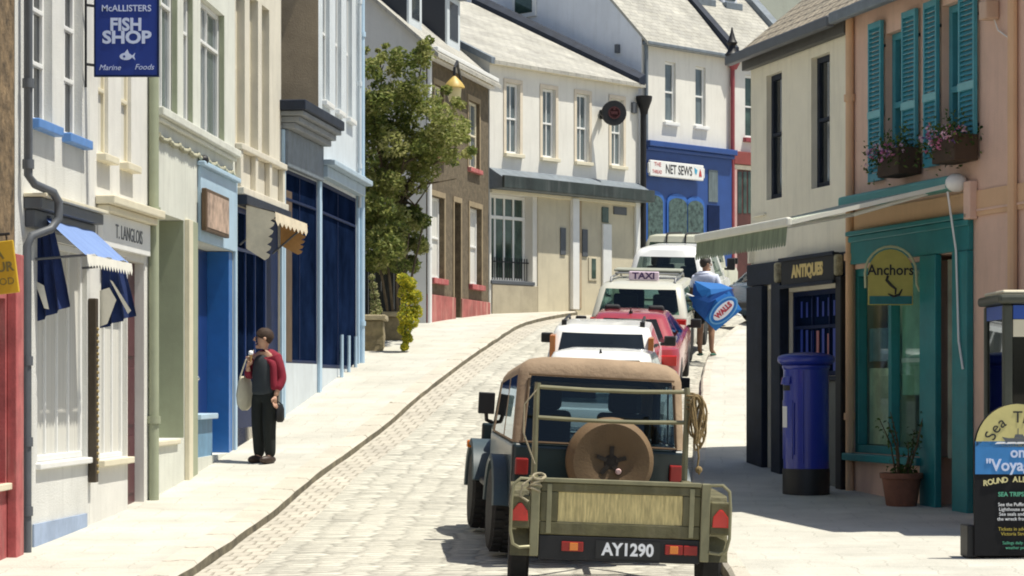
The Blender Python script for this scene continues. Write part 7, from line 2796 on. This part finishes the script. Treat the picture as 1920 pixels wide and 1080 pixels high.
def eyes(parent, c, f, up, s=1.0):
    f, up = Vector(f).normalized(), Vector(up).normalized()
    r_ = f.cross(up)
    mb_ = MB()
    for q in (-1, 1):
        mb_.ball(Vector(c) + f * .083 * s + up * .010 * s + r_ * q * .032 * s, .0085 * s, 6)
    return mb_.build('eyes', m_text_black, parent, org=Vector((0, 0, 0)))

def hair_cap(parent, c, f, up, mat, s=1.0, low=.0, back=-.03, long_=0.0, seed=1):
    """a shell of hair over the skull with an uneven edge"""
    f, up = Vector(f).normalized(), Vector(up).normalized()
    r_ = f.cross(up)
    mb_ = MB()
    n, m_ = 20, 8
    rg = random.Random(seed)
    rings = []
    for i in range(m_ + 1):
        rg_ = []
        for k_ in range(n):
            a = 2 * math.pi * k_ / n
            front = max(0, math.cos(a))
            side_ = abs(math.sin(a))
            bk = max(0, -math.cos(a))
            tmax = 1.16 - .02 * front + 1.0 * bk + .62 * side_ + long_ * (1 - front)
            t = tmax * i / m_
            rr = (.104 + .007 * rg.uniform(-1, 1)) * s * (1, 1, 1, 1, 1, .99, .97, .94, .88)[i]
            p = Vector(c) + up * (.018 + .118 * math.cos(t)) * s + (f * math.cos(a) * .110 + r_ * math.sin(a) * .094) * math.sin(t) * s * (rr / (.104 * s)) - f * .008 * s
            rg_.append(p)
        rings.append(rg_)
    mb_.loft(rings[1:], caps=True)
    return mb_.build('hair', mat, parent, smooth=True, org=Vector((0, 0, 0)))

# --- woman on the left pavement (local: faces +y)
wp = P(497, 864, 27.6)
wp.z = gp(wp.x, wp.y)
S = .985
m_hair = M('dark_brown_hair', (.04, .02, .011), .8, .5, 30, stretch=(6, 6, 1))
chW = [
 [('pel', (0, 0, .92), (.15, .10)), ('wai', (0, .0, 1.08), (.125, .09)), ('che', (0, .01, 1.24), (.145, .10)), ('ush', (0, -.005, 1.34), (.12, .075)), ('nec', (0, .005, 1.40), .05), ('nk2', (0, .02, 1.44), .048), ('hd0', (0, .03, 1.48), (.068, .075)), ('hd1', (0, .025, 1.54), (.078, .094)), ('hd2', (0, .02, 1.605), (.070, .085))],
 [('ush', 0, 0), ('shR', (.165, -.01, 1.315), .052), ('elR', (.225, .02, 1.07), .042), ('wrR', (.10, .20, 1.20), .028)],
 [('ush', 0, 0), ('shL', (-.165, -.02, 1.315), .052), ('elL', (-.215, -.05, 1.05), .042), ('wrL', (-.20, .05, .83), .028)],
 [('pel', 0, 0), ('hpR', (.085, 0, .86), .095), ('knR', (.085, .02, .48), .062), ('anR', (.085, .0, .09), .042), ('toR', (.10, .13, .035), .035)],
 [('pel', 0, 0), ('hpL', (-.085, 0, .86), .095), ('knL', (-.085, .03, .48), .062), ('anL', (-.08, .0, .09), .042), ('toL', (-.10, .13, .035), .035)]]
def scale_ch(chs, s):
    return [[(k_, tuple(c * s for c in co) if not isinstance(co, int) else co, tuple(q * s for q in rr) if isinstance(rr, tuple) else rr * s) for k_, co, rr in ch] for ch in chs]
chW = scale_ch(chW, S)
ex = MB()
hand(ex, Vector((.10, .20, 1.20)) * S, (-.45, .0, .9), (0, -1, .2), 1, 1.1)
hand(ex, Vector((-.20, .05, .83)) * S, (.02, .12, -1), (0, 1, 0), -1, .5)
hc = Vector((0, .025, 1.55)) * S
fdir = Vector((.75, .75, -.03))
face_bits(ex, hc, fdir, (0, 0, 1))
woman = skin_mesh('person', chW, m_skin, None, extra=ex)
woman.location = wp
woman.rotation_euler = (0, 0, R(146))
woman.scale = (1.06, 1.06, 1.0)
tag(woman, 'person with short dark hair in a red cardigan and dark trousers eating on the pavement', 'person')
eyes(woman, hc, fdir, (0, 0, 1))
hair_cap(woman, hc, fdir, (0, 0, 1), m_hair, 1.02, seed=2)
skin_mesh('trousers', scale_ch([
 [('wst', (0, .0, 1.0), (.15, .105)), ('pel', (0, 0, .90), (.155, .115)), ('hpR', (.09, 0, .84), .105), ('knR', (.088, .02, .48), .085), ('cuR', (.088, .0, .055), .066)],
 [('pel', 0, 0), ('hpL', (-.09, 0, .84), .105), ('knL', (-.088, .03, .48), .085), ('cuL', (-.082, .0, .055), .066)]], S), M('black_trousers', (.012, .015, .014), .9, .2, 5), woman)
skin_mesh('top', scale_ch([[('p0', (0, .01, .83), (.175, .13)), ('pel', (0, .01, .90), (.18, .135)), ('w', (0, .02, 1.06), (.16, .13)), ('c', (0, .02, 1.24), (.158, .125)), ('n', (0, .01, 1.375), (.105, .085))]], S), M('charcoal_top', (.035, .042, .05), .9, .15, 8), woman)
m_card = M('crimson_cardigan', (.21, .010, .028), .9, .2, 10, .2, 60)
skin_mesh('cardigan', scale_ch([
 [('b0', (0, -.06, .90), (.16, .075)), ('b1', (0, -.055, 1.1), (.165, .085)), ('b2', (0, -.045, 1.28), (.165, .08)), ('b3', (0, -.03, 1.375), (.15, .09)), ('b4', (0, -.02, 1.425), (.09, .065))],
 [('b2', 0, 0), ('sR', (.17, -.01, 1.31), .068), ('eR', (.228, .02, 1.065), .06), ('wR', (.13, .165, 1.16), .046)],
 [('b2', 0, 0), ('sL', (-.175, -.02, 1.31), .068), ('eL', (-.222, -.05, 1.045), .062), ('wL', (-.208, .03, .90), .05)],
 [('b2', 0, 0), ('fL', (-.165, .045, 1.25), .045), ('fL2', (-.18, .05, .9), .045)]], S), m_card, woman)
mb = MB()
for x in (-.09, .093):
    mb.ball((x * S, .055, .04), .058, 10, sq=(.95, 2.3, .95))
mb.build('shoes', M('dark_brown_shoes', (.04, .022, .014), .5, .2), woman, smooth=True, org=Vector((0, 0, 0)))
MW = woman.matrix_basis
bg = thing('shoulder_bag', 'cream cloth shoulder bag hanging at the side of the woman in red', 'bag', MW @ Vector((.27, .02, .8)))
mb = MB()
rings = []
for z_, a, c in ((.66, .04, .08), (.70, .06, .12), (.82, .065, .135), (.98, .045, .11), (1.06, .02, .08)):
    rings.append([MW @ Vector((.275 + a * math.cos(t), .04 + c * math.sin(t), z_ + .02 * math.sin(t * 2))) for t in [2 * math.pi * i / 12 for i in range(12)]])
mb.loft(rings)
mb.build('bag_body', M('cream_cloth', (.60, .56, .43), .95, .12, 6, .2, 30), bg, smooth=True)
mb = MB()
mb.tube([MW @ Vector(p) for p in ((.275, -.06, 1.04), (.235, -.07, 1.22), (.185, -.01, 1.385), (.235, .07, 1.26), (.275, .13, 1.04))], .010, 6)
mb.build('strap', MATS['cream_cloth'], bg)
bg = thing('hand_bag', 'small black bag held low behind the woman in red', 'bag', MW @ Vector((-.22, -.05, .7)))
mb = MB()
rings = []
for z_, a in ((.50, .02), (.53, .035), (.66, .035), (.72, .02)):
    rings.append([MW @ Vector((-.20 + a * math.cos(t), -.03 + 2.0 * a * math.sin(t), z_)) for t in [2 * math.pi * i / 10 for i in range(10)]])
mb.loft(rings)
mb.build('bag_body', m_black, bg, smooth=True)
mb = MB()
mb.tube([MW @ Vector(p) for p in ((-.20, -.08, .71), (-.20, .03, .77), (-.20, .03, .71))], .008, 5)
mb.build('handle', m_black, bg)
fd = thing('ice_cream', 'pale ice cream held to the mouth of the woman in red', 'food', MW @ Vector((.07, .17, 1.33)))
mb = MB()
mb.lathe([(.006, 0), (.024, .09)], 10, Matrix.Translation(MW @ Vector((.045, .20, 1.24))))
mb.build('cone', M('wafer', (.42, .25, .10), .8, .2), fd)
mb = MB()
mb.ball(MW @ Vector((.045, .20, 1.35)), .032, 10)
mb.build('scoop', m_text_white, fd, smooth=True)

# --- man carrying a furled blue parasol
mp_ = P(1323, 664, 40.9)
mp_.z = gp(mp_.x, mp_.y)
S = 1.0
chM = [
 [('pel', (0, 0, .98), (.155, .11)), ('wai', (0, 0, 1.14), (.14, .10)), ('che', (0, .0, 1.33), (.17, .11)), ('ush', (0, -.01, 1.46), (.13, .08)), ('nec', (0, .0, 1.52), .058), ('hd0', (0, .02, 1.59), (.07, .08)), ('hd1', (0, .02, 1.66), (.08, .097)), ('hd2', (0, .015, 1.725), (.072, .088))],
 [('ush', 0, 0), ('shR', (.20, -.01, 1.43), .06), ('elR', (.26, .03, 1.15), .045), ('wrR', (.20, .24, 1.05), .032)],
 [('ush', 0, 0), ('shL', (-.20, -.01, 1.43), .06), ('elL', (-.27, .0, 1.15), .045), ('wrL', (-.24, .12, .92), .032)],
 [('pel', 0, 0), ('hpR', (.10, 0, .90), .10), ('knR', (.11, .02, .50), .066), ('clR', (.115, -.015, .34), .06), ('anR', (.115, -.01, .09), .042), ('toR', (.13, .14, .035), .036)],
 [('pel', 0, 0), ('hpL', (-.10, 0, .90), .10), ('knL', (-.11, .03, .50), .066), ('clL', (-.11, -.005, .34), .06), ('anL', (-.11, .0, .09), .042), ('toL', (-.13, .15, .035), .036)]]
ex = MB()
hand(ex, (.20, .24, 1.05), (-.25, .9, -.1), (0, 0, 1), 1, 1.2)
hand(ex, (-.24, .12, .92), (.1, .5, -.8), (.9, .3, .2), 1, .9)
hc = Vector((0, .02, 1.67))
fdir = Vector((.75, .65, -.05))
face_bits(ex, hc, fdir, (0, 0, 1))
man = skin_mesh('person', chM, m_skin2, None, extra=ex)
man.location = mp_
man.rotation_euler = (0, 0, R(-22))
tag(man, 'person in a pale blue shirt and dark shorts carrying a blue parasol up the street', 'person')
eyes(man, hc, fdir, (0, 0, 1))
hair_cap(man, hc, fdir, (0, 0, 1), M('black_hair', (.02, .014, .01), .6, .4, 30), 1.06, seed=5)
skin_mesh('shirt', [
 [('b0', (0, 0, .95), (.175, .13)), ('b1', (0, 0, 1.15), (.165, .125)), ('b2', (0, 0, 1.36), (.19, .13)), ('b3', (0, -.01, 1.48), (.165, .115)), ('b4', (0, .0, 1.545), (.085, .075))],
 [('b2', 0, 0), ('sR', (.205, -.01, 1.42), .078), ('eR', (.25, .01, 1.22), .07)],
 [('b2', 0, 0), ('sL', (-.205, -.01, 1.42), .078), ('eL', (-.255, 0, 1.22), .07)]], M('pale_blue_shirt', (.62, .66, .80), .9, .08, 6), man)
skin_mesh('shorts', [
 [('p', (0, 0, .96), (.175, .125)), ('hR', (.105, 0, .84), .115), ('kR', (.115, .01, .55), .105)],
 [('p', 0, 0), ('hL', (-.105, 0, .84), .115), ('kL', (-.115, .01, .55), .105)]], M('black_shorts', (.014, .016, .02), .9, .2), man)
mb = MB()
for x in (-.125, .125):
    mb.ball((x, .06, .022), .055, 10, sq=(.95, 2.4, .45))
mb.build('sandals', M('green_sandals', (.03, .12, .08), .6, .2), man, smooth=True, org=Vector((0, 0, 0)))

# the parasol: a folded canopy of pleats around a pole, carried across the body
Yu = 40.45
ku = Yu / FPX
par = thing('folded_parasol', 'half folded blue parasol with a white oval emblem carried by the man', 'parasol', P(1335, 572, Yu))
def up_(px, py, dy=0): return Vector(((px - 960) * ku, Yu + dy, (HZ - py) * ku))
m_pblue = M('blue_parasol_canvas', (.012, .16, .50), .75, .12, 3)
m_pdeep = M('deep_blue_parasol_canvas', (.008, .085, .34), .75, .12, 3)
def panel(name, pts, mat):
    mb_ = MB()
    n_ = len(pts)
    c = sum(pts, Vector()) / n_ + Vector((0, -.05, 0))
    N_ = 5
    for i in range(n_):
        a, b_ = pts[i], pts[(i + 1) % n_]
        for q in range(N_):
            t0, t1 = q / N_, (q + 1) / N_
            bulge = lambda t: Vector((0, -.04 * math.sin(math.pi * t), 0))
            if q == 0:
                mb_.add([c, a.lerp(c, 1 - t1) , b_.lerp(c, 1 - t1)], [(0, 1, 2)])
            else:
                mb_.quad(a.lerp(c, 1 - t0), b_.lerp(c, 1 - t0), b_.lerp(c, 1 - t1), a.lerp(c, 1 - t1))
    return mb_.build(name, mat, par, smooth=True)
panel('canopy_panel', [up_(1302, 527), up_(1352, 532, -.05), up_(1374, 541, -.1), up_(1332, 553, -.16), up_(1318, 560, -.1), up_(1307, 545, -.05)], m_pblue)
panel('canopy_panel', [up_(1291, 556, .02), up_(1332, 553, -.15), up_(1366, 546, -.14), up_(1340, 562, -.2), up_(1322, 604, -.16), up_(1312, 588, -.05)], m_pdeep)
panel('canopy_panel', [up_(1366, 546, -.12), up_(1390, 581, -.1), up_(1341, 621, -.12), up_(1320, 600, -.2), up_(1340, 562, -.24)], m_pblue)
panel('canopy_panel', [up_(1302, 530, .25), up_(1374, 541, .2), up_(1388, 580, .15), up_(1341, 618, .15), up_(1300, 575, .25)], m_pdeep)
mb = MB()
mb.tube([up_(1262, 540, .1), up_(1300, 556, .1), up_(1390, 592, .05)], .022, 8)
mb.build('pole', m_trim_white, par)
# emblem on the outer panel
c = up_(1354, 583, -.285)
ang = math.atan2((603 - 562), 0 + (1336 - 1372)) 
T = Matrix.Translation(c) @ Matrix.Rotation(R(-44), 4, 'Y')
def oval(a, b_, n_=24): return [(a * math.cos(2 * math.pi * i / n_), b_ * math.sin(2 * math.pi * i / n_)) for i in range(n_)]
mb = MB()
mb.prism(oval(.315, .175), T, .006)
mb.build('emblem_border', M('pale_blue_print', (.16, .40, .68), .7, .1), par)
mb = MB()
mb.prism(oval(.285, .150), T @ Matrix.Translation((0, -.004, 0)), .004)
mb.build('emblem_field', m_pblue, par)
mb = MB()
mb.prism(oval(.235, .105), T @ Matrix.Translation((0, -.007, 0)), .003)
mb.build('emblem_oval', m_text_white, par)
texts('lettering', [('WALLS', .13, 0, 0, dict(offs=.008, sx=.88))], T @ Matrix.Translation((0, -.009, 0)), M('emblem_red', (.45, .04, .07), .6), par)
